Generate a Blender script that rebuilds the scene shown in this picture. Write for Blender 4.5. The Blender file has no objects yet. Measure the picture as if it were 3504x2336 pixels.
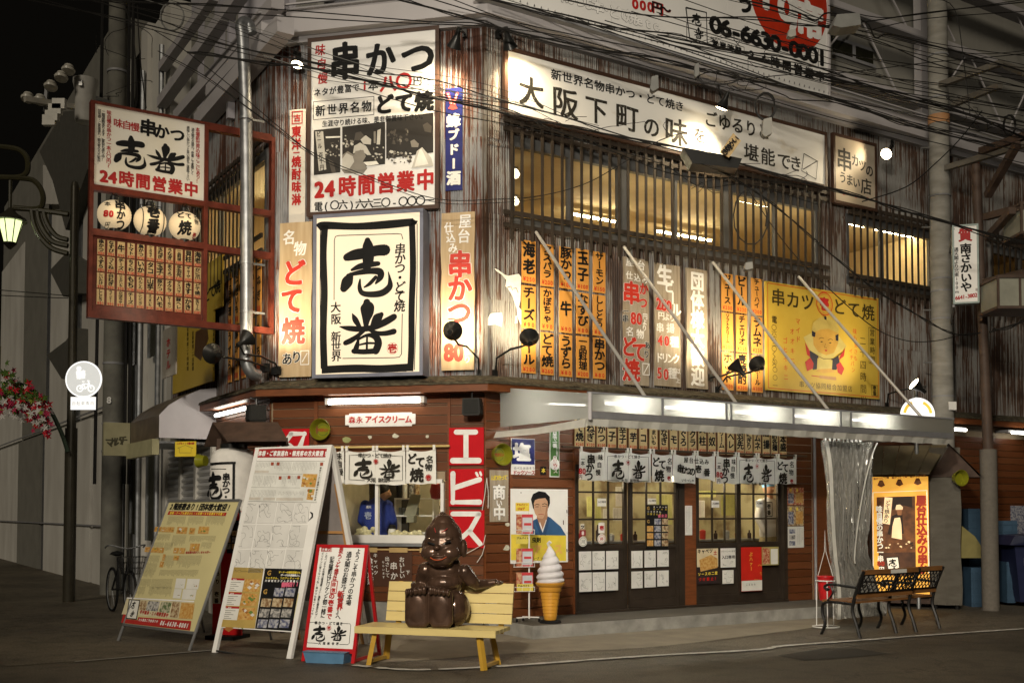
import bpy, math, random
from mathutils import Vector, Matrix
from math import sin, cos, pi, radians
Rnd = random.Random
random.seed(7)
SC = bpy.context.scene
COL = SC.collection
# camera, night sky, street light, exposure
F_PX, V0, PITCH, EYE = 3721.0, 1611.0, math.atan(139 / 3721.0), 1.5
cam = bpy.data.objects.new('camera', bpy.data.cameras.new('camera'))
COL.objects.link(cam); SC.camera = cam
cam.location = (0, 0, EYE)
cam.rotation_euler = (radians(90) + PITCH, 0, 0)
cam.data.sensor_width = 36; cam.data.lens = 36 * F_PX / 3504
cam.data.shift_y = (V0 - 1168) / 3504
cam.data.clip_start = 0.1; cam.data.clip_end = 600
W = bpy.data.worlds.new('World'); SC.world = W; W.use_nodes = True
wb = W.node_tree.nodes['Background']
wb.inputs['Color'].default_value = (0.011, 0.0095, 0.007, 1); wb.inputs['Strength'].default_value = 0.25
sd = bpy.data.lights.new('sun', 'SUN'); sd.energy = 0.95; sd.angle = radians(14); sd.color = (1.0, 0.88, 0.70)
sun = bpy.data.objects.new('sun', sd); COL.objects.link(sun)
sun.rotation_euler = Vector((0.30, 1.0, -0.52)).to_track_quat('-Z', 'Y').to_euler()
SC.view_settings.view_transform = 'Standard'; SC.view_settings.look = 'None'
SC.view_settings.exposure = 0.0; SC.view_settings.gamma = 1.0; SC.view_settings.use_curve_mapping = False
SC.render.engine = 'CYCLES'
SC.cycles.use_denoising = True
SC.cycles.max_bounces = 6; SC.cycles.diffuse_bounces = 3; SC.cycles.glossy_bounces = 3
SC.cycles.transmission_bounces = 5; SC.cycles.transparent_max_bounces = 10
SC.cycles.sample_clamp_indirect = 4.0
SC.cycles.use_light_tree = True

# materials
MATS = {}
def mat(name, col=(.5, .5, .5), rough=.6, metal=0., var=.12, scale=6., bump=0., col2=None, stretch=(1, 1, 1),
        emit=0., ecol=None, alpha=1., thr=.5, sharp=.15, spec=.3, trans=0., coat=0.):
    if name in MATS: return MATS[name]
    m = bpy.data.materials.new(name); m.use_nodes = True
    nt = m.node_tree; N = nt.nodes; L = nt.links; b = N['Principled BSDF']
    geo = N.new('ShaderNodeNewGeometry'); mp = N.new('ShaderNodeMapping'); mp.inputs['Scale'].default_value = stretch
    L.new(geo.outputs['Position'], mp.inputs['Vector'])
    nz = N.new('ShaderNodeTexNoise'); nz.inputs['Scale'].default_value = scale; nz.inputs['Detail'].default_value = 5
    L.new(mp.outputs['Vector'], nz.inputs['Vector'])
    cr = N.new('ShaderNodeValToRGB'); L.new(nz.outputs['Fac'], cr.inputs['Fac'])
    e = cr.color_ramp.elements
    if col2:
        e[0].position = max(0, thr - sharp); e[1].position = min(1, thr + sharp)
        e[0].color = (*col, 1); e[1].color = (*col2, 1)
    else:
        e[0].position = .3; e[1].position = .7
        e[0].color = (*[c * (1 - var) for c in col], 1); e[1].color = (*[min(1, c * (1 + var)) for c in col], 1)
    L.new(cr.outputs['Color'], b.inputs['Base Color'])
    b.inputs['Roughness'].default_value = rough; b.inputs['Metallic'].default_value = metal
    b.inputs['Specular IOR Level'].default_value = spec
    if coat: b.inputs['Coat Weight'].default_value = coat
    if trans: b.inputs['Transmission Weight'].default_value = trans
    if alpha < 1: b.inputs['Alpha'].default_value = alpha
    if emit:
        b.inputs['Emission Strength'].default_value = emit
        if ecol: b.inputs['Emission Color'].default_value = (*ecol, 1)
        else: L.new(cr.outputs['Color'], b.inputs['Emission Color'])
    if bump:
        bp = N.new('ShaderNodeBump'); bp.inputs['Strength'].default_value = bump; bp.inputs['Distance'].default_value = .01
        nz2 = N.new('ShaderNodeTexNoise'); nz2.inputs['Scale'].default_value = scale * 6; nz2.inputs['Detail'].default_value = 6
        L.new(mp.outputs['Vector'], nz2.inputs['Vector']); L.new(nz2.outputs['Fac'], bp.inputs['Height'])
        L.new(bp.outputs['Normal'], b.inputs['Normal'])
    MATS[name] = m
    return m

def rusty(name, zinc, rust, cover, sx=16., sz=1.1, fade=None):
    """painted / galvanised sheet with vertical rust runs"""
    m = bpy.data.materials.new(name); m.use_nodes = True; nt = m.node_tree; N = nt.nodes; L = nt.links; b = N['Principled BSDF']
    geo = N.new('ShaderNodeNewGeometry')
    def noise(s, st, det=4):
        mp = N.new('ShaderNodeMapping'); mp.inputs['Scale'].default_value = st; L.new(geo.outputs['Position'], mp.inputs['Vector'])
        n = N.new('ShaderNodeTexNoise'); n.inputs['Scale'].default_value = s; n.inputs['Detail'].default_value = det
        L.new(mp.outputs['Vector'], n.inputs['Vector']); return n.outputs['Fac']
    runs = noise(1., (sx, sx, sz)); patch = noise(1., (1.6, 1.6, .9), 3); fine = noise(1., (48, 48, 7))
    a = N.new('ShaderNodeMath'); a.operation = 'MULTIPLY_ADD'; L.new(patch, a.inputs[0]); a.inputs[1].default_value = .75; L.new(runs, a.inputs[2])
    a2 = N.new('ShaderNodeMath'); a2.operation = 'MULTIPLY_ADD'; L.new(fine, a2.inputs[0]); a2.inputs[1].default_value = .35; L.new(a.outputs[0], a2.inputs[2])
    hf = N.new('ShaderNodeMath'); hf.operation = 'MULTIPLY'; hf.inputs[1].default_value = .5; L.new(a2.outputs[0], hf.inputs[0]); cover = cover / 2
    cr = N.new('ShaderNodeValToRGB'); L.new(hf.outputs[0], cr.inputs['Fac']); e = cr.color_ramp.elements
    e[0].position = cover - .02; e[1].position = cover + .02; e[0].color = (*zinc, 1); e[1].color = (*rust, 1)
    x = e.new(min(.99, cover + .075)); x.color = (rust[0] * .42, rust[1] * .42, rust[2] * .45, 1)
    mx = N.new('ShaderNodeMixRGB'); mx.blend_type = 'MULTIPLY'; mx.inputs[0].default_value = .5
    cr2 = N.new('ShaderNodeValToRGB'); L.new(fine, cr2.inputs['Fac']); cr2.color_ramp.elements[0].position = .35; cr2.color_ramp.elements[1].position = .65
    cr2.color_ramp.elements[0].color = (.45, .42, .38, 1); cr2.color_ramp.elements[1].color = (1, 1, 1, 1)
    L.new(cr.outputs['Color'], mx.inputs[1]); L.new(cr2.outputs['Color'], mx.inputs[2]); L.new(mx.outputs[0], b.inputs['Base Color'])
    b.inputs['Roughness'].default_value = .62; b.inputs['Metallic'].default_value = .15
    MATS[name] = m
    return m

WHITE = mat('white_paint', (.74, .73, .70), .45, var=.04)
SIGNW = mat('sign_white', (.76, .75, .73), .42, var=.05, scale=1.5)
SIGNDIRT = mat('sign_white_stained', (.72, .71, .68), .5, col2=(.50, .42, .28), scale=2.0, stretch=(1, 1, 1.6), thr=.72, sharp=.10)
BLACK = mat('black_ink', (.010, .010, .010), .6, var=.2, spec=.12)
INKBR = mat('faded_black_ink', (.03, .027, .022), .6, col2=(.3, .28, .24), scale=30, thr=.68, sharp=.08, spec=.12)
RED = mat('red_ink', (.42, .022, .02), .5, var=.1, spec=.15)
REDDK = mat('dark_red_ink', (.36, .025, .025), .5, spec=.15)
REDEN = mat('red_enamel', (.50, .012, .018), .22, var=.05, coat=.3)
BLUEEN = mat('navy_enamel', (.018, .022, .13), .25, coat=.3, var=.15)
GREENEN = mat('green_enamel', (.06, .17, .03), .3, coat=.3)
YEL = mat('yellow_print', (.72, .56, .06), .5)
YELSIGN = mat('yellow_sign', (.46, .31, .035), .5, col2=(.56, .40, .06), scale=2.2, thr=.5, sharp=.3)
YELB = mat('menu_paper_yellow', (.56, .50, .26), .42, var=.05, scale=2)
PAPER = mat('paper', (.66, .65, .60), .6, var=.06)
CARD = mat('autograph_card', (.62, .61, .58), .55, var=.08, scale=4)
GREY = mat('grey_metal', (.30, .30, .30), .4, metal=.6, var=.1)
GREYP = mat('grey_paint', (.24, .24, .25), .5)
STEEL = mat('galvanised_steel', (.30, .31, .32), .42, metal=.8, var=.25)
DARKM = mat('dark_lamp_metal', (.02, .02, .019), .35, metal=.3)
CABLE = mat('cable_rubber', (.012, .011, .010), .6)
CABLEG = mat('cable_grey', (.16, .16, .15), .6)
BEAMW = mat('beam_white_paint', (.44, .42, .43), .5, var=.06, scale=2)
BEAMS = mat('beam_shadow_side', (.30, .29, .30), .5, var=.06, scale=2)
PANEL = mat('back_panel_grey', (.27, .262, .235), .6, var=.06, scale=1.5)
PANELV = mat('back_panel_lilac', (.40, .385, .42), .55, var=.06, scale=1.5)
FRAMERED = mat('red_oxide_steel', (.11, .024, .014), .38, var=.3, scale=9)
WOODL = mat('pale_weathered_board', (.40, .28, .15), .6, col2=(.52, .40, .25), scale=3.2, stretch=(6, 6, .5), thr=.5, sharp=.25, bump=.2)
WOODG = mat('grey_weathered_board', (.26, .20, .13), .7, col2=(.38, .33, .26), scale=4, stretch=(7, 7, .5), thr=.5, sharp=.22, bump=.2)
SLIPO = mat('orange_slip_wood', (.58, .25, .045), .5, col2=(.64, .31, .07), scale=3, stretch=(5, 5, .6), thr=.5, sharp=.3)
SLIPT = mat('tan_slip_wood', (.50, .36, .18), .5, col2=(.42, .29, .13), scale=5, stretch=(5, 5, .6), thr=.5, sharp=.3)
SLIPY = mat('cream_slip_wood', (.60, .47, .24), .5, col2=(.52, .38, .17), scale=5, stretch=(5, 5, .6), thr=.5, sharp=.3)
PLANK = [mat('brown_siding_%s' % n, c, .36, col2=c2, scale=4, stretch=(.7, .7, 9), thr=.5, sharp=.3, bump=.12) for n, c, c2 in (
    ('warm', (.135, .045, .016), (.10, .032, .011)), ('deep', (.115, .038, .013), (.085, .026, .009)), ('light', (.155, .055, .020), (.115, .038, .014)))]
TRIM = mat('brown_trim', (.15, .048, .016), .4, var=.2, stretch=(1, 1, 6))
BARKR = mat('dark_bark_roof', (.045, .036, .022), .85, col2=(.11, .095, .06), scale=7, stretch=(2, 2, 5), thr=.56, sharp=.12, bump=.6)
RUST_C = rusty('rusted_sheet_front', (.27, .275, .29), (.135, .044, .020), 1.06, 34., 1.0)
RUST_R = rusty('rusted_sheet_street', (.23, .225, .215), (.085, .040, .020), 1.05, 38., .8)
RUST_L = rusty('rusted_sheet_alley', (.22, .22, .22), (.11, .040, .018), 1.02, 34., .9)
LATT = mat('dark_lattice_wood', (.038, .028, .020), .6, var=.2)
WFRAME = mat('window_grey_frame', (.12, .12, .12), .4, metal=.3)
BEIGE = mat('beige_room_wall', (.66, .50, .27), .8, var=.05)
CEIL = mat('beige_ceiling', (.56, .45, .27), .8, var=.04)
TUBE = mat('lit_tube', (1, 1, 1), .5, emit=11, ecol=(1, .96, .84), var=0)
TUBEI = mat('lit_tube_indoor', (1, 1, 1), .5, emit=100, ecol=(1, .86, .56), var=0)
BULB = mat('lit_bulb', (1, 1, 1), .5, emit=34, ecol=(1, .80, .50), var=0)
def asphalt(name, c, k):
    m = bpy.data.materials.new(name); m.use_nodes = True; nt = m.node_tree; N = nt.nodes; L = nt.links; b = N['Principled BSDF']; g = N.new('ShaderNodeNewGeometry')
    def nz(s, d, lo, hi, a, e):
        n = N.new('ShaderNodeTexNoise'); n.inputs['Scale'].default_value = s; n.inputs['Detail'].default_value = d; L.new(g.outputs['Position'], n.inputs['Vector']); r = N.new('ShaderNodeValToRGB'); L.new(n.outputs['Fac'], r.inputs['Fac'])
        r.color_ramp.elements[0].position = lo; r.color_ramp.elements[1].position = hi; r.color_ramp.elements[0].color = (*[x * a for x in c], 1) if e else (a, a, a, 1); r.color_ramp.elements[1].color = (*c, 1) if e else (1, 1, 1, 1); return r.outputs['Color']
    def mul(x, y): q = N.new('ShaderNodeMixRGB'); q.blend_type = 'MULTIPLY'; q.inputs[0].default_value = 1; L.new(x, q.inputs[1]); L.new(y, q.inputs[2]); return q.outputs[0]
    col = mul(mul(nz(.7, 4, .35, .65, .62, 1), nz(60, 2, .38, .62, .45, 0)), nz(4.5, 6, .36, .5, .72, 0))
    v = N.new('ShaderNodeTexVoronoi'); v.feature = 'DISTANCE_TO_EDGE'; v.inputs['Scale'].default_value = k; w = N.new('ShaderNodeTexNoise'); w.inputs['Scale'].default_value = 2.2; w.inputs['Detail'].default_value = 6; L.new(g.outputs['Position'], w.inputs['Vector']); a_ = N.new('ShaderNodeMixRGB'); a_.inputs[0].default_value = .5; L.new(g.outputs['Position'], a_.inputs[1]); L.new(w.outputs['Color'], a_.inputs[2]); L.new(a_.outputs[0], v.inputs['Vector'])
    r = N.new('ShaderNodeValToRGB'); L.new(v.outputs['Distance'], r.inputs['Fac']); r.color_ramp.elements[0].position = .0; r.color_ramp.elements[1].position = .006; r.color_ramp.elements[0].color = (.45, .43, .4, 1); r.color_ramp.elements[1].color = (1, 1, 1, 1)
    L.new(mul(col, r.outputs['Color']), b.inputs['Base Color']); b.inputs['Roughness'].default_value = .62; b.inputs['Specular IOR Level'].default_value = .35
    bp = N.new('ShaderNodeBump'); bp.inputs['Strength'].default_value = .6; bp.inputs['Distance'].default_value = .01; n = N.new('ShaderNodeTexNoise'); n.inputs['Scale'].default_value = 90; L.new(g.outputs['Position'], n.inputs['Vector']); L.new(n.outputs['Fac'], bp.inputs['Height']); L.new(bp.outputs['Normal'], b.inputs['Normal']); return m
ASPH = asphalt('asphalt', (.125, .105, .075), .5)
ASPHL = asphalt('asphalt_worn', (.18, .152, .108), .7)
CONC = mat('concrete_apron', (.25, .215, .16), .8, col2=(.17, .145, .11), scale=3.0, thr=.55, sharp=.25, bump=.3)
CONCG = mat('concrete_grey', (.34, .33, .30), .8, col2=(.19, .185, .17), scale=5, thr=.55, sharp=.2, bump=.3)
CONCT = mat('concrete_step_top', (.115, .105, .085), .8, col2=(.09, .08, .065), scale=4, thr=.5, sharp=.3)
POLEC = mat('concrete_pole', (.30, .29, .26), .8, col2=(.21, .20, .175), scale=4, stretch=(1, 1, 3), thr=.52, sharp=.2, bump=.2)
LINEW = mat('road_line_paint', (.50, .48, .43), .7, col2=(.22, .2, .17), scale=14, thr=.62, sharp=.10)

# frames: pixel -> point on a real plane
UZ = Vector((0, 0, 1))
ORG = {'a': (0, 0), 'b': (900, 0), 'c': (1700, 0), 'd': (2504, 0), 'e': (0, 600), 'f': (900, 600), 'g': (1700, 600), 'h': (2504, 600),
       'i': (0, 1200), 'j': (900, 1200), 'k': (1700, 1200), 'l': (2504, 1200), 'm': (300, 1636), 'n': (1200, 1636), 'o': (2504, 1636)}
def G(r, x, y):
    if r == 's': return (x, y)
    o = ORG[r]; return (o[0] + x / 2.24, o[1] + y / 2.24)
def ray(u, v):
    x = (u - 1752) / F_PX; z = (V0 - v) / F_PX
    return Vector((x, cos(PITCH) - z * sin(PITCH), sin(PITCH) + z * cos(PITCH)))
CAM = Vector((0, 0, EYE))
class Fr:
    def __init__(s, O, u, up=None):
        s.O = Vector(O); s.u = Vector(u).normalized(); s.w = (Vector(up) if up else UZ).normalized(); s.i = s.w.cross(s.u).normalized()
    def rot(s): return Matrix((s.u, s.i, s.w)).transposed()
    def W(s, a, b, c): return s.O + s.u * a + s.i * b + s.w * c
    def P(s, px, off=0.):
        r = ray(*px); o = s.O - s.i * off - CAM; t = o.dot(s.i) / r.dot(s.i); q = CAM + r * t - s.O
        return q.dot(s.u), q.dot(s.w)
    def dep(s, px, off=0.):
        a, c = s.P(px, off); return (s.W(a, -off, c) - CAM).dot(Vector((0, cos(PITCH), sin(PITCH))))
def gp(u, v, z=0.):
    r = ray(u, v); t = (z - EYE) / r.z; return CAM + r * t
def dp(u, v, depth):
    r = ray(u, v); return CAM + r * (depth / r.y)
uR = Vector((.8453, .5343, 0)); uC = Vector((.9755, -.2199, 0)); uL = Vector((.5343, -.8453, 0))
A0 = Vector((-.3447, 13.5, 0)); B0 = A0 - uC * 2.853
R = Fr(A0, uR); Cf = Fr(A0, uC); Lf = Fr(B0, uL); SB = Fr(B0, uR); WF = Fr((0, 0, 0), (1, 0, 0))

# mesh builder
BX = [(0, 3, 2, 1), (4, 5, 6, 7), (0, 1, 5, 4), (1, 2, 6, 5), (2, 3, 7, 6), (3, 0, 4, 7)]
BZ = [(0, 1, 2, 3), (7, 6, 5, 4), (0, 4, 5, 1), (2, 6, 7, 3), (1, 5, 6, 2), (3, 7, 4, 0)]
class MB:
    def __init__(s): s.v = []; s.f = []; s.sm = False
    def add(s, vs, fs):
        n = len(s.v); s.v += [tuple(x) for x in vs]; s.f += [tuple(i + n for i in f) for f in fs]; return s
    def box(s, a0, a1, b0, b1, c0, c1):
        if a0 > a1: a0, a1 = a1, a0
        if b0 > b1: b0, b1 = b1, b0
        if c0 > c1: c0, c1 = c1, c0
        return s.add([(a0, b0, c0), (a1, b0, c0), (a1, b1, c0), (a0, b1, c0), (a0, b0, c1), (a1, b0, c1), (a1, b1, c1), (a0, b1, c1)],
                     BX)
    def quad(s, *p): return s.add(p, [tuple(range(len(p)))])
    def prism(s, poly, b0, b1):
        n = len(poly)
        vs = [(x, b0, z) for x, z in poly] + [(x, b1, z) for x, z in poly]
        return s.add(vs, [tuple(range(n)), tuple(range(2 * n - 1, n - 1, -1))] + [(i, i + n, (i + 1) % n + n, (i + 1) % n) for i in range(n)])
    def hprism(s, poly, c0, c1):
        n = len(poly); vs = [(x, y, c0) for x, y in poly] + [(x, y, c1) for x, y in poly]
        return s.add(vs, [tuple(range(n))[::-1], tuple(range(n, 2 * n))] + [(i, (i + 1) % n, (i + 1) % n + n, i + n) for i in range(n)])
    def beam(s, p, q, w, h=None):
        p = Vector(p); q = Vector(q); d = (q - p).normalized(); h = h or w
        x = d.cross(UZ); x = x.normalized() if x.length > .01 else Vector((1, 0, 0)); y = x.cross(d)
        vs = [e + x * i * w / 2 + y * j * h / 2 for e in (p, q) for i, j in ((-1, -1), (1, -1), (1, 1), (-1, 1))]
        return s.add(vs, BX)
    def tube(s, pts, r, n=6, cap=True, rs=None):
        pts = [Vector(p) for p in pts]; m = len(pts); vs = []; fs = []; px = None
        for k, p in enumerate(pts):
            d = (pts[min(k + 1, m - 1)] - pts[max(k - 1, 0)]).normalized()
            x = d.cross(UZ) if px is None else px - d * px.dot(d)
            if x.length < .05: x = d.cross(Vector((1, 0, 0)))
            x.normalize(); px = x; y = d.cross(x); rr = rs[k] if rs else r
            vs += [p + (x * cos(t) + y * sin(t)) * rr for t in [2 * pi * i / n for i in range(n)]]
        for k in range(m - 1):
            for i in range(n): fs.append((k * n + i, k * n + (i + 1) % n, (k + 1) * n + (i + 1) % n, (k + 1) * n + i))
        if cap: fs += [tuple(range(n))[::-1], tuple(range((m - 1) * n, m * n))]
        s.sm = True
        return s.add(vs, fs)
    def lathe(s, prof, c, ax=(0, 0, 1), n=20, fl=None):
        c = Vector(c); ax = Vector(ax).normalized(); x = ax.cross(UZ); x = x.normalized() if x.length > .01 else Vector((1, 0, 0)); y = ax.cross(x)
        vs = []; fs = []
        for k, (r, h) in enumerate(prof):
            for i in range(n):
                t = 2 * pi * i / n; rr = r * (1 + (fl(t, h) if fl else 0)); vs.append(c + ax * h + (x * cos(t) + y * sin(t)) * rr)
        for k in range(len(prof) - 1):
            for i in range(n): fs.append((k * n + i, k * n + (i + 1) % n, (k + 1) * n + (i + 1) % n, (k + 1) * n + i))
        fs += [tuple(range(n))[::-1], tuple(range((len(prof) - 1) * n, len(prof) * n))]
        s.sm = True
        return s.add(vs, fs)
    def disc(s, c, r, b, n=24):
        return s.add([(c[0] + r * cos(2 * pi * i / n), b, c[1] + r * sin(2 * pi * i / n)) for i in range(n)], [tuple(range(n))])
    def ring(s, c, r0, r1, b, n=32, t0=0, t1=2 * pi, sx=1.):
        vs = []; 
        for i in range(n + 1):
            t = t0 + (t1 - t0) * i / n
            vs += [(c[0] + r0 * sx * cos(t), b, c[1] + r0 * sin(t)), (c[0] + r1 * sx * cos(t), b, c[1] + r1 * sin(t))]
        return s.add(vs, [(2 * i, 2 * i + 1, 2 * i + 3, 2 * i + 2) for i in range(n)])
    def poly(s, pts, b): return s.add([(x, b, z) for x, z in pts], [tuple(range(len(pts)))])
    def line(s, pts, w, b):
        """flat brush ribbon in the sign plane; w constant or a list"""
        pts = [Vector((p[0], p[1])) for p in pts]; m = len(pts); vs = []
        for k, p in enumerate(pts):
            d = (pts[min(k + 1, m - 1)] - pts[max(k - 1, 0)]); d = d.normalized() if d.length > 1e-9 else Vector((1, 0)); x = Vector((-d.y, d.x))
            ww = (w[k] if isinstance(w, list) else w) / 2
            vs += [(p.x + x.x * ww, b, p.y + x.y * ww), (p.x - x.x * ww, b, p.y - x.y * ww)]
        return s.add(vs, [(2 * i, 2 * i + 1, 2 * i + 3, 2 * i + 2) for i in range(m - 1)])

ALLT = []
class Thing:
    def __init__(s, name, label, cat, fr=WF, org=(0, 0, 0), group=None, kind=None):
        s.fr = fr; s.org = Vector(org); o = bpy.data.objects.new(name, None); COL.objects.link(o)
        o.matrix_world = Matrix.Translation(fr.W(*org)) @ fr.rot().to_4x4()
        o.empty_display_size = .1
        if kind != 'structure' or label: o['label'] = label; o['category'] = cat
        if group: o['group'] = group
        if kind: o['kind'] = kind
        s.o = o; ALLT.append(s)
    def part(s, name, mb, m, parent=None, label=None, kind=None, smooth=None):
        if not mb.v: return None
        me = bpy.data.meshes.new(name); og = s.org
        me.from_pydata([(x - og.x, y - og.y, z - og.z) for x, y, z in mb.v], [], mb.f); me.materials.append(m)
        if smooth if smooth is not None else mb.sm:
            me.shade_smooth() if hasattr(me, 'shade_smooth') else None
            try: me.set_sharp_from_angle(angle=radians(42))
            except Exception: pass
        ob = bpy.data.objects.new(name, me); COL.objects.link(ob); ob.parent = parent or s.o
        if label: ob['label'] = label
        if kind: ob['kind'] = kind
        return ob
    def light(s, name, loc, energy, col=(1, .85, .6), size=.08, aim=None, cone=120, typ=None, blend=.8):
        typ = typ or ('SPOT' if aim is not None else 'POINT')
        ld = bpy.data.lights.new(name, typ); ld.energy = energy; ld.color = col; ld.shadow_soft_size = size
        ob = bpy.data.objects.new(name, ld); COL.objects.link(ob); p = s.fr.W(*loc); ob.location = p
        if aim is not None:
            ob.rotation_euler = (s.fr.W(*aim) - p).to_track_quat('-Z', 'Y').to_euler(); ld.spot_size = radians(cone); ld.spot_blend = blend
        return ob
def single(name, label, cat, mb, m, fr=WF, org=(0, 0, 0), group=None, kind=None, smooth=None):
    me = bpy.data.meshes.new(name); og = Vector(org)
    me.from_pydata([(x - og.x, y - og.y, z - og.z) for x, y, z in mb.v], [], mb.f); me.materials.append(m)
    if smooth if smooth is not None else mb.sm:
        me.shade_smooth()
        try: me.set_sharp_from_angle(angle=radians(42))
        except Exception: pass
    ob = bpy.data.objects.new(name, me); COL.objects.link(ob)
    ob.matrix_world = Matrix.Translation(fr.W(*org)) @ fr.rot().to_4x4()
    if label: ob['label'] = label; ob['category'] = cat
    if group: ob['group'] = group
    if kind: ob['kind'] = kind
    return ob

# lettering
_tc = bpy.data.curves.new('letter', 'FONT'); _tc.resolution_u = 3; _to = bpy.data.objects.new('letter', _tc); COL.objects.link(_to)
GL = {}
def glyph(ch, bold):
    k = (ch, 0); bold = 0
    if k not in GL:
        _tc.body = ch; _tc.offset = bold; bpy.context.view_layer.update()
        me = bpy.data.meshes.new_from_object(_to.evaluated_get(bpy.context.evaluated_depsgraph_get()))
        vs = [(v.co.x, v.co.y) for v in me.vertices]; fs = [tuple(p.vertices) for p in me.polygons]
        bpy.data.meshes.remove(me)
        if vs:
            x0 = min(v[0] for v in vs); x1 = max(v[0] for v in vs); asc = ord(ch) < 256
            cx = (x0 + x1) / 2 if asc else .5
            vs = [(x - cx, y - .38) for x, y in vs]
        GL[k] = (vs, fs)
    return GL[k]
ROT = set('ー〜～—…')
BOLD = {0: .0, 1: .012, 2: .022, 3: .036, 4: .052}
def put(mb, ch, a, c, s, b, bold=1, sx=1., rot=0., wob=0., slant=0., vert=False):
    """one printed character; weight comes from a few hair-thin layers nudged sideways"""
    vs, fs = glyph(ch, 0); r = rot - (pi / 2 if vert and ch in ROT else 0); cr, sr = cos(r), sin(r); out = []
    ph = random.random() * 6; w = BOLD[bold]
    for x, y in vs:
        if wob: x, y = x + wob * sin(y * 9 + ph) * .5, y + wob * sin(x * 7 + ph * 2) * .6
        x, y = x * cr - y * sr, x * sr + y * cr
        x += y * slant
        out.append((x * sx, y))
    sh = [(0, 0)] if w == 0 else [(w, w * .6), (-w, -w * .6), (w, -w * .6), (-w, w * .6)] + ([(0, w), (0, -w), (w * 1.1, 0), (-w * 1.1, 0)] if w > .03 else [])
    for k, (dx, dy) in enumerate(sh):
        mb.add([(a + (x + dx) * s, b - k * .00012, c + (y + dy) * s) for x, y in out], fs)
class Sg:
    """a flat sign face on frame fr at outward distance off: collects lettering by colour"""
    def __init__(s, T, off, parent=None): s.T = T; s.fr = T.fr; s.off = off; s.d = {}; s.parent = parent; s.k = 0
    def mb(s, m): return s.d.setdefault(m.name, (MB(), m))[0]
    def t(s, text, r, x0, y0, x1, y1, size, m=None, bold=1, sx=1., lift=.003, wob=0., slant=0., outline=None, jit=0.):
        m = m or BLACK; n = len(text); p0 = G(r, x0, y0); p1 = G(r, x1, y1); a0, c0 = s.fr.P(p0, s.off); a1, c1 = s.fr.P(p1, s.off)
        sz = (size if r == 's' else size / 2.24) * s.fr.dep(((p0[0] + p1[0]) / 2, (p0[1] + p1[1]) / 2), s.off) / F_PX
        vert = abs(c1 - c0) > abs(a1 - a0) or (n == 1)
        for i, ch in enumerate(text):
            if ch == ' ': continue
            f = i / (n - 1) if n > 1 else 0; a = a0 + (a1 - a0) * f; c = c0 + (c1 - c0) * f
            rt = random.uniform(-jit, jit)
            if outline:
                put(s.mb(outline), ch, a, c, sz, -(s.off + lift), min(4, bold + 2), sx, rt, 0, slant, vert and n > 1)
            put(s.mb(m), ch, a, c, sz, -(s.off + lift + (.0025 if outline else 0)), bold, sx, rt, wob, slant, vert and n > 1)
    def line(s, pts, r, w, m=None, lift=.003):
        q = [s.fr.P(G(r, p[0], p[1]), s.off) for p in pts]; dd = s.fr.dep(G(r, pts[0][0], pts[0][1]), s.off) / F_PX / (1 if r == 's' else 2.24)
        ww = [x * dd for x in w] if isinstance(w, list) else w * dd
        s.mb(m or BLACK).line(q, ww, -(s.off + lift))
    def poly(s, pts, r, m=None, lift=.003): s.mb(m or BLACK).poly([s.fr.P(G(r, p[0], p[1]), s.off) for p in pts], -(s.off + lift))
    def rect(s, r, x0, y0, x1, y1, m, lift=.003):
        a0, c0 = s.fr.P(G(r, x0, y0), s.off); a1, c1 = s.fr.P(G(r, x1, y1), s.off)
        s.mb(m).poly([(a0, c1), (a1, c1), (a1, c0), (a0, c0)], -(s.off + lift))
    def frame(s, r, x0, y0, x1, y1, w, m=None, lift=.003):
        a0, c0 = s.fr.P(G(r, x0, y0), s.off); a1, c1 = s.fr.P(G(r, x1, y1), s.off); b = -(s.off + lift); M = s.mb(m or BLACK); h = w / 2
        for q in (((a0 - h, c0), (a1 + h, c0)), ((a1, c0), (a1, c1)), ((a1 + h, c1), (a0 - h, c1)), ((a0, c1), (a0, c0))): M.line(q, w, b)
    def brush(s, r, cx, cy, w, h, which, m=None, lift=.003):
        a, c = s.fr.P(G(r, cx, cy), s.off); k = s.fr.dep(G(r, cx, cy), s.off) / F_PX / (1 if r == 's' else 2.24)
        brush(s.mb(m or BLACK), which, a, c, w * k, h * k, -(s.off + lift))
    def done(s, name='lettering'):
        for mb, m in s.d.values(): s.T.part(name, mb, m, parent=s.parent)
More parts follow.
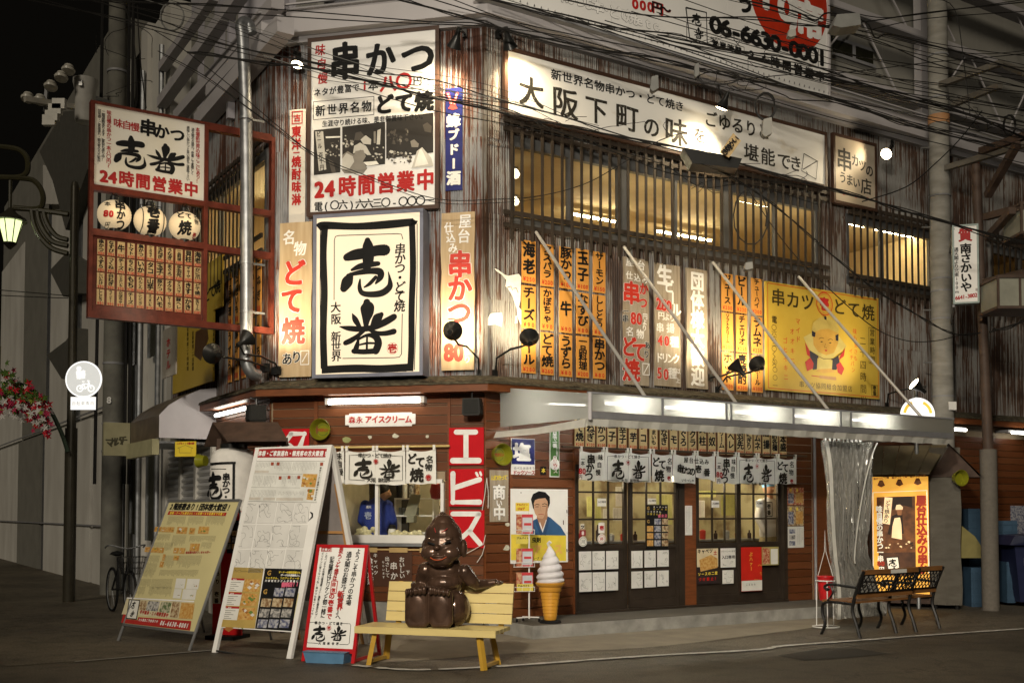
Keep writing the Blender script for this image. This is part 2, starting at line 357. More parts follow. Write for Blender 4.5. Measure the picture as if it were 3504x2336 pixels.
BR = {'one': (580, 1005, 480, 938, [
        [(800, 500, 50), (803, 540, 85), (806, 600, 95), (805, 660, 88), (790, 735, 50)],
        [(632, 622, 60), (700, 606, 84), (790, 596, 84), (880, 582, 84), (942, 582, 88)],
        [(675, 722, 22), (740, 698, 46), (820, 688, 46), (888, 684, 36)],
        [(612, 862, 66), (640, 810, 92), (668, 762, 46)],
        [(640, 762, 22), (740, 745, 40), (830, 738, 48), (900, 748, 56), (905, 790, 50), (868, 836, 16)],
        [(868, 788, 30), (820, 836, 30), (776, 862, 12)],
        [(742, 800, 14), (738, 860, 34), (760, 905, 40), (830, 920, 46), (920, 912, 52), (978, 868, 50), (980, 810, 26), (968, 752, 6)]]),
      'ban': (570, 1028, 938, 1375, [
        [(796, 968, 60), (800, 1000, 110), (800, 1050, 104), (792, 1110, 60), (790, 1165, 34)],
        [(678, 1052, 8), (702, 1100, 46), (740, 1160, 30)],
        [(915, 1068, 40), (880, 1100, 76), (838, 1145, 26)],
        [(575, 1150, 8), (650, 1166, 40), (760, 1176, 44), (860, 1164, 46), (950, 1126, 56), (1018, 1090, 50)],
        [(790, 1172, 30), (726, 1226, 34), (668, 1262, 44), (622, 1280, 40)],
        [(808, 1178, 26), (880, 1212, 34), (950, 1216, 40), (1018, 1204, 46)],
        [(728, 1262, 20), (716, 1310, 42), (700, 1350, 40)],
        [(722, 1258, 20), (800, 1226, 26), (868, 1240, 52), (892, 1290, 60), (872, 1350, 60)],
        [(690, 1346, 40), (770, 1354, 40), (880, 1350, 44)],
        [(742, 1298, 14), (800, 1288, 18), (860, 1290, 16)], [(800, 1235, 16), (798, 1340, 18)]])}
def smo(pts, n=5):
    out = []; m = len(pts)
    for k in range(m - 1):
        p0, p1, p2, p3 = (pts[max(k - 1, 0)], pts[k], pts[k + 1], pts[min(k + 2, m - 1)])
        for i in range(n):
            t = i / n; out.append(tuple(.5 * (2 * b + (c - a) * t + (2 * a - 5 * b + 4 * c - d) * t * t + (3 * b - a - 3 * c + d) * t ** 3) for a, b, c, d in zip(p0, p1, p2, p3)))
    out.append(tuple(pts[-1])); return out
def brush(mb, which, a, c, w, h, b):
    x0, x1, y0, y1, st = BR[which]; sx = w / (x1 - x0); sy = h / (y1 - y0); mx, my = (x0 + x1) / 2, (y0 + y1) / 2; k = 0
    for s in st:
        q = smo([(p[0], p[1], p[2]) for p in s]); pts = [(a + (x - mx) * sx, c - (y - my) * sy) for x, y, _ in q]; ws = [max(2, z) * (sx + sy) / 2 for _, _, z in q]
        bb = b - k * .00015; k += 1
        mb.line(pts, ws, bb)
        for e in (0, -1):
            mb.disc(pts[e], ws[e] / 2 * .96, bb - .00007, 10)
PHOTO = [mat('print_%s' % n, c, .5) for n, c in (('near_black', (.02, .017, .014)), ('dark_grey', (.07, .06, .05)), ('mid_grey', (.22, .2, .17)), ('light_grey', (.5, .48, .43)), ('off_white', (.72, .7, .64)))]
def slabs(T, off, x0, y0, x1, y1, r, m, thick=.02, name='board', label=None, jag=0.):
    a0, c0 = T.fr.P(G(r, x0, y0), off); a1, c1 = T.fr.P(G(r, x1, y1), off); mb = MB()
    mb.box(a0, a1, -off, -off + thick, c1, c0); T.part(name, mb, m, label=label); return a0, a1, c1, c0
def rectlocal(fr, off, r, x0, y0, x1, y1):
    a0, c0 = fr.P(G(r, x0, y0), off); a1, c1 = fr.P(G(r, x1, y1), off); return a0, a1, c1, c0
def signT(name, label, cat, fr, off, r, x0, y0, x1, y1, m, thick=.03, group=None, rim=None, rimw=.04, part='board', rimname='frame'):
    a0, a1, c0, c1 = rectlocal(fr, off, r, x0, y0, x1, y1)
    T = Thing(name, label, cat, fr, ((a0 + a1) / 2, -off + thick, c0), group)
    mb = MB(); mb.box(a0, a1, -off, -off + thick, c0, c1); T.part(part, mb, m)
    if rim:
        mb = MB(); w = rimw; b0, b1 = -off - .012, -off + thick
        mb.box(a0 - w, a1 + w, b0, b1, c1, c1 + w); mb.box(a0 - w, a1 + w, b0, b1, c0 - w, c0); mb.box(a0 - w, a0, b0, b1, c0, c1); mb.box(a1, a1 + w, b0, b1, c0, c1); T.part(rimname, mb, rim)
    return T, Sg(T, off)

ORD = 'first,second,third,fourth,fifth,sixth,seventh,eighth,ninth,tenth,eleventh,twelfth,thirteenth,fourteenth,fifteenth,last'.split(',')
# SETTING
SL_ = Thing('street_lamp', 'tall grey street lamp added out of view behind the viewer to light the shop front', 'street lamp', WF, (-1.5, -3.2, 0))  # unseen lamp, added to throw frontal light on the shop
SL_.part('pole', MB().tube([(-1.5, -3.2, 0), (-1.5, -3.2, 6.4), (-1.5, -2.9, 6.8), (-1.5, -2.2, 6.9)], .06, 8), mat('lamp_pole_grey', (.2, .2, .2))); SL_.part('lamp_head', MB().box(-1.7, -1.3, -2.5, -1.8, 6.86, 6.96), mat('lamp_pole_grey'))  # pole and head of the added lamp, out of view
SL_.light('street_light', (-1.5, -1.75, 6.8), 7200, (1, .90, .74), .35, (1.2, 13.5, 3.2), 62, blend=1.)  # added frontal light on the shop, from the unseen lamp
def struct(name, mb, m, **k): return single(name, None, None, mb, m, kind='structure', **k)
mb = MB(); mb.box(-90, 90, -30, 160, -.2, 0); struct('road', mb, ASPH)
# worn footway in front of the corner, lighter concrete apron between it and the shop
def gpoly(pts, z, name, m, r='s'):
    q = [gp(*G(*p)) for p in pts]; mb = MB(); mb.add([(p.x, p.y, z) for p in q], [tuple(range(len(q)))]); return struct(name, mb, m)
lineC = [('m', 2030, 1436), ('n', 450, 1472), ('n', 1000, 1454), ('n', 1400, 1428), ('n', 2240, 1368), ('o', 190, 1318), ('o', 400, 1288), ('o', 980, 1246), ('o', 1500, 1206), ('o', 2240, 1156)]
lp = [gp(*G(*q)) for q in lineC]
def catm(P, n=8): return [Vector(p) for p in smo([tuple(p) for p in P], n)]
lc = catm(lp, 10)
far_edge = [A0 + uR * 14 - Vector((0, 0, 0)), A0, B0, B0 - uL * 30]
w0 = gp(*G('m', -600, 1440)); w1 = gp(*G('m', 950, 1322))
mb = MB(); pts = [(p.x, p.y) for p in lc]; k = len(pts)
poly = [(w0.x, w0.y), (w1.x, w1.y)] + pts + [((lc[-1] + uR * 6).x, (lc[-1] + uR * 6).y), ((A0 + uR * 22).x, (A0 + uR * 22).y), (A0.x, A0.y + 1.5), ((B0 - uL * 40).x, (B0 - uL * 40).y), (-24, 20)]
from mathutils.geometry import tessellate_polygon
def fillpoly(poly, z):
    mb = MB(); tr = tessellate_polygon([[Vector((x, y, 0)) for x, y in poly]]); mb.add([(x, y, z) for x, y in poly], [tuple(t) for t in tr]); return mb
struct('footway', fillpoly(poly, .004), ASPHL)
ap = [gp(*G(*q)) for q in (('n', -180, 1300), ('n', 60, 1405), ('n', 500, 1400), ('n', 1150, 1352), ('n', 2240, 1302), ('o', 300, 1190), ('o', 800, 1120))]
poly = [(p.x, p.y) for p in catm(ap, 6)] + [((A0 + uR * 7).x, (A0 + uR * 7).y), (A0.x, A0.y + .2), (B0.x - .1, B0.y), (B0.x - .5, B0.y - 1.2)]
struct('concrete_apron', fillpoly(poly, .008), CONC)
mb = MB(); lm = MB(); L3 = []
for i, p in enumerate(lc):
    d = (lc[min(i + 1, k - 1)] - lc[max(i - 1, 0)]).normalized(); nrm = Vector((-d.y, d.x, 0)); w = .045 + .008 * sin(i * 2.3) + (0 if i % 7 else -.02)
    L3 += [(p.x + nrm.x * w, p.y + nrm.y * w, .012), (p.x - nrm.x * w, p.y - nrm.y * w, .012)]
lm.add(L3, [(2 * i, 2 * i + 1, 2 * i + 3, 2 * i + 2) for i in range(k - 1) if not (i % 9 == 4 and i < 30)]); struct('road_line', lm, LINEW)
gpoly([('o', 350, 1360), ('o', 700, 1305), ('o', 940, 1302), ('o', 1200, 1345), ('o', 900, 1375), ('o', 560, 1398)], .006, 'asphalt_patch', mat('asphalt_patch', (.04, .036, .03), .8, bump=.3, scale=20))
mb = MB(); q0 = gp(*G('m', -100, 1410)); q1 = gp(*G('m', 950, 1322)); d = (q1 - q0).normalized(); nn = Vector((-d.y, d.x, 0)) * .02
mb.add([q0 + nn + UZ * .012, q0 - nn + UZ * .012, q1 - nn + UZ * .012, q1 + nn + UZ * .012], [(0, 1, 2, 3)]); struct('pavement_joint', mb, CONCG)
# concrete doorstep along the street front
mb = MB(); mb.box(.12, 6.4, -.905, .02, 0, .16); ob = struct('concrete_step', mb, CONCG, fr=R)
mb = MB(); mb.box(.15, 6.37, -.875, .02, .161, .166); struct('step_top', mb, CONCT, fr=R)

# RESTAURANT BUILDING
BL = Thing('restaurant_building', 'two storey corner restaurant with brown plank ground floor under rusted corrugated iron walls', 'building', WF, A0)
def xf(mb, fr):
    o = MB(); o.sm = mb.sm; o.v = [tuple(fr.W(*v)) for v in mb.v]; o.f = mb.f; return o
def bp(name, mb, m, fr=R, **k): return BL.part(name, xf(mb, fr), m, **k)
def corr(a0, a1, c0, c1, off=0., pitch=.032, amp=.0048, ph=0.):
    mb = MB(); n = max(6, int(round((a1 - a0) / pitch * 6)))
    for i in range(n + 1):
        a = a0 + (a1 - a0) * i / n; b = -off - amp * sin(2 * pi * (a + ph) / pitch); mb.v += [(a, b, c0), (a, b - .001, c1)]
    mb.f = [(2 * i, 2 * i + 2, 2 * i + 3, 2 * i + 1) for i in range(n)]; return mb
def sheets(fr, a0, a1, c0, c1, m, holes=(), w=.655, h=1.83, ph=0.):
    rows = []; c = c0
    cs = sorted(set([c0, c1] + [x for hh in holes for x in (hh[2], hh[3])]))
    cs = [x for x in cs if c0 <= x <= c1]
    rng = []
    for x, y in zip(cs, cs[1:]):
        n = max(1, math.ceil((y - x) / h)); rng += [(x + (y - x) * i / n, x + (y - x) * (i + 1) / n) for i in range(n)]
    for ri, (x, y) in enumerate(rng):
        edges = [a0]; 
        while edges[-1] + w < a1 - .1: edges.append(edges[-1] + w)
        edges.append(a1); mids = (x + y) / 2
        for e in range(len(edges) - 1):
            s = [(edges[e], edges[e + 1])]
            for (h0, h1, g0, g1) in holes:
                if g0 < mids < g1:
                    ns = []
                    for p, q in s:
                        if q <= h0 or p >= h1: ns.append((p, q))
                        else:
                            if p < h0: ns.append((p, h0))
                            if q > h1: ns.append((h1, q))
                    s = ns
            for p, q in s:
                if q - p > .03:
                    bp('corrugated_sheet', corr(p, q + .02, x, y + .03, off=.012 * ((e + ri) % 2) * .35 + .004 * (ri % 2)), m, fr, smooth=True)
WR1 = (.415, 5.97, 5.215, 6.205); WR2 = (6.69, 8.75, 5.18, 6.13); WR3 = (10.45, 12.2, 5.2, 6.12)
sheets(R, 0, 13., 3.14, 7.62, RUST_R, [WR1, WR2, WR3])
sheets(Cf, -2.853, 0, 3.14, 7.7, RUST_C)
WL = (-3.3, -.28, 4.95, 6.25)
sheets(Lf, -4.9, 0, 3.2, 7.62, RUST_L, [WL])
bp('corner_flashing', MB().box(-.03, .03, -.03, .02, 3.1, 7.62), RUST_R, R)
# timber lattices in front of the upper windows
def lattice(fr, a0, a1, ct, cb, off, pitch, rails, w=.040, dep=.032):
    mb = MB()
    for c in rails: mb.box(a0 - .1, a1 + .12, -off - dep * .5, -off + .012, c - .028, c + .028)
    lat = bp('window_lattice', mb, LATT, fr); a = a0; k = 0
    while a < a1:
        b = MB(); b.box(a - w / 2, a + w / 2, -off - dep - .0, -off - dep * .5 - .003, cb + random.uniform(-.012, .012), ct); bp('lattice_bar', b, LATT, fr, parent=lat); a += pitch; k += 1
lattice(R, .33, 6.05, 6.56, 4.93, .09, .1555, [5.11, 5.27, 6.33, 6.44])
lattice(R, 6.72, 8.95, 6.40, 4.90, .09, .1555, [5.07, 5.22, 6.22, 6.32])
lattice(R, 10.3, 12.4, 6.45, 4.85, .09, .17, [5.02, 5.2, 6.25, 6.35])
lattice(Lf, -3.35, -.3, 6.45, 4.78, .09, .17, [4.95, 5.15, 6.3, 6.42])
# upper window frames and glass
GLASS = bpy.data.materials.new('window_glass'); GLASS.use_nodes = True
nt = GLASS.node_tree; nt.nodes.clear(); out = nt.nodes.new('ShaderNodeOutputMaterial'); mx = nt.nodes.new('ShaderNodeMixShader'); tr = nt.nodes.new('ShaderNodeBsdfTransparent'); gl = nt.nodes.new('ShaderNodeBsdfGlossy')
gl.inputs['Roughness'].default_value = .03; lw = nt.nodes.new('ShaderNodeFresnel'); lw.inputs['IOR'].default_value = 1.35
tr.inputs['Color'].default_value = (.93, .94, .92, 1)
nt.links.new(lw.outputs[0], mx.inputs[0]); nt.links.new(tr.outputs[0], mx.inputs[1]); nt.links.new(gl.outputs[0], mx.inputs[2]); nt.links.new(mx.outputs[0], out.inputs[0])
def upwin(fr, w, posts, thick=()):
    a0, a1, c0, c1 = w; mb = MB()
    mb.box(a0 - .04, a1 + .04, -.02, .06, c1 - .05, c1 + .09); mb.box(a0 - .04, a1 + .04, -.02, .06, c0 - .09, c0 + .04)
    for a in [a0, a1] + list(posts): mb.box(a - .022, a + .022, -.018, .058, c0 + .04, c1 - .05)
    for a in thick: mb.box(a - .085, a + .085, -.022, .07, c0 + .04, c1 - .05)
    f = bp('window', mb, WFRAME, fr); e = [a0] + sorted(list(posts) + list(thick)) + [a1]
    for p, q in zip(e, e[1:]):
        g = MB(); g.quad((p + .02, .03, c0 + .04), (q - .02, .03, c0 + .04), (q - .02, .03, c1 - .05), (p + .02, .03, c1 - .05)); bp('pane', g, GLASS, fr, parent=f)
upwin(R, WR1, [R.P(G('c', 555, 1250))[0], R.P(G('g', 1368, 300))[0], R.P(G('h', 335, 400))[0]], [R.P(G('c', 968, 1400))[0], R.P(G('g', 1768, 300))[0]])
upwin(R, WR2, [R.P(G('h', 1150, 600))[0]]); upwin(R, WR3, [11.3]); upwin(Lf, WL, [-2.3, -1.3])
# rooms behind the upper windows
def room(fr, a0, a1, b0, b1, c0, c1, walls=BEIGE, ceil=CEIL, floor=None, sides=True):
    m = MB(); m.quad((a0, b1, c0), (a1, b1, c0), (a1, b1, c1), (a0, b1, c1))
    if sides: m.quad((a0, b0, c0), (a0, b1, c0), (a0, b1, c1), (a0, b0, c1)); m.quad((a1, b0, c0), (a1, b1, c0), (a1, b1, c1), (a1, b0, c1))
    bp('room_wall', m, walls, fr); bp('room_ceiling', MB().quad((a0, b0, c1), (a1, b0, c1), (a1, b1, c1), (a0, b1, c1)), ceil, fr)
    bp('room_floor', MB().quad((a0, b0, c0), (a1, b0, c0), (a1, b1, c0), (a0, b1, c0)), floor or BEIGE, fr)
room(R, .1, 9.6, .1, 4.0, 4.9, 6.45); room(R, 9.9, 12.9, .1, 3.5, 4.9, 6.45); room(Lf, -3.6, -.2, .1, 2.2, 4.8, 6.45)
def tube_fix(fr, p0, p1, b, c=None, name='fluorescent_tube', label=None, m=TUBEI, r=.016, body=True):
    a0, z0 = fr.P(p0, -b); a1, z1 = fr.P(p1, -b); z = c if c is not None else (z0 + z1) / 2
    T = Thing(name, label, 'lamp', fr, ((a0 + a1) / 2, b, z), 'strip lights seen through the upper windows')
    if body: T.part('housing', MB().box(a0 - .03, a1 + .03, b - .03, b + .03, z + .02, z + .07), CEIL)
    T.part('tube', MB().tube([(a0, b, z), (a1, b, z)], r, 8), m); return T
for i, (p0, p1, b, lb) in enumerate([
    (G('c', 650, 1270), G('c', 925, 1335), 1.0, 'lit ceiling tube high in the first lattice window from the corner'),
    (G('g', 582, 300), G('g', 930, 360), 2.6, 'long bright ceiling tube low in the first lattice window'),
    (G('c', 1012, 1350), G('c', 1345, 1425), 1.0, 'lit ceiling tube high just right of the first thick window post'),
    (G('c', 1425, 1430), G('c', 1722, 1500), 1.0, 'lit ceiling tube high left of the second thick window post'),
    (G('g', 1230, 430), G('g', 1640, 500), 2.6, 'long bright ceiling tube low in the middle lattice window'),
    (G('h', 60, 190), G('h', 282, 240), 1.0, 'lit ceiling tube right of the second thick window post'),
    (G('h', 360, 250), G('h', 510, 285), 1.0, 'short lit ceiling tube near the end of the long lattice'),
    (G('h', 885, 365), G('h', 1010, 395), 1.0, 'short lit ceiling tube high in the separate right lattice window'),
    (G('h', 1090, 410), G('h', 1405, 480), 1.0, 'lit ceiling tube beside the concrete pole in the right lattice window'),
    (G('h', 885, 600), G('h', 1110, 640), 2.6, 'bright ceiling tube low in the separate right lattice window')]):
    tube_fix(R, p0, p1, b, label=lb, name='ceiling_tube_light').light('tube_glow', ((R.P(p0, -b)[0] + R.P(p1, -b)[0]) / 2, b, 6.05), 5, (1, .84, .54), .3)
for i, (x, y, b, lb) in enumerate([(140, 1335, 1.2, 'bright round bulb by the left end of the lattice window, upper one'), (140, 1545, 2.4, 'bright round bulb by the left end of the lattice window, lower one')]):
    a, z = R.P(G('c', x, y), -b); T = Thing('globe_bulb', lb, 'lamp', R, (a, b, z), 'bulbs behind the lattice window'); T.part('bulb', MB().lathe([(.004, -.06), (.045, -.05), (.07, 0), (.045, .05), (.02, .07)], (a, b, z), n=12), mat('soft_bulb', (1, 1, 1), .5, emit=4, ecol=(1, .85, .55))); T.part('holder', MB().box(a - .03, a + .03, b - .03, b + .03, z + .07, z + .1), GREY)
a, z = Lf.P(G('e', 1935, 200), -1.); T = Thing('ceiling_tube_light', 'yellow lit tube in the alley side lattice window beside the drainpipe', 'lamp', Lf, (-1.5, 1.0, 6.3), 'strip lights seen through the upper windows'); T.part('tube', MB().tube([(-2.8, 1.0, 6.3), (-.6, 1.0, 6.3)], .016, 8), TUBEI); T.part('housing', MB().box(-2.85, -.55, .97, 1.03, 6.32, 6.37), CEIL)
# ground floor planks
PK = .1172; PKI = 0
def planks(fr, a0, a1, c0, c1, holes=(), name='siding_plank', dark=0):
    global PKI
    c = c0
    while c < c1 - .02:
        top = min(c + PK, c1); s = [(a0, a1)]; mid = (c + top) / 2
        for (h0, h1, g0, g1) in holes:
            if g0 < top - .01 and g1 > c + .01:
                ns = []
                for p, q in s:
                    if q <= h0 or p >= h1: ns.append((p, q))
                    else:
                        if p < h0: ns.append((p, h0))
                        if q > h1: ns.append((h1, q))
                s = ns
        for p, q in s:
            if q - p > .02:
                mb = MB(); j = random.uniform(-.0015, .0015); b = -.018 + j
                mb.add([(p, 0, c), (p, b, c + .003), (p, b, top - .010), (p, 0, top - .006), (q, 0, c), (q, b, c + .003), (q, b, top - .010), (q, 0, top - .006)], [(0, 1, 5, 4), (1, 2, 6, 5), (2, 3, 7, 6), (0, 3, 2, 1), (4, 5, 6, 7)])
                bp(name, mb, PLANK[(PKI * 7 + PKI // 3) % 3], fr)
                PKI += 1
        c = top
GAP = mat('pale_joint_backing', (.30, .23, .15), .6)
for fr, a0, a1, hl in ((Cf, -2.84, -.001, (-1.95, -.51, 1.12, 1.90)), (R, .001, 1.36, None), (R, 5.24, 13, None), (Lf, -2.34, 0, None)):
    m = MB()
    if hl: m.box(a0, hl[0], .001, .05, .2, 3.1); m.box(hl[1], a1, .001, .05, .2, 3.1); m.box(hl[0], hl[1], .001, .05, hl[3], 3.1); m.box(hl[0], hl[1], .001, .05, .2, hl[2])
    else: m.box(a0, a1, .001, .05, .02, 3.1)
    bp('wall_backing', m, GAP, fr)
WC = (-1.96, -.50, 1.11, 1.91)
planks(Cf, -2.83, -2.26, .37, 2.98); planks(Cf, -2.20, -.47, .37, 2.86, [WC]); planks(Cf, -.43, -.005, .37, 2.98)
planks(R, .005, .355, .17, 3.0); planks(R, .40, 1.34, .17, 3.0); planks(R, 5.26, 5.80, .17, 3.0); planks(R, 6.25, 13, .0, 2.8); planks(Lf, -2.32, -.03, .37, 3.0)
m = MB(); m.box(-2.255, -2.205, -.028, .0, .37, 2.98); m.box(-.468, -.432, -.028, 0, .37, 2.98); m.box(-2.2, -.47, -.024, 0, 2.865, 2.98); bp('wall_trim', m, TRIM, Cf)
m = MB(); m.box(.358, .398, -.03, 0, .17, 3.0); m.box(-.012, .012, -.03, .0, .37, 3.0); m.box(1.342, 1.39, -.03, .08, .17, 2.62); m.box(5.84, 6.22, -.05, .0, .17, 2.75); bp('wall_trim', m, TRIM, R)
bp('concrete_base', MB().box(-2.9, -.0, -.06, .05, 0, .366), CONCG, Cf)
bp('concrete_base', MB().box(.0, .11, -.12, .05, 0, .47), CONCG, R)
bp('concrete_base', MB().box(-2.36, 0, -.06, .05, 0, .366), CONCG, Lf)
# eave: fascia and dark bark covered strip round the corner
nC, nR, nL = -Cf.i, -R.i, -Lf.i
def corner(P, n1, n2, d): return P + (n1 + n2) * (d / (1 + n1.dot(n2)))
def path(d, aL=-2.36, aR=13.): return [B0 + uL * aL + nL * d, corner(B0, nL, nC, d), corner(A0, nC, nR, d), A0 + uR * aR + nR * d]
def strip(d0, z0, d1, z1, n=30, jag=0., aL=-2.36, aR=13.):
    p0, p1 = path(d0, aL, aR), path(d1, aL, aR); mb = MB(); vs = []; N = 0
    for k in range(3):
        m_ = n * (1 if k < 2 else 3)
        for i in range(m_ + (k == 2)):
            t = i / m_; a = p0[k].lerp(p0[k + 1], t); b = p1[k].lerp(p1[k + 1], t); mid = a.lerp(b, .5)
            r1, r2 = random.uniform(-jag, jag), random.uniform(-jag, jag)
            vs += [(a.x, a.y, z0 + r1 * .4), (mid.x, mid.y, (z0 + z1) / 2 + jag * .8 + r2), (b.x, b.y, z1 + r1)]; N += 1
    fs = []
    for i in range(N - 1): fs += [(3 * i, 3 * i + 3, 3 * i + 4, 3 * i + 1), (3 * i + 1, 3 * i + 4, 3 * i + 5, 3 * i + 2)]
    mb.add(vs, fs); return mb
BL.part('eave_roof', strip(-.03, 3.215, .27, 3.10, jag=.012), BARKR)
BL.part('eave_roof', strip(.27, 3.10, .275, 3.065, jag=.004), BARKR)
BL.part('eave_fascia', strip(.255, 3.09, .256, 2.975), TRIM)
BL.part('eave_soffit', strip(.256, 2.975, -.02, 2.98), TRIM)
# lit serving window on the corner
m = MB(); a0, a1, c0, c1 = -1.94, -.53, 1.137, 1.887
m.box(a0 - .0, a1, -.05, .04, c1 - .03, c1 + .02); m.box(a0, a1, -.07, .04, c0 - .03, c0 + .07)
for a in (a0, a1): m.box(a - .02, a + .02, -.05, .04, c0 + .07, c1 - .03)
am = Cf.P(G('j', 878, 1200))[0]; m.box(am - .02, am + .02, -.04, .03, c0 + .07, c1 - .03); sw = bp('serving_window', m, WHITE, Cf)
for p, q in ((a0, am), (am, a1)):
    g = MB(); g.quad((p + .02, .0, c0 + .05), (q - .02, .0, c0 + .05), (q - .02, .0, c1), (p + .02, .0, c1)); bp('pane', g, GLASS, Cf, parent=sw)
bp('sill', MB().box(a0 - .05, a1 + .08, -.09, -.02, c0 - .07, c0 - .035), STEEL, Cf, parent=sw)
m = MB(); m.box(a0 - .05, a1 + .1, -.045, -.02, 1.015, 1.035); 
for a in (-1.9, -1.5, -1.1, -.7): m.box(a - .12, a + .12, -.05, -.045, .99, 1.05)
bp('shelf_rail', m, mat('pine_strip', (.5, .34, .14), .6), Cf)
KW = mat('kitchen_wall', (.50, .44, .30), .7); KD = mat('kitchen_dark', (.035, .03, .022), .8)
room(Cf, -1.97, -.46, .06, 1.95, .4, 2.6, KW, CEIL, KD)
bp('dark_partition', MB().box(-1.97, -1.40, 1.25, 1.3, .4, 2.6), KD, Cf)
# dining room behind the glazed doors
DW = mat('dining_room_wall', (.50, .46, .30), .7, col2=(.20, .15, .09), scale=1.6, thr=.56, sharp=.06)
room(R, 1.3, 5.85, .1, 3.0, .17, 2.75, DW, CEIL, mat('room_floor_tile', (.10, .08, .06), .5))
# doors
DOORF = mat('dark_door_wood', (.030, .022, .016), .4, var=.2)
dl = [(1.395, 2.255), (2.265, 3.13), (3.455, 4.29), (4.30, 5.165)]
for i, (a0, a1) in enumerate(dl):
    b = -.01 if i in (1, 2) else .03; m = MB(); z0, z1 = .20, 2.05
    for x0, x1 in ((a0, a0 + .055), (a1 - .055, a1)): m.box(x0, x1, b - .02, b + .02, z0, z1)
    for y0, y1 in ((z0, z0 + .12), (1.0, 1.06), (z1 - .06, z1)): m.box(a0 + .055, a1 - .055, b - .018, b + .018, y0, y1)
    d = bp('sliding_door', m, DOORF, R, label=['left sliding door with autograph cards on its lower panel', 'second sliding door with a black flyer on its glass', 'third sliding door with a food poster below the glass', 'right sliding door with a red poster below the glass'][i])
    bp('lower_panel', MB().box(a0 + .055, a1 - .055, b - .006, b + .006, z0 + .12, 1.0), DOORF, R, parent=d)
    n = 3
    for k in range(1, n):
        x = a0 + .055 + (a1 - a0 - .11) * k / n + (.02 if i > 1 else 0); bp('muntin', MB().box(x - .011, x + .011, b - .012, b + .012, 1.06, z1 - .06), DOORF, R, parent=d)
    for z in (1.40, 1.76): bp('muntin', MB().box(a0 + .055, a1 - .055, b - .014, b + .014, z - .012, z + .012), DOORF, R, parent=d)
    bp('pane', MB().quad((a0 + .05, b, 1.05), (a1 - .05, b, 1.05), (a1 - .05, b, z1 - .05), (a0 + .05, b, z1 - .05)), GLASS, R, parent=d)
m = MB(); m.box(1.36, 1.393, -.04, .08, .17, 2.1); m.box(3.135, 3.24, -.035, .08, .17, 2.1); m.box(5.17, 5.25, -.045, .08, .17, 2.1); m.box(1.36, 5.25, -.045, .08, 2.05, 2.12); m.box(1.36, 5.25, -.06, .1, .168, .20); bp('door_frame', m, DOORF, R)
bp('door_post', MB().box(3.243, 3.452, -.03, .08, .2, 2.05), TRIM, R)
bp('transom_wall', MB().box(1.36, 5.25, -.015, .08, 2.12, 3.1), TRIM, R)
m = MB(); a = 5.83; m.tube([(a, -.06, .17), (a, -.06, 2.65)], .022, 8); bp('gutter_pipe', m, GREYP, R)
for i, a in enumerate((2.0, 3.5, 4.9)):
    T = Thing('pendant_bulb', ['warm bare bulb hanging inside behind the first curtain panels', 'warm bare bulb hanging inside near the door post', 'warm bare bulb hanging inside by the right door'][i], 'lamp', R, (a, .55, 2.05), 'bulbs in the dining room')
    T.part('bulb', MB().lathe([(.004, -.05), (.03, -.03), (.035, 0), (.015, .04), (.012, .08)], (a, .55, 1.98), n=10), BULB); T.part('cord', MB().tube([(a, .55, 2.05), (a, .55, 2.74)], .004, 5), CABLE)
    T.light('bulb_light', (a, .55, 1.92), 22, (1, .80, .52), .04)
for a in (2.2, 3.9, 5.2):
    T = Thing('dining_ceiling_tube', 'ceiling tube light above the tables %s' % {2.2: 'behind the left doors', 3.9: 'behind the third door', 5.2: 'behind the far right door'}[a], 'lamp', R, (a, 1.8, 2.6), 'ceiling tubes of the dining room'); T.part('tube', MB().tube([(a - .4, 1.8, 2.62), (a + .4, 1.8, 2.62)], .014, 8), TUBEI); T.part('housing', MB().box(a - .45, a + .45, 1.76, 1.84, 2.64, 2.7), CEIL)
T = Thing('kitchen_tube', 'ceiling tube above the serving window kitchen', 'lamp', Cf, (-1., 1.0, 2.45)); T.part('tube', MB().tube([(-1.35, .9, 2.45), (-.6, .9, 2.45)], .014, 8), TUBEI); T.part('housing', MB().box(-1.4, -.55, .86, .94, 2.47, 2.54), CEIL)

# STEEL STRUCTURE AND BACK BUILDING ABOVE
SS = Thing('arcade_building', 'pale panelled building with white steel beams rising behind and above the restaurant', 'building', WF, tuple(A0 + Vector((0, 4, 7.6))))
def sp(name, mb, m, fr=R, **k): return SS.part(name, xf(mb, fr), m, **k)
def band(d0, d1, z0, z1, aL=-2.3, aR=14.):
    p0, p1 = path(d0, aL, aR), path(d1, aL, aR); mb = MB()
    for k in range(3):
        a, b, c, d = p0[k], p0[k + 1], p1[k + 1], p1[k]
        mb.add([(q.x, q.y, z) for z in (z0, z1) for q in (a, b, c, d)], [(0, 1, 2, 3), (4, 7, 6, 5), (2, 6, 7, 3), (0, 4, 5, 1)] + ([(3, 7, 4, 0)] if k == 0 else []) + ([(1, 5, 6, 2)] if k == 2 else []))
    return mb
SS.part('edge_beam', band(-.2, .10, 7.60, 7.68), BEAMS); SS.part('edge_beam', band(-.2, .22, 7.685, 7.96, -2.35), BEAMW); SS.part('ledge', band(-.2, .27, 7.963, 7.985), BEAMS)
SS.part('handrail', band(.20, .23, 8.05, 8.07, 0.), BEAMW)
mb = MB(); p = path(.215, 0.)
for a, b in ((p[1], p[2]), (p[2], p[2] + uR * 1.5)):
    n = int((b - a).length / .1)
    for i in range(n):
        q0 = a.lerp(b, i / n); q1 = a.lerp(b, (i + 1) / n); mb.tube([q0 + UZ * 7.985, (q0 + q1) / 2 + UZ * 8.05, q1 + UZ * 7.985], .004, 4)
SS.part('rail_mesh', mb, GREY)
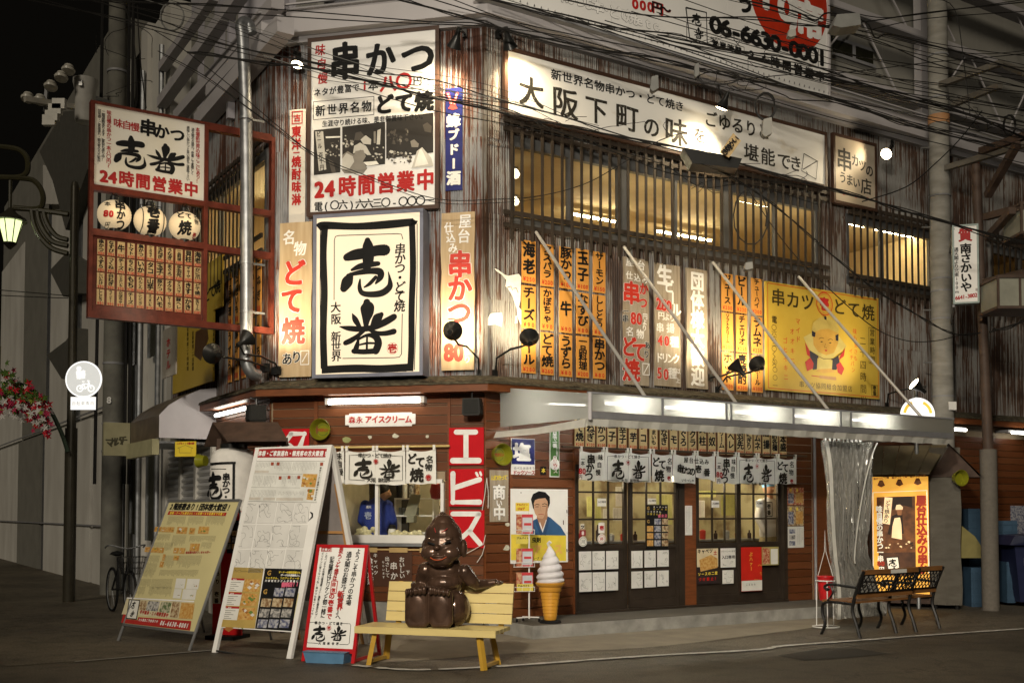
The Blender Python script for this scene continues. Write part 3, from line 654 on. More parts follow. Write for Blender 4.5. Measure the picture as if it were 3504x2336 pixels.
sp('back_wall_panel', MB().box(-4.2, .6, 1.6, 1.7, 7.5, 14.5), PANELV, Cf)
# right back wall: panels with horizontal beams and diagonal rods
a = 6.0
while a < 22: sp('wall_panel', MB().box(a + .006, a + .90, .9, 1.0, 6.8, 15), PANEL, R); a += .906
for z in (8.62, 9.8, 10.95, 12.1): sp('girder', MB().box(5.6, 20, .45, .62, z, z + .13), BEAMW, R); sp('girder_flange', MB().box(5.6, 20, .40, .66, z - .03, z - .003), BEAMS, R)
for a0, z0, a1, z1 in ((6.5, 8.6, 7.6, 9.8), (7.6, 9.8, 8.6, 8.6), (8.9, 9.8, 7.8, 11), (9.6, 8.6, 10.6, 9.8), (10.6, 9.8, 11.6, 8.6), (11.8, 8.6, 12.6, 9.8), (10.2, 9.9, 9.2, 11.), (12, 11, 13, 9.8)):
    sp('brace_rod', MB().tube([(a0, .5, z0 + .1), (a1, .5, z1 + .1)], .018, 6), BEAMW, R)
for a in (9.25, 13.4): sp('column', MB().box(a, a + .2, .5, .65, 6.9, 15), BEAMW, R)
pass
sp('diagonal_strut', MB().beam((9.4, .35, 7.5), (14.6, .35, 9.3),   .08, .08), BEAMW, R)
a0, c0 = R.P(G('d', 780, 300), -.86); a1, c1 = R.P(G('d', 1085, 500), -.86); w_ = sp('window', MB().box(a0, a1, .86, .89, c1, c0), mat('dark_window', (.02, .02, .012), .2), R); mb = MB(); am = (a0 + a1) / 2; mb.box(am - .03, am + .03, .84, .858, c1, c0); mb.box(a0 - .05, a1 + .05, .84, .858, c0, c0 + .05); mb.box(a0 - .05, a1 + .05, .84, .858, c1 - .05, c1); sp('frame', mb, GREYP, R, parent=w_)
# left: panelled side wall and slanting struts
sp('side_wall', MB().box(-5.4, .2, .5, .6, 7.5, 15), PANEL, Lf)
for a0, a1 in ((-5.4, -4.9), (-4.0, -3.72), (-2.2, -1.9), (-.9, -.55)): sp('wall_panel', MB().box(a0, a1, .4, .498, 7.4, 15), PANELV, Lf)
for p, q, w in ((('a', 1245, 520), ('a', 1640, -30), .14), (('a', 1240, 795), ('a', 1860, -60), .17), (('a', 1365, 900), ('a', 2130, 20), .17), (('a', 1540, 940), ('a', 2190, 190), .22), (('a', 1600, 700), ('a', 1830, 500), .1)):
    a0, c0 = Lf.P(G(*p), .15); a1, c1 = Lf.P(G(*q), .15); sp('slanting_strut', MB().beam((a0, -.15, c0), (a1, -.15, c1), w, w), BEAMW, Lf)
for p, q in ((('a', 1760, 0), ('a', 1760, 900)),): 
    a0, c0 = Lf.P(G(*p), .1); a1, c1 = Lf.P(G(*q), .1); sp('upright', MB().box(a0 - .04, a0 + .04, -.12, -.02, c1, c0 + 1.5), PANELV, Lf)

# NEIGHBOURS ALONG THE ALLEY
NB = Thing('white_building', 'white panelled building with silver shutters beyond the restaurant in the dark alley', 'building', Lf, (-6, 0, 0))
WALLW = mat('white_wall_panel', (.60, .585, .54), .6, col2=(.44, .42, .38), scale=1.3, stretch=(1, 1, .4), thr=.55, sharp=.2); WALLD = mat('grey_wall_panel', (.19, .184, .16), .7, var=.1, scale=2)
a = -2.36; 
NB.part('wall', MB().box(-5.0, -2.38, .02, .3, 0, 3.3), WALLD)
for i in range(3):
    x0 = -2.5 - i * .86; mb = MB(); 
    for k in range(24): z = .15 + k * .1; mb.add([(x0 - .74, .0, z), (x0, .0, z), (x0, -.035, z + .045), (x0 - .74, -.035, z + .045), (x0, .0, z + .095), (x0 - .74, .0, z + .095)], [(0, 1, 2, 3), (3, 2, 4, 5)])
    NB.part('roller_shutter', mb, mat('shutter_silver', (.55, .55, .55), .35, metal=.5, var=.05))
    NB.part('shutter_post', MB().box(x0, x0 + .11, -.05, .02, 0, 2.75), WALLW)
x = -5.0
for w_, m_, top, d in ((.5, WALLW, 10.3, .05), (.12, STEEL, 4.6, .09), (.75, WALLW, 10.3, .02), (.5, WALLW, 10.4, .1), (.12, STEEL, 4.6, .12), (.9, WALLD, 10.2, .02), (.6, WALLW, 10.3, .07)):
    NB.part('wall_pilaster', MB().box(x - w_, x, -d, .3, 0, top), m_); x -= w_ + .01
NB.part('wall', MB().box(x - .01, -4.95, .3, .5, 0, 10.1), WALLD)
# neighbour's curved awning and its name box
NA = Thing('curved_awning', 'curved brown canopy with pale end panel over the neighbour shutters', 'awning', Lf, (-3.2, 0, 2.5))
prof = [(0, 3.34), (-.25, 3.30), (-.5, 3.18), (-.7, 3.05), (-.836, 2.90), (-.836, 2.57), (0, 2.57)]
NA.part('end_panel', MB().add([(-2.36, b, z) for b, z in prof] + [(-2.372, b, z) for b, z in prof], [tuple(range(7)), tuple(range(13, 6, -1))]), mat('awning_end_lilac', (.52, .50, .53), .5, var=.05))
NA.part('cover', MB().add([(x, b, z) for x in (-2.373, -4.1) for b, z in prof], [(i, i + 1, i + 8, i + 7) for i in range(5)]), mat('awning_brown', (.10, .075, .05), .45, var=.3))
NA.part('valance', MB().box(-4.1, -2.5, -.90, -.80, 2.33, 2.56), mat('olive_plastic', (.36, .34, .20), .5))
NA.part('underside', MB().box(-4.1, -2.5, -.80, 0, 2.50, 2.53), STEEL)
NS = Fr(Lf.W(-4.12, 0, 0), uR)
T, g = signT('name_box', 'olive shop sign box lettered in dark katakana at the neighbour canopy end', 'sign', NS, 1.2 * 0 + .0, 'i', 800, 545, 995, 805, mat('olive_sign', (.30, .28, .17), .5), thick=.1)
g.t('マルハチ', 'i', 842, 702, 942, 684, 74, mat('olive_ink', (.06, .055, .03)), 3, 1.); g.done()
# far buildings down the alley
for x, z, h in ((-5.9, 1.0, 1.6), (-5.9, 4.2, 1.2), (-7.0, 4.2, 1.2), (-7.1, 1.1, 1.5), (-8.3, 4.4, 1.3), (-6.9, 6.6, 1.2)):
    f_ = NB.part('window', MB().box(x, x + .5, -.13, -.11, z, z + h), mat('dark_window')); NB.part('frame', MB().box(x - .04, x, -.15, -.1, z, z + h), STEEL, parent=f_)
for x in (-5.15, -6.45, -7.6): NB.part('drainpipe', MB().tube([(x, -.16, 0), (x, -.16, 9.5)], .045, 8), STEEL)
for z in (2.9, 5.9): NB.part('cornice', MB().box(-8.5, -5.0, -.2, -.12, z, z + .07), WALLW)
FB = Thing('tall_grey_building', 'tall dim grey building with zigzag face down the alley by the street lamp', 'building', Lf, (-14, 0, 0))
FB.part('wall', MB().box(-26, -9.3, .0, 3, 3.5, 11.7), WALLD)
ZD = mat('zigzag_dark', (.085, .082, .07), .7)
for pts in ([('a', 500, 860), ('a', 690, 840), ('a', 690, 1300), ('e', 520, 420), ('a', 420, 1390), ('a', 318, 1165)], [('e', 520, 600), ('e', 398, 730), ('e', 500, 930), ('e', 600, 900), ('e', 600, 650)], [('e', 520, 1270), ('e', 375, 1378), ('e', 490, 1560), ('e', 600, 1560), ('e', 600, 1170)]):
    FB.part('zigzag_panel', MB().prism([Lf.P(G(*p), .25) for p in pts], -.3, -.02), ZD)
P = [Lf.P(G('a', x, y), .1) for x, y in ((360, 1270), (500, 1568), (362, 1568))]; FB.part('zigzag_panel', MB().prism(P, -.2, -.02), WALLW)
for i, (x0, x1, m_) in enumerate(((-9.3, -10.6, WALLW), (-10.8, -12.4, WALLW), (-12.6, -13.2, STEEL), (-13.4, -16.5, WALLW), (-16.6, -17, STEEL), (-17.2, -21, WALLD), (-21.2, -26, WALLW))):
    FB.part('ground_floor_panel', MB().box(x0, x1, -.1 - .03 * (i % 2), .3, 0, 3.5), m_)
    FB.part('wall_pilaster', MB().box(x0, x1, -.04, -.005, 3.6, 9.5 + (i % 3) * .6), m_)
for i in range(9):
    mb = MB(); z = 1.2 + i * .8; mb.box(-25, -9.4, -.18, -.15, z, z + .03) if i in (0, 3) else mb.box(-13, -12.9, -.2, -.15, z, z + .5); FB.part('rail', mb, GREYP)
OB = Thing('dark_building', 'dark facade on the far left edge of the alley behind the flowers', 'building', WF, (-17, 36, 0))
OB.part('wall', MB().box(-22, -16.6, 36, 40, 0, 7), mat('dark_olive_wall', (.06, .055, .03), .8)); 
for x in (-19.3, -18.2, -17.4): OB.part('pillar', MB().box(x, x + .15, 35.8, 36, 0, 7), mat('dark_olive_wall'))
# SIGNS ON THE UPPER FLOOR
DKF = mat('dark_brown_sign_frame', (.055, .028, .018), .5)
T, g = signT('tall_sign', 'tall white sign with three black and white photographs above the lightbox on the corner', 'sign', Cf, .10, 'b', 372, 325, 1318, 1568, SIGNW, .05, rim=DKF, rimw=.05)
a0, a1, c0, c1 = rectlocal(Cf, .10, 'b', 372, 330, 1318, 1568)
T.part('lower_board', MB().box(a0, a1, -.099, -.05, 5.33, c0 + .01), SIGNW)
g.t('味自慢', 'b', 440, 385, 458, 600, 95, RED, 2, .9, slant=.1)
g.t('串', 'b', 630, 470, 630, 470, 300, BLACK, 3, .85, wob=.02); g.t('か', 'b', 900, 455, 900, 455, 275, BLACK, 3, .9, wob=.02); g.t('つ', 'b', 1190, 440, 1190, 440, 275, BLACK, 3, 1.05, wob=.02)
g.t('ネタが豊富で', 'b', 418, 712, 712, 672, 66, BLACK, 2, .9); g.t('1', 'b', 780, 655, 780, 655, 90, RED, 3); g.t('本', 'b', 845, 655, 845, 655, 85, BLACK, 2); g.t('八〇', 'b', 960, 640, 1080, 622, 135, RED, 3); g.t('円〜', 'b', 1185, 618, 1262, 610, 75, BLACK, 2)
g.frame('b', 388, 782, 850, 880, .007); g.t('新世界名物', 'b', 440, 850, 795, 815, 90, BLACK, 2, .92); g.t('どて焼', 'b', 930, 800, 1235, 775, 158, BLACK, 4, .95)
g.t('生涯守り続ける味、是非御賞味下さい。', 'b', 475, 950, 1230, 890, 52, BLACK, 2, .88)
g.t('24', 'b', 432, 1450, 512, 1442, 165, RED, 4, .9); g.t('時間営業中', 'b', 645, 1428, 1245, 1378, 165, RED, 3, .88)
g.t('電', 'f', 425, 240, 425, 240, 80, BLACK, 2, .9); g.t('(〇六)六六三〇-〇〇〇一', 'f', 485, 232, 1275, 190, 80, BLACK, 2, 1.)
# the three printed photographs
def photo(x0, y0, x1, y1, shapes, sk=-.11):
    Y = lambda x, y: y + (x - 386) * sk
    g.poly([(x0, Y(x0, y0)), (x1, Y(x1, y0)), (x1, Y(x1, y1)), (x0, Y(x0, y1))], 'b', PHOTO[0])
    for k, (m, pts) in enumerate(shapes): g.poly([(x, y) for x, y in pts], 'b', PHOTO[m], lift=.004 + k * .0004)
def specks(x0, y0, x1, y1, n, seed, s0=4, s1=16, ms=(1, 2, 3), l0=.0034):
    rr = Rnd(seed); out = []
    for i in range(n):
        x, y = rr.uniform(x0, x1), rr.uniform(y0, y1); w, h = rr.uniform(s0, s1), rr.uniform(s0, s1); m = rr.choice(ms)
        g.poly([(x - w, y), (x - w * .3, y - h), (x + w * .8, y - h * .5), (x + w, y + h * .5), (x, y + h)], 'b', PHOTO[m], lift=l0 + i * .00001)
photo(390, 1000, 593, 1345, [(3, [(400, 1010), (462, 1008), (486, 1300), (430, 1312)]), (4, [(482, 1048), (593, 1045), (593, 1056), (482, 1062)]), (1, [(500, 1220), (530, 1330), (560, 1320), (540, 1240)])])
specks(480, 1080, 590, 1200, 26, 1, 3, 10)
for ch, y in zip('ビール百十円', (1030, 1075, 1120, 1190, 1235, 1285)): g.t(ch, 'b', 428 + (y - 1030) * .1, y, 428 + (y - 1030) * .1, y, 46, PHOTO[0], 2, .8, lift=.008)
photo(608, 1000, 937, 1325, [(2, [(625, 1330), (608, 1310), (608, 1190), (650, 1160), (700, 1190), (760, 1230), (800, 1290), (770, 1330)]), (3, [(608, 1220), (640, 1175), (690, 1200), (700, 1240), (660, 1300), (608, 1300)]),
    (3, [(690, 1180), (700, 1120), (745, 1095), (790, 1120), (830, 1190), (800, 1190), (750, 1150)]), (2, [(710, 1160), (770, 1150), (790, 1200), (760, 1250), (720, 1240), (690, 1210)]),
    (3, [(740, 1060), (790, 1040), (830, 1070), (828, 1110), (770, 1105)]), (1, [(710, 1020), (750, 1010), (780, 1045), (740, 1080), (700, 1075)]), (4, [(770, 1245), (870, 1235), (890, 1260), (800, 1275)]), (2, [(700, 1290), (740, 1265), (800, 1300), (720, 1310)]), (3, [(878, 1000), (905, 990), (898, 1110), (872, 1110)]), (2, [(850, 1010), (866, 1008), (866, 1100), (850, 1100)])], -.12)
specks(612, 1040, 700, 1130, 16, 2, 3, 14); specks(840, 1130, 930, 1220, 12, 3, 3, 12)
photo(945, 985, 1306, 1290, [(3, [(1140, 1290), (1180, 1160), (1220, 1130), (1290, 1210), (1306, 1270), (1306, 1275)]), (4, [(1160, 1280), (1200, 1150), (1215, 1140), (1270, 1260)]), (2, [(1140, 1130), (1130, 1085), (1160, 1065), (1200, 1080), (1190, 1130)]), (0, [(1118, 1090), (1130, 1030), (1175, 1005), (1215, 1040), (1225, 1090), (1190, 1100), (1160, 1070)]),
    (1, [(1225, 960), (1260, 940), (1295, 970), (1290, 1020), (1240, 1010)])], -.13)
specks(960, 1160, 1130, 1250, 30, 4, 4, 20, (1, 2, 3)); specks(955, 990, 1110, 1110, 24, 5, 4, 16, (1, 1, 2))
g.done()

# illuminated box
a0, a1, c0, c1 = rectlocal(Cf, .27, 'f', 385, 305, 1225, 1530)
T = Thing('lightbox_sign', 'big glowing lightbox with two huge black brushed characters over the serving window', 'sign', Cf, ((a0 + a1) / 2, 0, c0))
ALU = mat('aluminium_frame', (.17, .18, .23), .5, metal=.2)
T.part('case', MB().box(a0, a1, -.24, -.01, c0, c1), ALU)
mb = MB(); w = .045
for q in ((a0, a1, c1 - w, c1), (a0, a1, c0, c0 + w), (a0, a0 + w, c0 + w, c1 - w), (a1 - w, a1, c0 + w, c1 - w)): mb.box(q[0], q[1], -.275, -.24, q[2], q[3])
T.part('frame', mb, ALU)
GLOWP = mat('glowing_panel', (.52, .45, .34), .5, emit=.62, ecol=(1.0, .80, .54), var=.03, scale=1.4)
T.part('lit_panel', MB().quad((a0 + w, -.262, c0 + w), (a1 - w, -.262, c0 + w), (a1 - w, -.262, c1 - w), (a0 + w, -.262, c1 - w)), GLOWP)
g = Sg(T, .263); K = MATS['black_ink']
wob = lambda pts: smo(pts, 6)
g.line(wob([(425, 405, 40), (470, 385, 60), (700, 392, 62), (900, 382, 62), (1130, 360, 58), (1160, 352, 50)]), 'f', [40 + 16 * sin(i * .4) * .3 + 18 for i in range(31)])
g.line(wob([(475, 380, 0), (462, 600, 0), (470, 900, 0), (462, 1200, 0), (470, 1480, 0)]), 'f', 56)
g.line(wob([(1142, 365, 0), (1150, 700, 0), (1140, 1000, 0), (1138, 1300, 0), (1128, 1500, 0)]), 'f', 50)
g.line(wob([(450, 1490, 0), (700, 1478, 0), (900, 1482, 0), (1125, 1470, 0)]), 'f', 58, lift=.0033)
g.line(wob([(440, 420, 0), (438, 900, 0), (445, 1470, 0)]), 'f', 6, lift=.0035); g.line(wob([(1182, 370, 0), (1180, 900, 0), (1160, 1490, 0)]), 'f', 6, lift=.0035); g.line(wob([(470, 1508, 0), (800, 1505, 0), (1100, 1500, 0)]), 'f', 6, lift=.0035)
g.line([(545, 955), (547, 500), (555, 470), (580, 462), (1030, 448), (1062, 452), (1072, 490)], 'f', 6); g.line([(1068, 1060), (1062, 1370), (1045, 1392), (1010, 1396), (610, 1402)], 'f', 6)
g.brush('f', 793, 706, 428, 455, 'one'); g.brush('f', 798, 1157, 455, 430, 'ban')
g.t('串かつ・どて焼', 'f', 1052, 565, 1048, 1000, 96, BLACK, 2, .95, slant=.08); g.t('大阪', 'f', 558, 1010, 560, 1100, 86, BLACK, 2); g.t('新世界', 'f', 560, 1235, 562, 1385, 84, BLACK, 2)
a, c = Cf.P(G('f', 992, 1325), .266); g.mb(RED).ring((a, c), .068, .072, -.2662, 24); g.t('壱', 'f', 992, 1325, 992, 1325, 75, RED, 3); g.done()
T.light('panel_light', ((a0 + a1) / 2, -.4, (c0 + c1) / 2), 6, (1, .86, .62), .6)

# narrow hanging signs and weathered boards on the corner
def vboard(name, label, cat, fr, off, r, x0, y0, x1, y1, m, thick=.025, group=None, jag=0.):
    """upright board with slightly irregular edges"""
    a0, a1, c0, c1 = rectlocal(fr, off, r, x0, y0, x1, y1); T = Thing(name, label, cat, fr, ((a0 + a1) / 2, -off, c0), group)
    L_, R_ = [], []; n = 8
    for i in range(n + 1): z = c0 + (c1 - c0) * i / n; L_.append((a0 + random.uniform(-jag, jag), z)); R_.append((a1 + random.uniform(-jag, jag), z))
    T.part('board', MB().prism(L_ + R_[::-1], -off, -off + thick), m); return T, Sg(T, off)
T, g = vboard('name_plate', 'narrow white plate with red characters left of the tall sign', 'sign', Cf, .03, 'b', 205, 845, 320, 1780, mat('chipped_white_plate', (.66, .62, .55), .5, col2=(.40, .28, .18), scale=9, thr=.72, sharp=.08), .01, jag=.004)
g.frame('b', 225, 860, 300, 945, .014, RED); g.t('古', 'b', 262, 905, 262, 905, 60, RED, 3); g.t('東洋', 'b', 256, 1010, 256, 1105, 92, RED, 3, .85); g.t('一', 'b', 256, 1172, 256, 1172, 60, RED, 3, .9); g.t('焼酎味淋', 'b', 256, 1240, 256, 1530, 92, RED, 3, .85); g.done()
T, g = vboard('enamel_plate', 'navy enamel plate with red bee emblem and white characters right of the tall sign', 'sign', Cf, .03, 'b', 1400, 680, 1528, 1455, BLUEEN, .01)
g.t('蜂', 'b', 1460, 925, 1460, 925, 112, WHITE, 4, 1.0); g.t('ブドー', 'b', 1460, 1035, 1462, 1255, 92, WHITE, 4, 1.); g.t('酒', 'b', 1462, 1365, 1462, 1365, 112, WHITE, 4)
ORED = mat('emblem_red', (.55, .06, .05), .4); PINK = mat('emblem_pink', (.72, .40, .36), .4)
g.poly([(1445, 830), (1400, 715), (1425, 705), (1445, 760), (1462, 760), (1482, 705), (1500, 712), (1470, 830)], 'b', ORED); g.poly([(1448, 815), (1412, 725), (1422, 718), (1446, 775)], 'b', PINK, .004); g.poly([(1465, 815), (1492, 725), (1482, 718), (1464, 775)], 'b', PINK, .004); g.poly([(1420, 835), (1440, 800), (1475, 800), (1492, 835), (1455, 845)], 'b', ORED, .0045); g.done()
T, g = vboard('wooden_signboard', 'tall pale wooden board with big red painted kana left of the lightbox', 'sign', Cf, .07, 'f', 128, 368, 368, 1540, WOODL, .03, 'weathered wooden signboards', .008)
REDP = mat('board_red_paint', (.50, .035, .02), .45); WP = mat('board_white_paint', (.80, .78, .74), .45)
g.t('名物', 'f', 202, 475, 285, 560, 118, WP, 2, .9, slant=.1); g.t('どて', 'f', 238, 745, 222, 960, 215, REDP, 3, .9, outline=WP, wob=.02); g.t('焼', 'f', 232, 1190, 232, 1190, 215, REDP, 3, .9, outline=WP); g.t('あり', 'f', 185, 1405, 258, 1390, 100, BLACK, 2, .9, outline=WP); g.frame('f', 290, 1345, 350, 1448, .012, WP); g.line([(300, 1430), (340, 1360)], 'f', 8, WP); g.done()
T, g = vboard('wooden_signboard', 'tall pale wooden board with red kana and 80 right of the lightbox', 'sign', Cf, .07, 'f', 1366, 292, 1618, 1488, WOODL, .03, 'weathered wooden signboards', .008)
g.t('屋台', 'f', 1550, 350, 1540, 465, 115, WP, 2, .9); g.t('仕込み', 'f', 1425, 400, 1455, 555, 84, WP, 2, .9); g.t('串かつ', 'f', 1510, 680, 1505, 1050, 215, REDP, 3, .92, outline=WP, wob=.02); g.t('一串', 'f', 1445, 1100, 1448, 1150, 60, BLACK, 2); g.t('80', 'f', 1425, 1350, 1500, 1350, 180, REDP, 4, .8, outline=WP); g.t('円より', 'f', 1575, 1290, 1565, 1410, 60, WP, 2); g.done()

# long white sign on the street front
T, g = signT('long_sign', 'long stained white sign with brushed black characters above the lattice windows', 'sign', R, .16, 's', 1738, 174, 2823, 633, SIGNDIRT, .05, rim=DKF, rimw=.05)
INK = INKBR
g.t('新世界名物串かつ・どて焼き', 'c', 455, 577, 1400, 815, 84, BLACK, 2, 1.18)
g.t('大', 'c', 262, 705, 262, 705, 250, INK, 2, .95, wob=.03); g.t('阪', 'c', 525, 790, 525, 790, 240, INK, 2, 1.05, wob=.03); g.t('下', 'c', 762, 845, 762, 845, 220, INK, 2, 1.0); g.t('町', 'c', 1000, 900, 1000, 900, 220, INK, 2, 1.05, wob=.03); g.t('の', 'c', 1185, 975, 1185, 975, 170, INK, 2, 1.); g.t('味', 'c', 1375, 1010, 1375, 1010, 220, INK, 2, 1.1, wob=.02)
g.t('を', 'c', 1555, 1040, 1555, 1040, 125, INK, 2, 1.1); g.t('ごゆるりと', 'c', 1640, 915, 2045, 1010, 130, INK, 2, 1.05, wob=.02)
g.t('堪能で', 'd', 150, 1172, 400, 1235, 138, INK, 2, 1.15); g.done()
# redo the tail of the sentence with frame coordinates from the right part
g = Sg(T, .16); g.t('き', 'd', 490, 1255, 490, 1255, 125, INK, 2, 1.1); g.line([(552, 1178), (658, 1238), (645, 1375), (535, 1310), (552, 1178)], 'd', 7, INK); g.line([(545, 1300), (655, 1235)], 'd', 7, INK); g.done()
T, g = signT('square_sign', 'small brownish sign with brushed characters at the right end of the long sign', 'sign', R, .14, 'd', 790, 1040, 1100, 1560 + 40, mat('tea_stained_panel', (.46, .40, .32), .5, col2=(.34, .28, .20), scale=2.2, thr=.5, sharp=.3), .05, rim=DKF, rimw=.045)
g.t('串', 'd', 862, 1225, 862, 1225, 190, INK, 2, .95); g.t('カツの', 'd', 945, 1230, 1055, 1310, 100, INK, 2, .9); g.t('うまい', 'd', 850, 1360, 955, 1400, 95, INK, 2, .9); g.t('店', 'd', 1030, 1430, 1030, 1430, 130, INK, 2, 1.); g.t('新世界', 'd', 860, 1485, 1040, 1525, 30, RED, 1, 1.); g.done()

# orange menu slips
def slip_thing(fr, a0, a1, c0, c1, off, text, price, label, group, m=SLIPO, ink=BLACK):
    T = Thing('menu_slip', label, 'menu slip', fr, ((a0 + a1) / 2, -off, c0), group)
    T.part('board', MB().box(a0, a1, -off, -off + .012, c0, c1), m)
    mi = MB(); w = a1 - a0; h = (c1 - c0); pr = h * .17; n = len(text); sp = (h - pr * 1.25) / n; s = min(sp * 1.08, w * .98 if n < 5 else w * .9)
    for i, ch in enumerate(text): put(mi, ch, (a0 + a1) / 2, c1 - h * .02 - sp * (i + .5), s, -off - .003, 3, min(1.2, w * .92 / s), random.uniform(-.05, .05), .02, 0, True)
    T.part('lettering', mi, ink); mp = MB(); ps = h * .14
    for i, ch in enumerate('¥' + price): put(mp, ch, (a0 + a1) / 2 + (i - len(price) / 2) * w * .88 / (len(price) + 1), c0 + pr * .55, ps, -off - .003, 2, min(.9, w * .88 / (len(price) + 1) / ps / .6))
    T.part('price', mp, mat('slip_red', (.50, .03, .01), .5)); return T
EN1 = [[('海老', '250', 'prawn'), ('チーズ', '90', 'cheese'), ('ビール', '280', 'beer')], [('アスパラ', '200', 'asparagus'), ('かぼちゃ', '90', 'pumpkin'), ('どて焼', '260', 'beef stew')], [('豚かつ', '100', 'pork'), ('牛', '90', 'beef'), ('うずら', '80', 'quail egg')], [('玉子', '100', 'egg'), ('なすび', '80', 'aubergine'), ('一品料理', '200', 'side dishes')], [('サーモン', '150', 'salmon'), ('ししとう', '80', 'green pepper'), ('串かつ', '80', 'skewer')]]
for (x0, x1, y), col in zip(((192, 298, 495), (335, 435, 515), (480, 576, 538), (610, 705, 558), (738, 832, 580)), EN1):
    a0 = R.P(G('g', x0, y), .03)[0]; a1 = R.P(G('g', x1, y), .03)[0]
    for k, (t, p, en) in enumerate(col):
        c1 = 4.965 - k * .578 + random.uniform(-.006, .006); slip_thing(R, a0 + random.uniform(-.004, .004), a1, c1 - .548, c1, .03, t, p, 'orange slip offering %s for %s yen, %s slip left of the wooden boards' % (en, p, ('top', 'middle', 'bottom')[k]), 'orange menu slips on the rusted wall')
EN2 = [[('ジュース', '200', 'juice'), ('ソフトクリーム', '200', 'soft ice cream'), ('ホット', '200', 'hot drink')], [('ビール', '220', 'small beer'), ('チェリオ', '250', 'fruit soda'), ('麦焼酎', '300', 'barley spirit')], [('チューハイ', '300', 'spirit and soda'), ('ラムネ', '250', 'marble soda'), ('ハイボール', '300', 'highball')]]
for (x0, x1, y), col in zip(((1722, 1808, 745), (1833, 1916, 760), (1950, 2032, 780)), EN2):
    a0 = R.P(G('g', x0, y), .03)[0]; a1 = R.P(G('g', x1, y), .03)[0]
    for k, (t, p, en) in enumerate(col):
        c1 = 4.945 - k * .572; slip_thing(R, a0, a1, c1 - .545, c1, .03, t, p, 'orange slip offering %s for %s yen, %s slip beside the yellow sign' % (en, p, ('top', 'middle', 'bottom')[k]), 'orange menu slips on the rusted wall')
# three boards
T, g = vboard('wooden_signboard', 'wooden board with red 80 and big red kana right of the orange slips', 'sign', R, .05, 'g', 975, 620, 1170, 1615, WOODG, .03, 'weathered wooden signboards', .012)
g.t('屋台', 'g', 1020, 660, 1105, 690, 80, WP, 2); g.t('仕込み', 'g', 1015, 765, 1135, 800, 66, WP, 2); g.t('串', 'g', 1030, 900, 1030, 900, 185, REDP, 3, .95, outline=WP); g.t('かつ', 'g', 1125, 870, 1118, 975, 100, REDP, 3, .9, outline=WP); g.t('一串', 'g', 990, 1040, 985, 1095, 62, BLACK, 2, outline=WP); g.t('80', 'g', 1045, 1090, 1090, 1095, 125, REDP, 3, .85, outline=WP); g.t('円より', 'g', 1135, 1080, 1130, 1170, 50, WP, 2); g.t('名物', 'g', 1020, 1195, 1098, 1215, 78, WP, 2); g.t('どて', 'g', 1010, 1310, 1090, 1350, 165, REDP, 3, .9, outline=WP); g.t('あり', 'g', 1150, 1300, 1145, 1370, 62, BLACK, 2, outline=WP); g.t('焼', 'g', 1030, 1490, 1030, 1490, 180, REDP, 3, .95, outline=WP); g.frame('g', 1118, 1440, 1168, 1530, .012, WP); g.line([(1125, 1520), (1162, 1450)], 'g', 8, WP); g.done()
T, g = vboard('wooden_signboard', 'middle wooden board painted with 280, 40 and 50 in red', 'sign', R, .05, 'g', 1213, 668, 1412, 1625, WOODG, .03, 'weathered wooden signboards', .010)
g.t('生', 'g', 1285, 765, 1285, 765, 165, WP, 3, .95); g.t('ビール', 'g', 1320, 850, 1375, 1030, 110, WP, 3, .9); g.t('280', 'g', 1240, 980, 1318, 1000, 125, REDP, 3, .8, outline=WP); g.t('円より', 'g', 1260, 1075, 1345, 1090, 66, WP, 2); g.t('串', 'g', 1250, 1165, 1250, 1165, 80, WP, 2); g.t('揚', 'g', 1330, 1170, 1330, 1170, 80, WP, 2); g.t('40', 'g', 1250, 1260, 1300, 1265, 105, REDP, 3, .85, outline=WP); g.t('種', 'g', 1360, 1275, 1360, 1275, 90, WP, 3); g.t('ドリンク', 'g', 1245, 1395, 1375, 1405, 84, WP, 2, .9); g.t('50', 'g', 1245, 1510, 1295, 1520, 115, REDP, 3, .85, outline=WP); g.t('種', 'g', 1345, 1515, 1345, 1515, 90, WP, 2); g.t('以上', 'g', 1390, 1500, 1388, 1570, 45, WP, 2); g.done()
T, g = vboard('wooden_signboard', 'rightmost of the wooden boards, large white characters only', 'sign', R, .05, 'g', 1455, 705, 1617, 1640, WOODG, .03, 'weathered wooden signboards', .010)
g.t('団体様大歓迎', 'g', 1535, 810, 1540, 1540, 150, WP, 3, .92, wob=.02); g.done()
# yellow sign with a kneeling figure
T, g = signT('yellow_sign', 'large yellow sign with a kneeling man figure lit by gooseneck lamps', 'sign', R, .06, 'h', 262, 808, 1132, 1570, YELSIGN, .04)
a0, a1, c0, c1 = rectlocal(R, .06, 'h', 262, 808, 1132, 1570); T.part('lower_board', MB().box(a0, a1, -.0595, -.02, 3.30, c0), YELSIGN)
g = Sg(T, .06); DY = mat('sign_dark_ink', (.05, .035, .01), .5); RY = mat('sign_orange_red', (.50, .08, .015), .5)
aa0, aa1, cc1, cc0 = a0 + .03, a1 - .03, c1 - .03, 3.33; M = g.mb(RY)
for p, q in (((aa0, cc1), (aa1, cc1)), ((aa0, cc0), (aa1, cc0)), ((aa0, cc0), (aa0, cc1)), ((aa1, cc0), (aa1, cc1))): M.line([p, q], .012, -.063)
g.t('串カツ', 'h', 355, 935, 580, 972, 138, DY, 2, 1.12); g.t('どて焼', 'h', 825, 1005, 1045, 1050, 130, DY, 2, 1.15); g.t('壱', 'h', 708, 985, 708, 985, 105, RED, 4, 1.)
a, c = R.P(G('h', 710, 985), .06); M.ring((a, c), .165, .185, -.063, 30, sx=1.0); M.ring((a, c), .145, .15, -.063, 30)
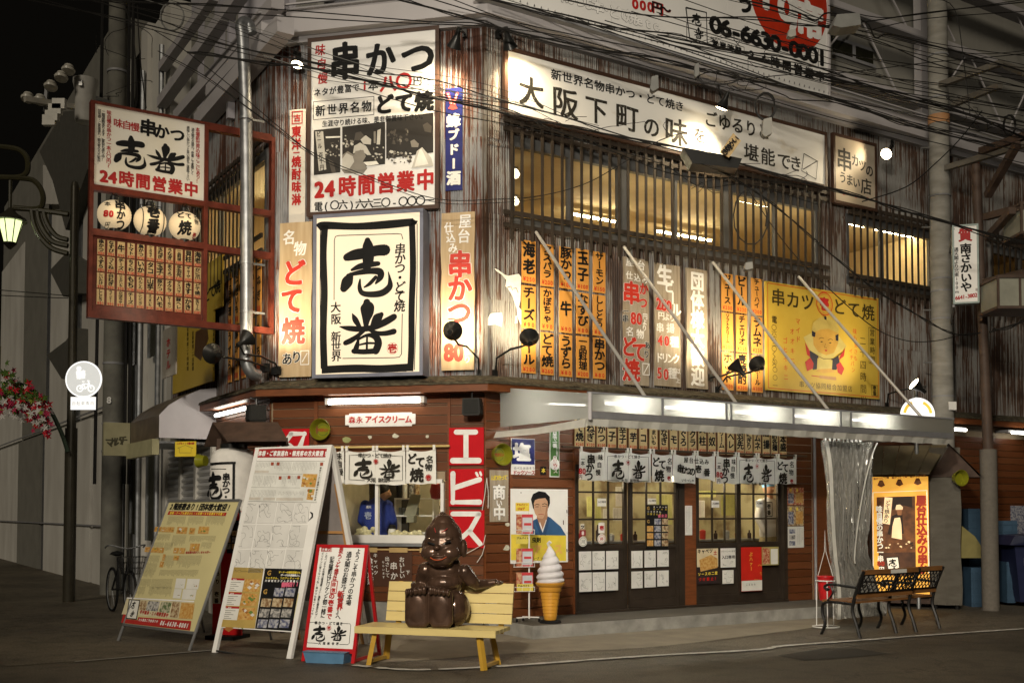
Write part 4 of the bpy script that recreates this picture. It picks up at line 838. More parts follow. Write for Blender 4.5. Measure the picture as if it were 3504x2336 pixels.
g.t('電', 'h', 325, 1105, 325, 1105, 60, DY, 1); g.t('〇六六三〇くくろ', 'h', 323, 1165, 325, 1450, 50, DY, 0, 1.2); g.t('〇〇〇一', 'k', 2130, 85, 2133, 265, 46, DY, 0, 1.2)
g.t('マイド', 'h', 505, 1118, 508, 1255, 52, RY, 1); g.t('オオキニ', 'h', 462, 1195, 466, 1420, 52, RY, 1); g.t('ゴヒイキニ', 'h', 408, 1265, 415, 1545, 52, RY, 1)
g.t('味も', 'h', 942, 1195, 945, 1245, 46, RY, 1); g.t('安さも', 'h', 950, 1300, 948, 1400, 42, RY, 1); g.t('イチバン', 'h', 912, 1345, 930, 1490, 42, RY, 1)
g.t('二十四時間営業中', 'h', 1003, 1268, 1012, 1850 + 60, 72, DY, 0, 1.05); g.frame('h', 1048, 1165, 1105, 1445, .008, DY); g.t('営業時間', 'h', 1075, 1205, 1078, 1410, 58, DY, 1, 1.05)
g.t('串カツ協同組合加盟店', 'l', 535, 255, 905, 290, 50, DY, 0, 1.1); g.frame('l', 1070, 262, 1118, 345, .008, DY); g.t('壱番', 'l', 1094, 285, 1094, 325, 40, DY, 3)
SK = mat('figure_skin', (.50, .30, .06), .5); SKL = mat('figure_robe', (.50, .42, .14), .5); NV = mat('figure_navy', (.02, .02, .04), .5); RD = mat('figure_red', (.42, .03, .03), .5); GW = mat('figure_grey_hat', (.46, .36, .10), .5)
def fg(pts, m, l): g.poly(pts, 'h', m, lift=l)
fg([(548, 1240), (610, 1208), (815, 1225), (880, 1310), (760, 1410), (690, 1412), (600, 1350)], SKL, .004)
fg([(560, 1280), (595, 1345), (610, 1400), (575, 1375)], RD, .0045); fg([(868, 1320), (835, 1370), (815, 1420), (858, 1385)], RD, .0045)
fg([(595, 1340), (660, 1380), (680, 1480), (620, 1490), (600, 1420)], NV, .005); fg([(815, 1380), (760, 1410), (750, 1490), (800, 1490), (825, 1430)], NV, .005)
fg([(560, 1430), (600, 1395), (625, 1440), (620, 1480), (575, 1500)], RD, .0055); fg([(800, 1450), (830, 1430), (860, 1480), (840, 1530), (810, 1510)], RD, .0055)
fg([(655, 1400), (770, 1415), (765, 1500), (700, 1510), (650, 1490)], SKL, .0056); fg([(660, 1485), (640, 1500), (700, 1515), (740, 1512), (790, 1505), (760, 1480)], SK, .0058)
fg([(622, 1240), (615, 1180), (660, 1120), (720, 1105), (790, 1130), (815, 1200), (812, 1290), (780, 1360), (720, 1378), (660, 1352), (625, 1300)], SK, .006)
fg([(610, 1190), (622, 1130), (670, 1090), (730, 1085), (795, 1115), (820, 1180), (812, 1210), (740, 1175), (680, 1180), (625, 1205)], GW, .0065); fg([(612, 1190), (640, 1205), (635, 1240), (612, 1230)], NV, .007); fg([(792, 1225), (816, 1215), (814, 1270), (795, 1265)], NV, .007); fg([(706, 1088), (712, 1076), (724, 1085), (724, 1108), (708, 1104)], NV, .007)
for pts in ([(665, 1252), (685, 1243), (705, 1250)], [(735, 1262), (755, 1252), (772, 1262)], [(715, 1290), (708, 1318), (726, 1320)]): g.line(pts, 'h', 4, DY, .0072)
for x, y in ((686, 1275), (752, 1284)): fg([(x - 12, y), (x, y - 5), (x + 12, y), (x, y + 5)], DY, .0072)
fg([(708, 1340), (720, 1333), (732, 1342), (720, 1350)], RD, .0072); g.line([(640, 1375), (700, 1405), (780, 1405), (840, 1360)], 'h', 5, DY, .0072)
g.line([(610, 190), (800, 215)], 'l', 6, RD); g.poly([(670, 188), (798, 200), (798, 226), (672, 210)], 'l', mat('fan_wood', (.40, .22, .08), .5), .0035); g.done()

# RED FRAMED PROJECTING SIGNBOARD
T = Thing('framed_signboard', 'red steel framed signboard standing out over the alley with lanterns and rows of slips', 'sign', SB, (-1.1, 0, 3.8))
def fbar(a0, a1, c0, c1, n='frame_bar', b0=-.05, b1=.05): mb = MB(); mb.box(a0, a1, b0, b1, c0, c1); T.part(n, mb, FRAMERED)
AL, AM, AR = -2.30, -.895, -.03; z4, z3, z2, z1 = 6.43, 5.60, 5.02, 3.81
a_m0 = SB.P(G('a', 1563, 960))[0]; a_m1 = SB.P(G('a', 1592, 960))[0]; fL = SB.P(G('a', 722, 800))[0]
cpt = SB.P(G('a', 722, 1420)); cpb = SB.P(G('e', 735, 465)); print('SBdbg', a_m0, a_m1, fL, cpt, cpb, SB.P(G('e', 735, 120)), SB.P(G('e', 735, 415)), SB.P(G('e', 800, 1045)))
fbar(AL, fL, 3.81, 6.43); fbar(a_m0, a_m1, 3.81, 6.43); fbar(-.05, -.0, 3.81, 6.40)
zt = SB.P(G('a', 722, 800))[1]; fbar(fL, a_m0, zt, 6.43); fbar(a_m1, -.05, 6.34, 6.43)
zp = cpt[1]; zq = SB.P(G('e', 735, 120))[1]; zr = SB.P(G('e', 735, 415))[1]; zs = cpb[1]; zb = SB.P(G('e', 800, 1045))[1]
fbar(fL, a_m0, zq, zp); fbar(a_m1, -.05, zq + .0, zq + .075); fbar(fL, a_m0, zs + .0, zr); fbar(a_m1, -.05, zr - .09, zr - .01); fbar(fL, a_m0, 3.81, zb); fbar(a_m1, -.05, 3.81, 3.89)
T.part('slip_backing', MB().box(fL, a_m0, -.0, .03, zb, zs), FRAMERED)
T.part('white_panel', MB().box(fL, a_m0, -.02, .03, zp, zt), mat('sign_white_warm', (.74, .71, .64), .42, col2=(.66, .60, .44), scale=1.6, thr=.62, sharp=.2))
g = Sg(T, .02); g.t('味自慢', 'a', 905, 945, 1035, 975, 72, REDDK, 2); g.t('串', 'a', 1135, 980, 1135, 980, 135, BLACK, 3); g.t('かつ', 'a', 1240, 1010, 1360, 1035, 118, BLACK, 3)
g.brush('a', 998, 1165, 245, 250, 'one'); g.brush('a', 1268, 1215, 280, 230, 'ban')
g.t('24', 'a', 797, 1348, 862, 1358, 120, REDDK, 4, 1.); g.t('時間営業中', 'a', 968, 1372, 1465, 1450, 120, REDDK, 3, .95); g.t('味自慢の串かつ一本八〇円〜', 'a', 836, 865, 832, 1270, 38, REDDK, 2, .95); g.t('二階座敷あります、宴会も承り中！', 'a', 792, 862, 790, 1225, 29, BLACK, 1, .95); g.t('団体様・ご家族連れ・観光客の方大歓迎！', 'a', 762, 850, 757, 1250, 26, BLACK, 1, .95)
g.t('本場新世界の味ここにあり！', 'a', 1515, 995, 1518, 1390, 38, REDDK, 2, .9); g.t('通天閣のお膝元「壱番」で素晴しく', 'a', 1478, 995, 1474, 1330, 27, BLACK, 1, .9); g.t('美味しい串かつと旨い酒をご堪能下さい', 'a', 1442, 980, 1440, 1375, 27, BLACK, 1, .9); g.done()
MENU = ['串かつ80 なすび80 牛90 トマト100 鳥かつ100 シュウマイ100 玉ねぎ100 うなぎ150 一品料理200 貝柱200 海老250', 'うずら80 つくね80 チーズ90 ちくわ100 いか100 タコ100 玉子100 まぐろ150 手羽先200 ギョーザ200 かに爪250',
        'しいたけ80 白ねぎ80 じゃがいも90 もち100 れんこん100 山芋100 豚かつ100 オクラ150 アスパラ200 きす200 どて焼250', 'ししとう80 ウインナー80 かぼちゃ90 チーズ100 ニンニク100 さつまいも100 ハモ150 サーモン150 豚ヘレ200 かき250 生ビール280']
x0 = SB.P(G('e', 745, 540))[0]; x1 = SB.P(G('e', 1540, 620))[0]; pw = (x1 - x0 + .03) / 11; gap_ = (zs - zb - .10) / 4
for r_, row in enumerate(MENU):
    for i, w_ in enumerate(row.split()):
        nm = w_.rstrip('0123456789'); pr = w_[len(nm):]; a0 = x0 + i * pw; a1 = a0 + pw * .74; c1 = zs - .035 - r_ * gap_ - .0; c0 = c1 - gap_ * .92
        s_ = T.part('menu_slip', MB().box(a0, a1, -.012, -.001, c0, c1), SLIPT)
        mi = MB(); n = len(nm); sp_ = (c1 - c0) * .78 / n; s = min(sp_ * 1.08, (a1 - a0) * 1.05)
        for k, ch in enumerate(nm): put(mi, ch, (a0 + a1) / 2, c1 - sp_ * (k + .55), s, -.0145, 3, min(1.3, (a1 - a0) * .96 / s), 0, .02, 0, True)
        T.part('lettering', mi, BLACK, parent=s_); mi = MB()
        for k, ch in enumerate('¥' + pr): put(mi, ch, a0 + (a1 - a0) * (k + .7) / (len(pr) + 1.4), c0 + (c1 - c0) * .1, .05, -.0145, 1, .8)
        T.part('price', mi, RED, parent=s_)
T.light('slip_light', (-1.6, -.9, 4.1), 10, (1, .84, .6), .2)
# three round lanterns
LANT = mat('lantern_paper_lit', (.50, .40, .26), .6, emit=.34, ecol=(1, .78, .46), var=.03)
for i, (x, y, w_, h_, lb) in enumerate(((876, 305, 240, 220, 'round glowing lantern with a red 80, leftmost of three in the red frame'), (1150, 352, 232, 218, 'middle glowing lantern with a framed black emblem in the red frame'), (1415, 390, 225, 215, 'rightmost glowing lantern in the red frame, brushed characters and red seal'))):
    a, c = SB.P(G('e', x, y)); k = SB.dep(G('e', x, y)) / F_PX / 2.24; rw, rh = w_ * k / 2 * 1.04, h_ * k / 2
    L_ = Thing('paper_lantern', lb, 'lantern', SB, (a, 0, c - rh - .04), 'round lanterns in the red frame'); prof = []
    for t in range(0, 33): th = -pi / 2 + pi * t / 32; prof.append((max(.045, rw * cos(th) ** .85) * (1 + (.010 if t % 2 else -.010)), rh * sin(th)))
    sh = L_.part('shade', MB().lathe(prof, (a, 0, c), n=28), LANT)
    mb = MB(); mb.lathe([(.055, -rh - .03), (.06, -rh + .012)], (a, 0, c), n=16); mb.lathe([(.06, rh - .012), (.052, rh + .05), (.02, rh + .07)], (a, 0, c), n=16); mb.tube([(a - .05, 0, c + rh + .03), (a, 0, c + rh + .13), (a + .05, 0, c + rh + .03)], .006, 5); L_.part('cap', mb, DARKM)
    mb = MB(); mr = MB()
    def onl(ch, x, z, s, M=mb, bold=3): # wrap glyph onto the lantern front
        t_ = MB(); put(t_, ch, x, z, s, 0, bold, .9); vs = []
        for (vx, _, vz) in t_.v: q = max(-.98, min(.98, vz / rh)); rr = rw * (1 - q * q) ** .42 * 1.035 + .004; u_ = max(-.95, min(.95, vx / rr)); vs.append((a + vx, -rr * math.sqrt(1 - u_ * u_), c + vz))
        M.add(vs, t_.f)
    if i == 0: onl('串', .03, .09, .15); onl('か', .035, -.035, .12); onl('つ', .045, -.135, .12); onl('本', -.11, .09, .07, mb, 2); onl('8', -.13, -.03, .1, mr, 4); onl('0', -.075, -.035, .1, mr, 4); onl('円', -.095, -.15, .06, mb, 2)
    if i == 1:
        onl('壱', 0, .08, .17, mb, 4); onl('番', 0, -.09, .16, mb, 4)
        F = []; 
        for p, q in (((-.12, .19), (.13, .19)), ((.13, .19), (.13, -.19)), ((.13, -.19), (-.12, -.19)), ((-.12, -.19), (-.12, .19))):
            for s_ in range(10):
                t0_, t1_ = s_ / 10, (s_ + 1) / 10; P_ = []
                for tt in (t0_, t1_): vx = p[0] + (q[0] - p[0]) * tt; vz = p[1] + (q[1] - p[1]) * tt; qq = max(-.98, min(.98, vz / rh)); rr = rw * (1 - qq * qq) ** .42 * 1.035 + .004; P_.append(Vector((a + vx, -math.sqrt(max(.0001, rr * rr - vx * vx)), c + vz)))
                mb.tube(P_, .0055, 4)
    if i == 2: onl('ど', -.09, .10, .10); onl('て', .0, .09, .09); onl('名', .1, .10, .07, mb, 2); onl('物', .1, .03, .07, mb, 2); onl('焼', -.04, -.06, .17); onl('壱', .09, -.13, .06, mr, 3)
    L_.part('lettering', mb, BLACK, parent=sh, smooth=False); L_.part('seal', mr, RED, parent=sh, smooth=False)
    L_.light('lantern_light', (a, -.35, c), 2.5, (1, .78, .48), .15)

# ALLEY WALL THINGS
T, g = signT('yellow_poster_board', 'yellow board with brushed kana on the alley wall behind the red frame', 'sign', Lf, .12, 'e', 1400, 800, 1700, 1000, YELSIGN, .03)
T.part('lower_board', MB().box(-4.36, -2.19, -.121, -.09, 3.42, 5.08), YELSIGN)
g.t('どて焼', 'e', 1590, 920, 1668, 855, 105, BLACK, 3, 1.5); g.poly([(1500, 1200), (1590, 1150), (1600, 1250), (1540, 1420), (1490, 1380)], 'e', mat('print_brown', (.10, .05, .02), .5)); 
for i, x in enumerate((1440, 1480, 1640, 1675)): g.t('営業時間二十四時間', 'e', x, 1180 + (i % 2) * 30, x, 1480, 34, BLACK, 1, 1.5)
g.done()
T, g = signT('dim_white_sign', 'dim white pointed sign with red characters hanging on the alley wall', 'sign', Lf, .9, 'e', 1248, 1190, 1345, 1520, mat('dirty_white_plate', (.36, .33, .28), .6), .02); g.t('ホテル', 'e', 1292, 1280, 1292, 1450, 75, RED, 3, 1.6); g.done()
for i, x in enumerate((1765, 1818, 1870, 1935, 1985)):
    a = Lf.P(G('e', x, 900), .03)[0]
    for k in range(2):
        c1 = 4.93 - k * .8; slip_thing(Lf, a - .075, a + .075, c1 - .78, c1, .03, ('一品料理', 'うずら', 'さつまいも', '豚かつ', '手羽先', '海老', 'しいたけ', 'いか', '玉ねぎ', 'もち')[i * 2 + k], '100', '%s orange slip on the alley wall, %s from the left' % (('upper', 'lower')[k], ('first', 'second', 'third', 'fourth', 'fifth')[i]), 'orange slips on the alley wall')
# drainpipe
T = Thing('drainpipe', 'fat galvanised drainpipe bending into the corner wall above the eave', 'pipe', SB, (-.5, -.12, 3.4))
def sbp(r, x, y, off): a, c = SB.P(G(r, x, y), off); return (a, -off, c)
mb = MB(); P_ = [sbp('a', 1925, 262, .12), sbp('a', 1905, 190, .12), sbp('a', 1870, 175, .12), sbp('a', 1850, 215, .14), sbp('a', 1862, 320, .16), sbp('a', 1885, 900, .18), sbp('e', 1890, 600, .2), sbp('e', 1890, 1100, .2), sbp('i', 1888, 30, .2), sbp('i', 1895, 110, .2), sbp('i', 1930, 170, .2), sbp('i', 1985, 190, .18)]
mb.tube([tuple(p) for p in smo(P_, 4)], .078, 14); T.part('pipe', mb, STEEL)
for r_, x, y in (('a', 1885, 910), ('e', 1890, 672), ('e', 1890, 1045)):
    q = sbp(r_, x, y, .2); mb = MB(); mb.lathe([(.088, -.015), (.088, .015)], q, n=16); mb.box(q[0], q[0] + .24, q[1] - .01, q[1] + .01, q[2] - .012, q[2] + .012); T.part('bracket', mb, STEEL)

# LAMPS
def lamp(label, fr, r, hx, hy, off, aim, lit=True, en=60, arm=None, size=.09, L=.16, group='floodlights on brackets', face=None, cone=115, k=1.):
    """PAR floodlight: conical shade, socket, arm to the wall; aim = frame-local direction"""
    a, c = fr.P(G(r, hx, hy), off); p = Vector((a, -off, c)); d = Vector(aim).normalized()
    T = Thing('floodlight', label, 'lamp', fr, tuple(p), group)
    T.part('shade', MB().lathe([(.03 * k, -L * 1.15), (.034 * k, -L * .75), (size * .55, -L * .5), (size * .96, -.005), (size, 0), (size * .93, .001), (size * .8, -.012)], p, d, 18), DARKM)
    T.part('lens', MB().lathe([(size * .88, -.008), (size * .6, .004), (.004, .012)], p, d, 16), (BULB if lit else mat('lamp_glass_off', (.03, .03, .03), .15)))
    if arm:
        q = p - d * L; mb = MB(); pts = [q] + [Vector((fr.P(G(rr, x, y), o)[0], -o, fr.P(G(rr, x, y), o)[1])) for rr, x, y, o in arm]; mb.tube(pts, .014, 6); mb.lathe([(.024, -.03), (.024, .03)], q, d, 8); e = pts[-1]; mb.box(e.x - .03, e.x + .03, e.y - .01, .0, e.z - .05, e.z + .05); T.part('arm', mb, DARKM)
    if lit: T.light('floodlight_beam', tuple(p + d * .03), en * 3.2, (1, .80, .50), .05, tuple(p + d), cone, blend=.9)
    return T
lamp('small floodlight shining down the rusted wall left of the tall sign', Cf, 'b', 262, 500, .22, (.0, -.35, -.9), True, 30, [('b', 250, 400, .02)], .085)
lamp('left one of the pair of spotlights at the top of the corner', Cf, 'b', 1462, 368, .40, (-.42, .42, -.8), True, 46, [('b', 1545, 255, .05)], .095, .22)
lamp('right one of the pair of spotlights, aimed at the long sign', R, 'b', 1895, 368, .40, (.55, .42, -.75), True, 46, [('b', 1810, 262, .05)], .095, .22)
lamp('bright floodlight hanging in front of the middle of the long sign', R, 'c', 1722, 835, .55, (-.15, .40, -.85), True, 60, [('c', 1712, 700, .5), ('c', 1690, 640, .05)], .10, .2)
lamp('glaring floodlight to the right of the small brownish sign', R, 'd', 1182, 1182, .50, (-.55, -.1, -.35), True, 20, [('d', 1215, 1120, .3), ('d', 1230, 1100, .02)], .10, .12)
a, c = R.P(G('d', 1120, 1170), .35); ALLT[-1].light('side_beam', (a, -.35, c), 14, (1, .82, .55), .05, (a - .5, -.14, c + .0), 130)
lamp('black gooseneck floodlight in front of the board marked 80, seen from behind', Cf, 'f', 1455, 1190, .62, (-.08, 1, .25), True, 38, [('f', 1500, 1300, .5), ('f', 1560, 1310, .4), ('f', 1650, 1400, .15), ('f', 1655, 1520, .02)], .12, .17)
lamp('black gooseneck floodlight in front of the first orange slips', R, 'f', 2040, 1240, .62, (.55, 1, .7), True, 26, [('f', 1985, 1310, .5), ('f', 1900, 1330, .45), ('f', 1790, 1400, .15), ('f', 1780, 1520, .02)], .12, .17)
lamp('dark round floodlight over the alley, in front of the yellow board', SB, 'e', 1628, 1365, .35, (-.1, 1, .2), False, 0, [('e', 1700, 1390, .32), ('e', 1900, 1420, .28), ('e', 2050, 1470, .2)], .13, .17)
lamp('black floodlight tilted up beside the drainpipe above the alley corner', SB, 'e', 1905, 1240, .42, (.75, .2, .6), True, 30, [('e', 1870, 1370, .35), ('e', 2000, 1385, .3), ('e', 2110, 1440, .22), ('e', 2135, 1490, .2)], .115, .17)
lamp('dark floodlight cone pointing up left in front of the right orange slips', R, 'k', 1812, 100, .60, (-.35, .5, .65), True, 34, [('k', 1880, 130, .55), ('k', 1730, 190, .3), ('k', 1640, 205, .02)], .11, .2)
lamp('round black floodlight beside the lower left corner of the yellow sign', R, 'k', 1995, 100, .60, (.35, .85, .45), True, 40, [('k', 1940, 165, .55), ('k', 1760, 200, .3), ('k', 1690, 300, .02)], .12, .17)
lamp('floodlight on a curved arm above the right round road sign', R, 'l', 1395, 250, .9, (-.75, .35, .6), True, 34, [('l', 1490, 270, .8), ('l', 1300, 300, .5), ('l', 1200, 330, .2), ('l', 1190, 420, .02)], .11, .2)
# AWNING OVER THE STREET DOORS
def translucent(name, col, tr=.35):
    m = bpy.data.materials.new(name); m.use_nodes = True; nt = m.node_tree; nt.nodes.clear(); N = nt.nodes; L = nt.links
    o = N.new('ShaderNodeOutputMaterial'); a = N.new('ShaderNodeMixShader'); d = N.new('ShaderNodeBsdfDiffuse'); t = N.new('ShaderNodeBsdfTranslucent'); g = N.new('ShaderNodeBsdfTransparent'); b = N.new('ShaderNodeMixShader')
    for x in (d, t): x.inputs['Color'].default_value = (*col, 1)
    a.inputs[0].default_value = .6; L.new(d.outputs[0], a.inputs[1]); L.new(t.outputs[0], a.inputs[2]); b.inputs[0].default_value = tr; L.new(a.outputs[0], b.inputs[1]); L.new(g.outputs[0], b.inputs[2]); L.new(b.outputs[0], o.inputs[0]); return m
POLY = translucent('milky_plastic', (.40, .40, .36), .02); VINYL = translucent('soft_clear_vinyl', (.62, .60, .54), .35)
AW = Thing('street_awning', 'long awning with glowing milky plastic front held by four slanting rods over the doors', 'awning', R, (3.4, -1.0, 2.5))
A1, A2, OB_, zb_, zt_, zw = .222, 6.625, 1.9, 2.535, 2.81, 3.06
AW.part('front_panel', MB().quad((A1, -OB_, 2.615), (A2, -OB_, 2.615), (A2, -OB_, zt_), (A1, -OB_, zt_)), POLY)
AW.part('end_panel', MB().quad((A1, 0, zw - .5), (A1, -OB_, zb_), (A1, -OB_, zt_), (A1, 0, zw)), POLY)
AW.part('end_panel', MB().quad((A2, 0, zw - .5), (A2, -OB_, zb_), (A2, -OB_, zt_), (A2, 0, zw)), POLY)
AW.part('roof_sheet', MB().quad((A1, 0, zw), (A1, -OB_, zt_), (A2, -OB_, zt_), (A2, 0, zw)), mat('awning_top_plastic', (.16, .155, .13), .7, col2=(.30, .28, .22), scale=4, thr=.55, sharp=.2))
AW.part('lower_rail', MB().box(A1, A2, -OB_ - .012, -OB_ + .03, zb_, 2.612), mat('dull_aluminium', (.24, .24, .25), .5, metal=.3))
AW.part('upper_rail', MB().box(A1 - .02, A2 + .02, -OB_ - .015, -OB_ + .02, zt_, zt_ + .02), GREYP)
for r_, x in (('k', 1268), ('k', 1757), ('k', 1793), ('l', 470), ('l', 832), ('l', 912)):
    a = R.P(G(r_, x, 450), OB_)[0]; AW.part('rib', MB().box(a - .012, a + .012, -OB_ - .014, -OB_ + .012, 2.614, zt_ - .002), mat('dull_aluminium'))
AW.part('corner_post', MB().tube([(A1, -OB_ - .01, zb_ - .02), (A1, -OB_ - .01, zt_ + .01)], .024, 8), BEAMW)
mb = MB(); n = 60; vs = []
for i in range(n + 1): a = A1 - .05 + (6.50 - A1 + .05) * i / n; j = .006 * sin(i * 1.7); vs += [(a, -OB_ - .005 + j, zb_ - .004), (a, -OB_ + .03 + j * 2, 2.452 + j)]
mb.add(vs, [(2 * i, 2 * i + 1, 2 * i + 3, 2 * i + 2) for i in range(n)]); AW.part('vinyl_flap', mb, mat('white_vinyl', (.56, .55, .50), .4))
AW.part('vinyl_flap', MB().add([(A1 - .06, -.0, 2.50), (A1 - .06, -OB_ * .5, 2.49), (A1 - .02, -OB_, 2.535), (A1 - .02, -OB_ + .02, 2.44), (A1 - .07, -OB_ * .5, 2.41), (A1 - .10, 0, 2.42)], [(0, 1, 4, 5), (1, 2, 3, 4)]), MATS['white_vinyl'])
for i, (p, q) in enumerate((((1834, 794), (2207, 1352)), ((2135, 845), (2519, 1370)), ((2439, 897), (2834, 1392)), ((2732, 946), (3151, 1419)))):
    a0, c0 = R.P(p, .13); a1, c1 = R.P(q, OB_); AW.part('slanting_rod', MB().tube([(a0, -.13, c0), (a1, -OB_, 2.82)], .021, 8), mat('rod_paint', (.40, .38, .35), .4, metal=.3)); 
for (r0, x0, x1) in (('k', 850, 1120), ('k', 1310, 1700), ('k', 1850, 2110), ('l', 490, 730), ('l', 925, 1150)):
    a0 = R.P(G(r0, x0, 430), 1.74)[0]; a1 = R.P(G(r0, x1, 430), 1.74)[0]
    AW.part('tube', MB().tube([(a0, -1.70, 2.735), (a1, -1.70, 2.735)], .016, 8), mat('awning_tube', (1, 1, 1), .5, emit=80, ecol=(1, .96, .86))); AW.part('tube_housing', MB().box(a0 - .06, a1 + .06, -1.66, -1.60, 2.75, 2.79), WHITE)
AW.part('tube', MB().tube([(A1 + .45, -.45, 2.84), (A1 + .45, -1.2, 2.76)], .010, 8), MATS['awning_tube'])

# CLOTH CURTAINS
CLOTH = mat('curtain_cloth', (.76, .75, .70), .85, var=.05, scale=5); CINK = mat('curtain_ink', (.028, .025, .02), .8, spec=.1)
def noren(name, label, fr, off, rail, panels, seed, railm):
    r_, rx0, ry0, r2, rx1, ry1 = rail; rr = Rnd(seed)
    a0, c0 = fr.P(G(r_, rx0, ry0), off); a1, c1 = fr.P(G(r2, rx1, ry1), off); zr = (c0 + c1) / 2
    T = Thing(name, label, 'curtain', fr, ((a0 + a1) / 2, -off, zr)); T.part('rail', MB().tube([(a0, -off, zr), (a1, -off, zr)], .014, 8), railm); g = Sg(T, off + .016)
    for (r0, x0, r1, x1, bl, br) in panels:
        p0 = fr.P(G(r0, x0, ry0), off)[0]; p1 = fr.P(G(r1, x1, ry0), off)[0]; mb = MB(); nx, nz = 14, 12; ph = rr.uniform(0, 6)
        for j in range(nz + 1):
            for i in range(nx + 1):
                u = i / nx; v = j / nz; sag = .03 * sin(pi * u) * (1 - v); z0 = zr - .035 - sag; zb = bl + (br - bl) * u - .006 * sin(u * 9 + ph)
                mb.v.append((p0 + (p1 - p0) * u + (.012 * (u - .5) * v), -off - .006 * sin(u * 11 + ph + v * 1.5) * (.3 + v), z0 + (zb - z0) * v))
        mb.f = [(j * (nx + 1) + i, j * (nx + 1) + i + 1, (j + 1) * (nx + 1) + i + 1, (j + 1) * (nx + 1) + i) for j in range(nz) for i in range(nx)]; mb.sm = True
        pc = T.part('cloth_panel', mb, CLOTH)
        for x in (p0 + .02, p1 - .02): T.part('tab', MB().box(x - .016, x + .016, -off - .018, -off + .018, zr - .05, zr + .018), CLOTH, parent=pc)
    return T, g
def logo(g, r, x0, x1, y0, y1, r1=None):
    w = (x1 - x0); cx = (x0 + x1) / 2; m = CINK
    g.line([(x0 + w * .22, y0 + 4), (x0 + 10, y0 + 8), (x0 + 8, y1 - 10), (x0 + w * .3, y1 - 5)], r, 4, m); g.line([(x1 - w * .22, y0 + 12), (x1 - 10, y0 + 14), (x1 - 8, y1 - 4), (x1 - w * .28, y1 - 2)], r, 4, m)
    g.t('串かつ・どて焼き', r, x0 + w * .22, y0 + 8, x1 - w * .25, y0 + 12, w * .085, m, 2, 1.1); g.t('大阪', r, x0 + w * .38, y1 - 8, x0 + w * .46, y1 - 7, w * .085, m, 2, 1.1); g.t('新世界', r, cx + w * .08, y1 - 6, cx + w * .22, y1 - 5, w * .085, m, 2, 1.1)
    g.brush(r, x0 + w * .27, (y0 + y1) / 2 + 6, w * .37, (y1 - y0) * .76, 'one', m); g.brush(r, x0 + w * .74, (y0 + y1) / 2 + 8, w * .39, (y1 - y0) * .72, 'ban', m); g.t('壱', r, cx, y0 + (y1 - y0) * .28, cx, y0 + (y1 - y0) * .28, w * .07, RED, 3)
    a, c = g.fr.P(G(r, cx, y0 + (y1 - y0) * .28), g.off); g.mb(RED).ring((a, c), .030, .034, -(g.off + .003), 16)
T, g = noren('shop_curtain', 'white split curtain with black brushed emblem over the corner serving window', Cf, .09, ('j', 300, 738, 'j', 1430, 735), [('j', 430, 'j', 622, 1.865, 1.86), ('j', 632, 'j', 860, 1.845, 1.85), ('j', 864, 'j', 1090, 1.845, 1.835), ('j', 1098, 'j', 1325, 1.85, 1.845)], 3, mat('bamboo_pole', (.55, .42, .16), .5))
g.t('味自慢', 'j', 578, 805, 588, 925, 58, CINK, 2); logo(g, 'j', 652, 1078, 790, 995); g.t('どて', 'j', 1140, 825, 1205, 850, 88, CINK, 3, .9); g.t('焼', 'j', 1178, 950, 1178, 950, 112, CINK, 3, 1.); g.t('名物', 'j', 1278, 830, 1270, 890, 62, CINK, 2); g.t('壱', 'j', 1268, 970, 1268, 970, 40, RED, 3); a, c = Cf.P(G('j', 1268, 970), .106); g.mb(RED).ring((a, c), .035, .04, -.109, 18); g.done()
T, g = noren('shop_curtain', 'long white split curtain with brushed characters above the glazed street doors', R, .16, ('k', 500, 735, 'l', 575, 806), [('k', 635, 'k', 825, 1.91, 1.90), ('k', 830, 'k', 1008, 1.90, 1.89), ('k', 1012, 'k', 1180, 1.89, 1.90), ('k', 1190, 'k', 1345, 1.905, 1.905), ('k', 1352, 'k', 1520, 1.90, 1.89), ('k', 1525, 'k', 1672, 1.98, 1.93), ('k', 1680, 'k', 1835, 1.90, 1.90), ('k', 1840, 'k', 1990, 1.90, 1.90), ('k', 1994, 'k', 2145, 1.90, 1.90), ('l', 347, 'l', 492, 1.91, 1.91)], 5, mat('dark_rail', (.08, .055, .035), .5))
g.t('味自慢', 'k', 795, 815, 775, 930, 48, CINK, 2); g.t('串かつ', 'k', 722, 830, 705, 960, 82, CINK, 3); g.t('一本', 'k', 660, 830, 658, 860, 38, CINK, 2); g.t('80', 'k', 640, 918, 668, 920, 62, RED, 3); g.t('円', 'k', 640, 965, 640, 965, 35, CINK, 2)
logo(g, 'k', 838, 1172, 800, 1000); g.t('どて', 'k', 1218, 850, 1268, 870, 78, CINK, 3); g.t('焼', 'k', 1245, 955, 1245, 955, 95, CINK, 3); g.t('名物', 'k', 1325, 845, 1315, 905, 52, CINK, 2); g.t('壱', 'k', 1318, 975, 1318, 975, 34, RED, 3)
g.t('屋台仕込み', 'k', 1450, 835, 1608, 850, 46, CINK, 2); g.t('串かつの', 'k', 1405, 900, 1498, 925, 68, CINK, 3, .9); g.t('いらっしゃ', 'k', 1425, 990, 1502, 992, 26, CINK, 2); g.t('壱番', 'k', 1545, 905, 1610, 930, 62, CINK, 3); 
g.t('味自慢', 'k', 1815, 850, 1805, 955, 46, CINK, 2); g.t('串かつ', 'k', 1760, 860, 1745, 985, 78, CINK, 3); g.t('80', 'k', 1693, 945, 1718, 948, 58, RED, 3); g.t('一本', 'k', 1705, 860, 1702, 890, 36, CINK, 2); g.t('円', 'k', 1700, 995, 1700, 995, 34, CINK, 2)
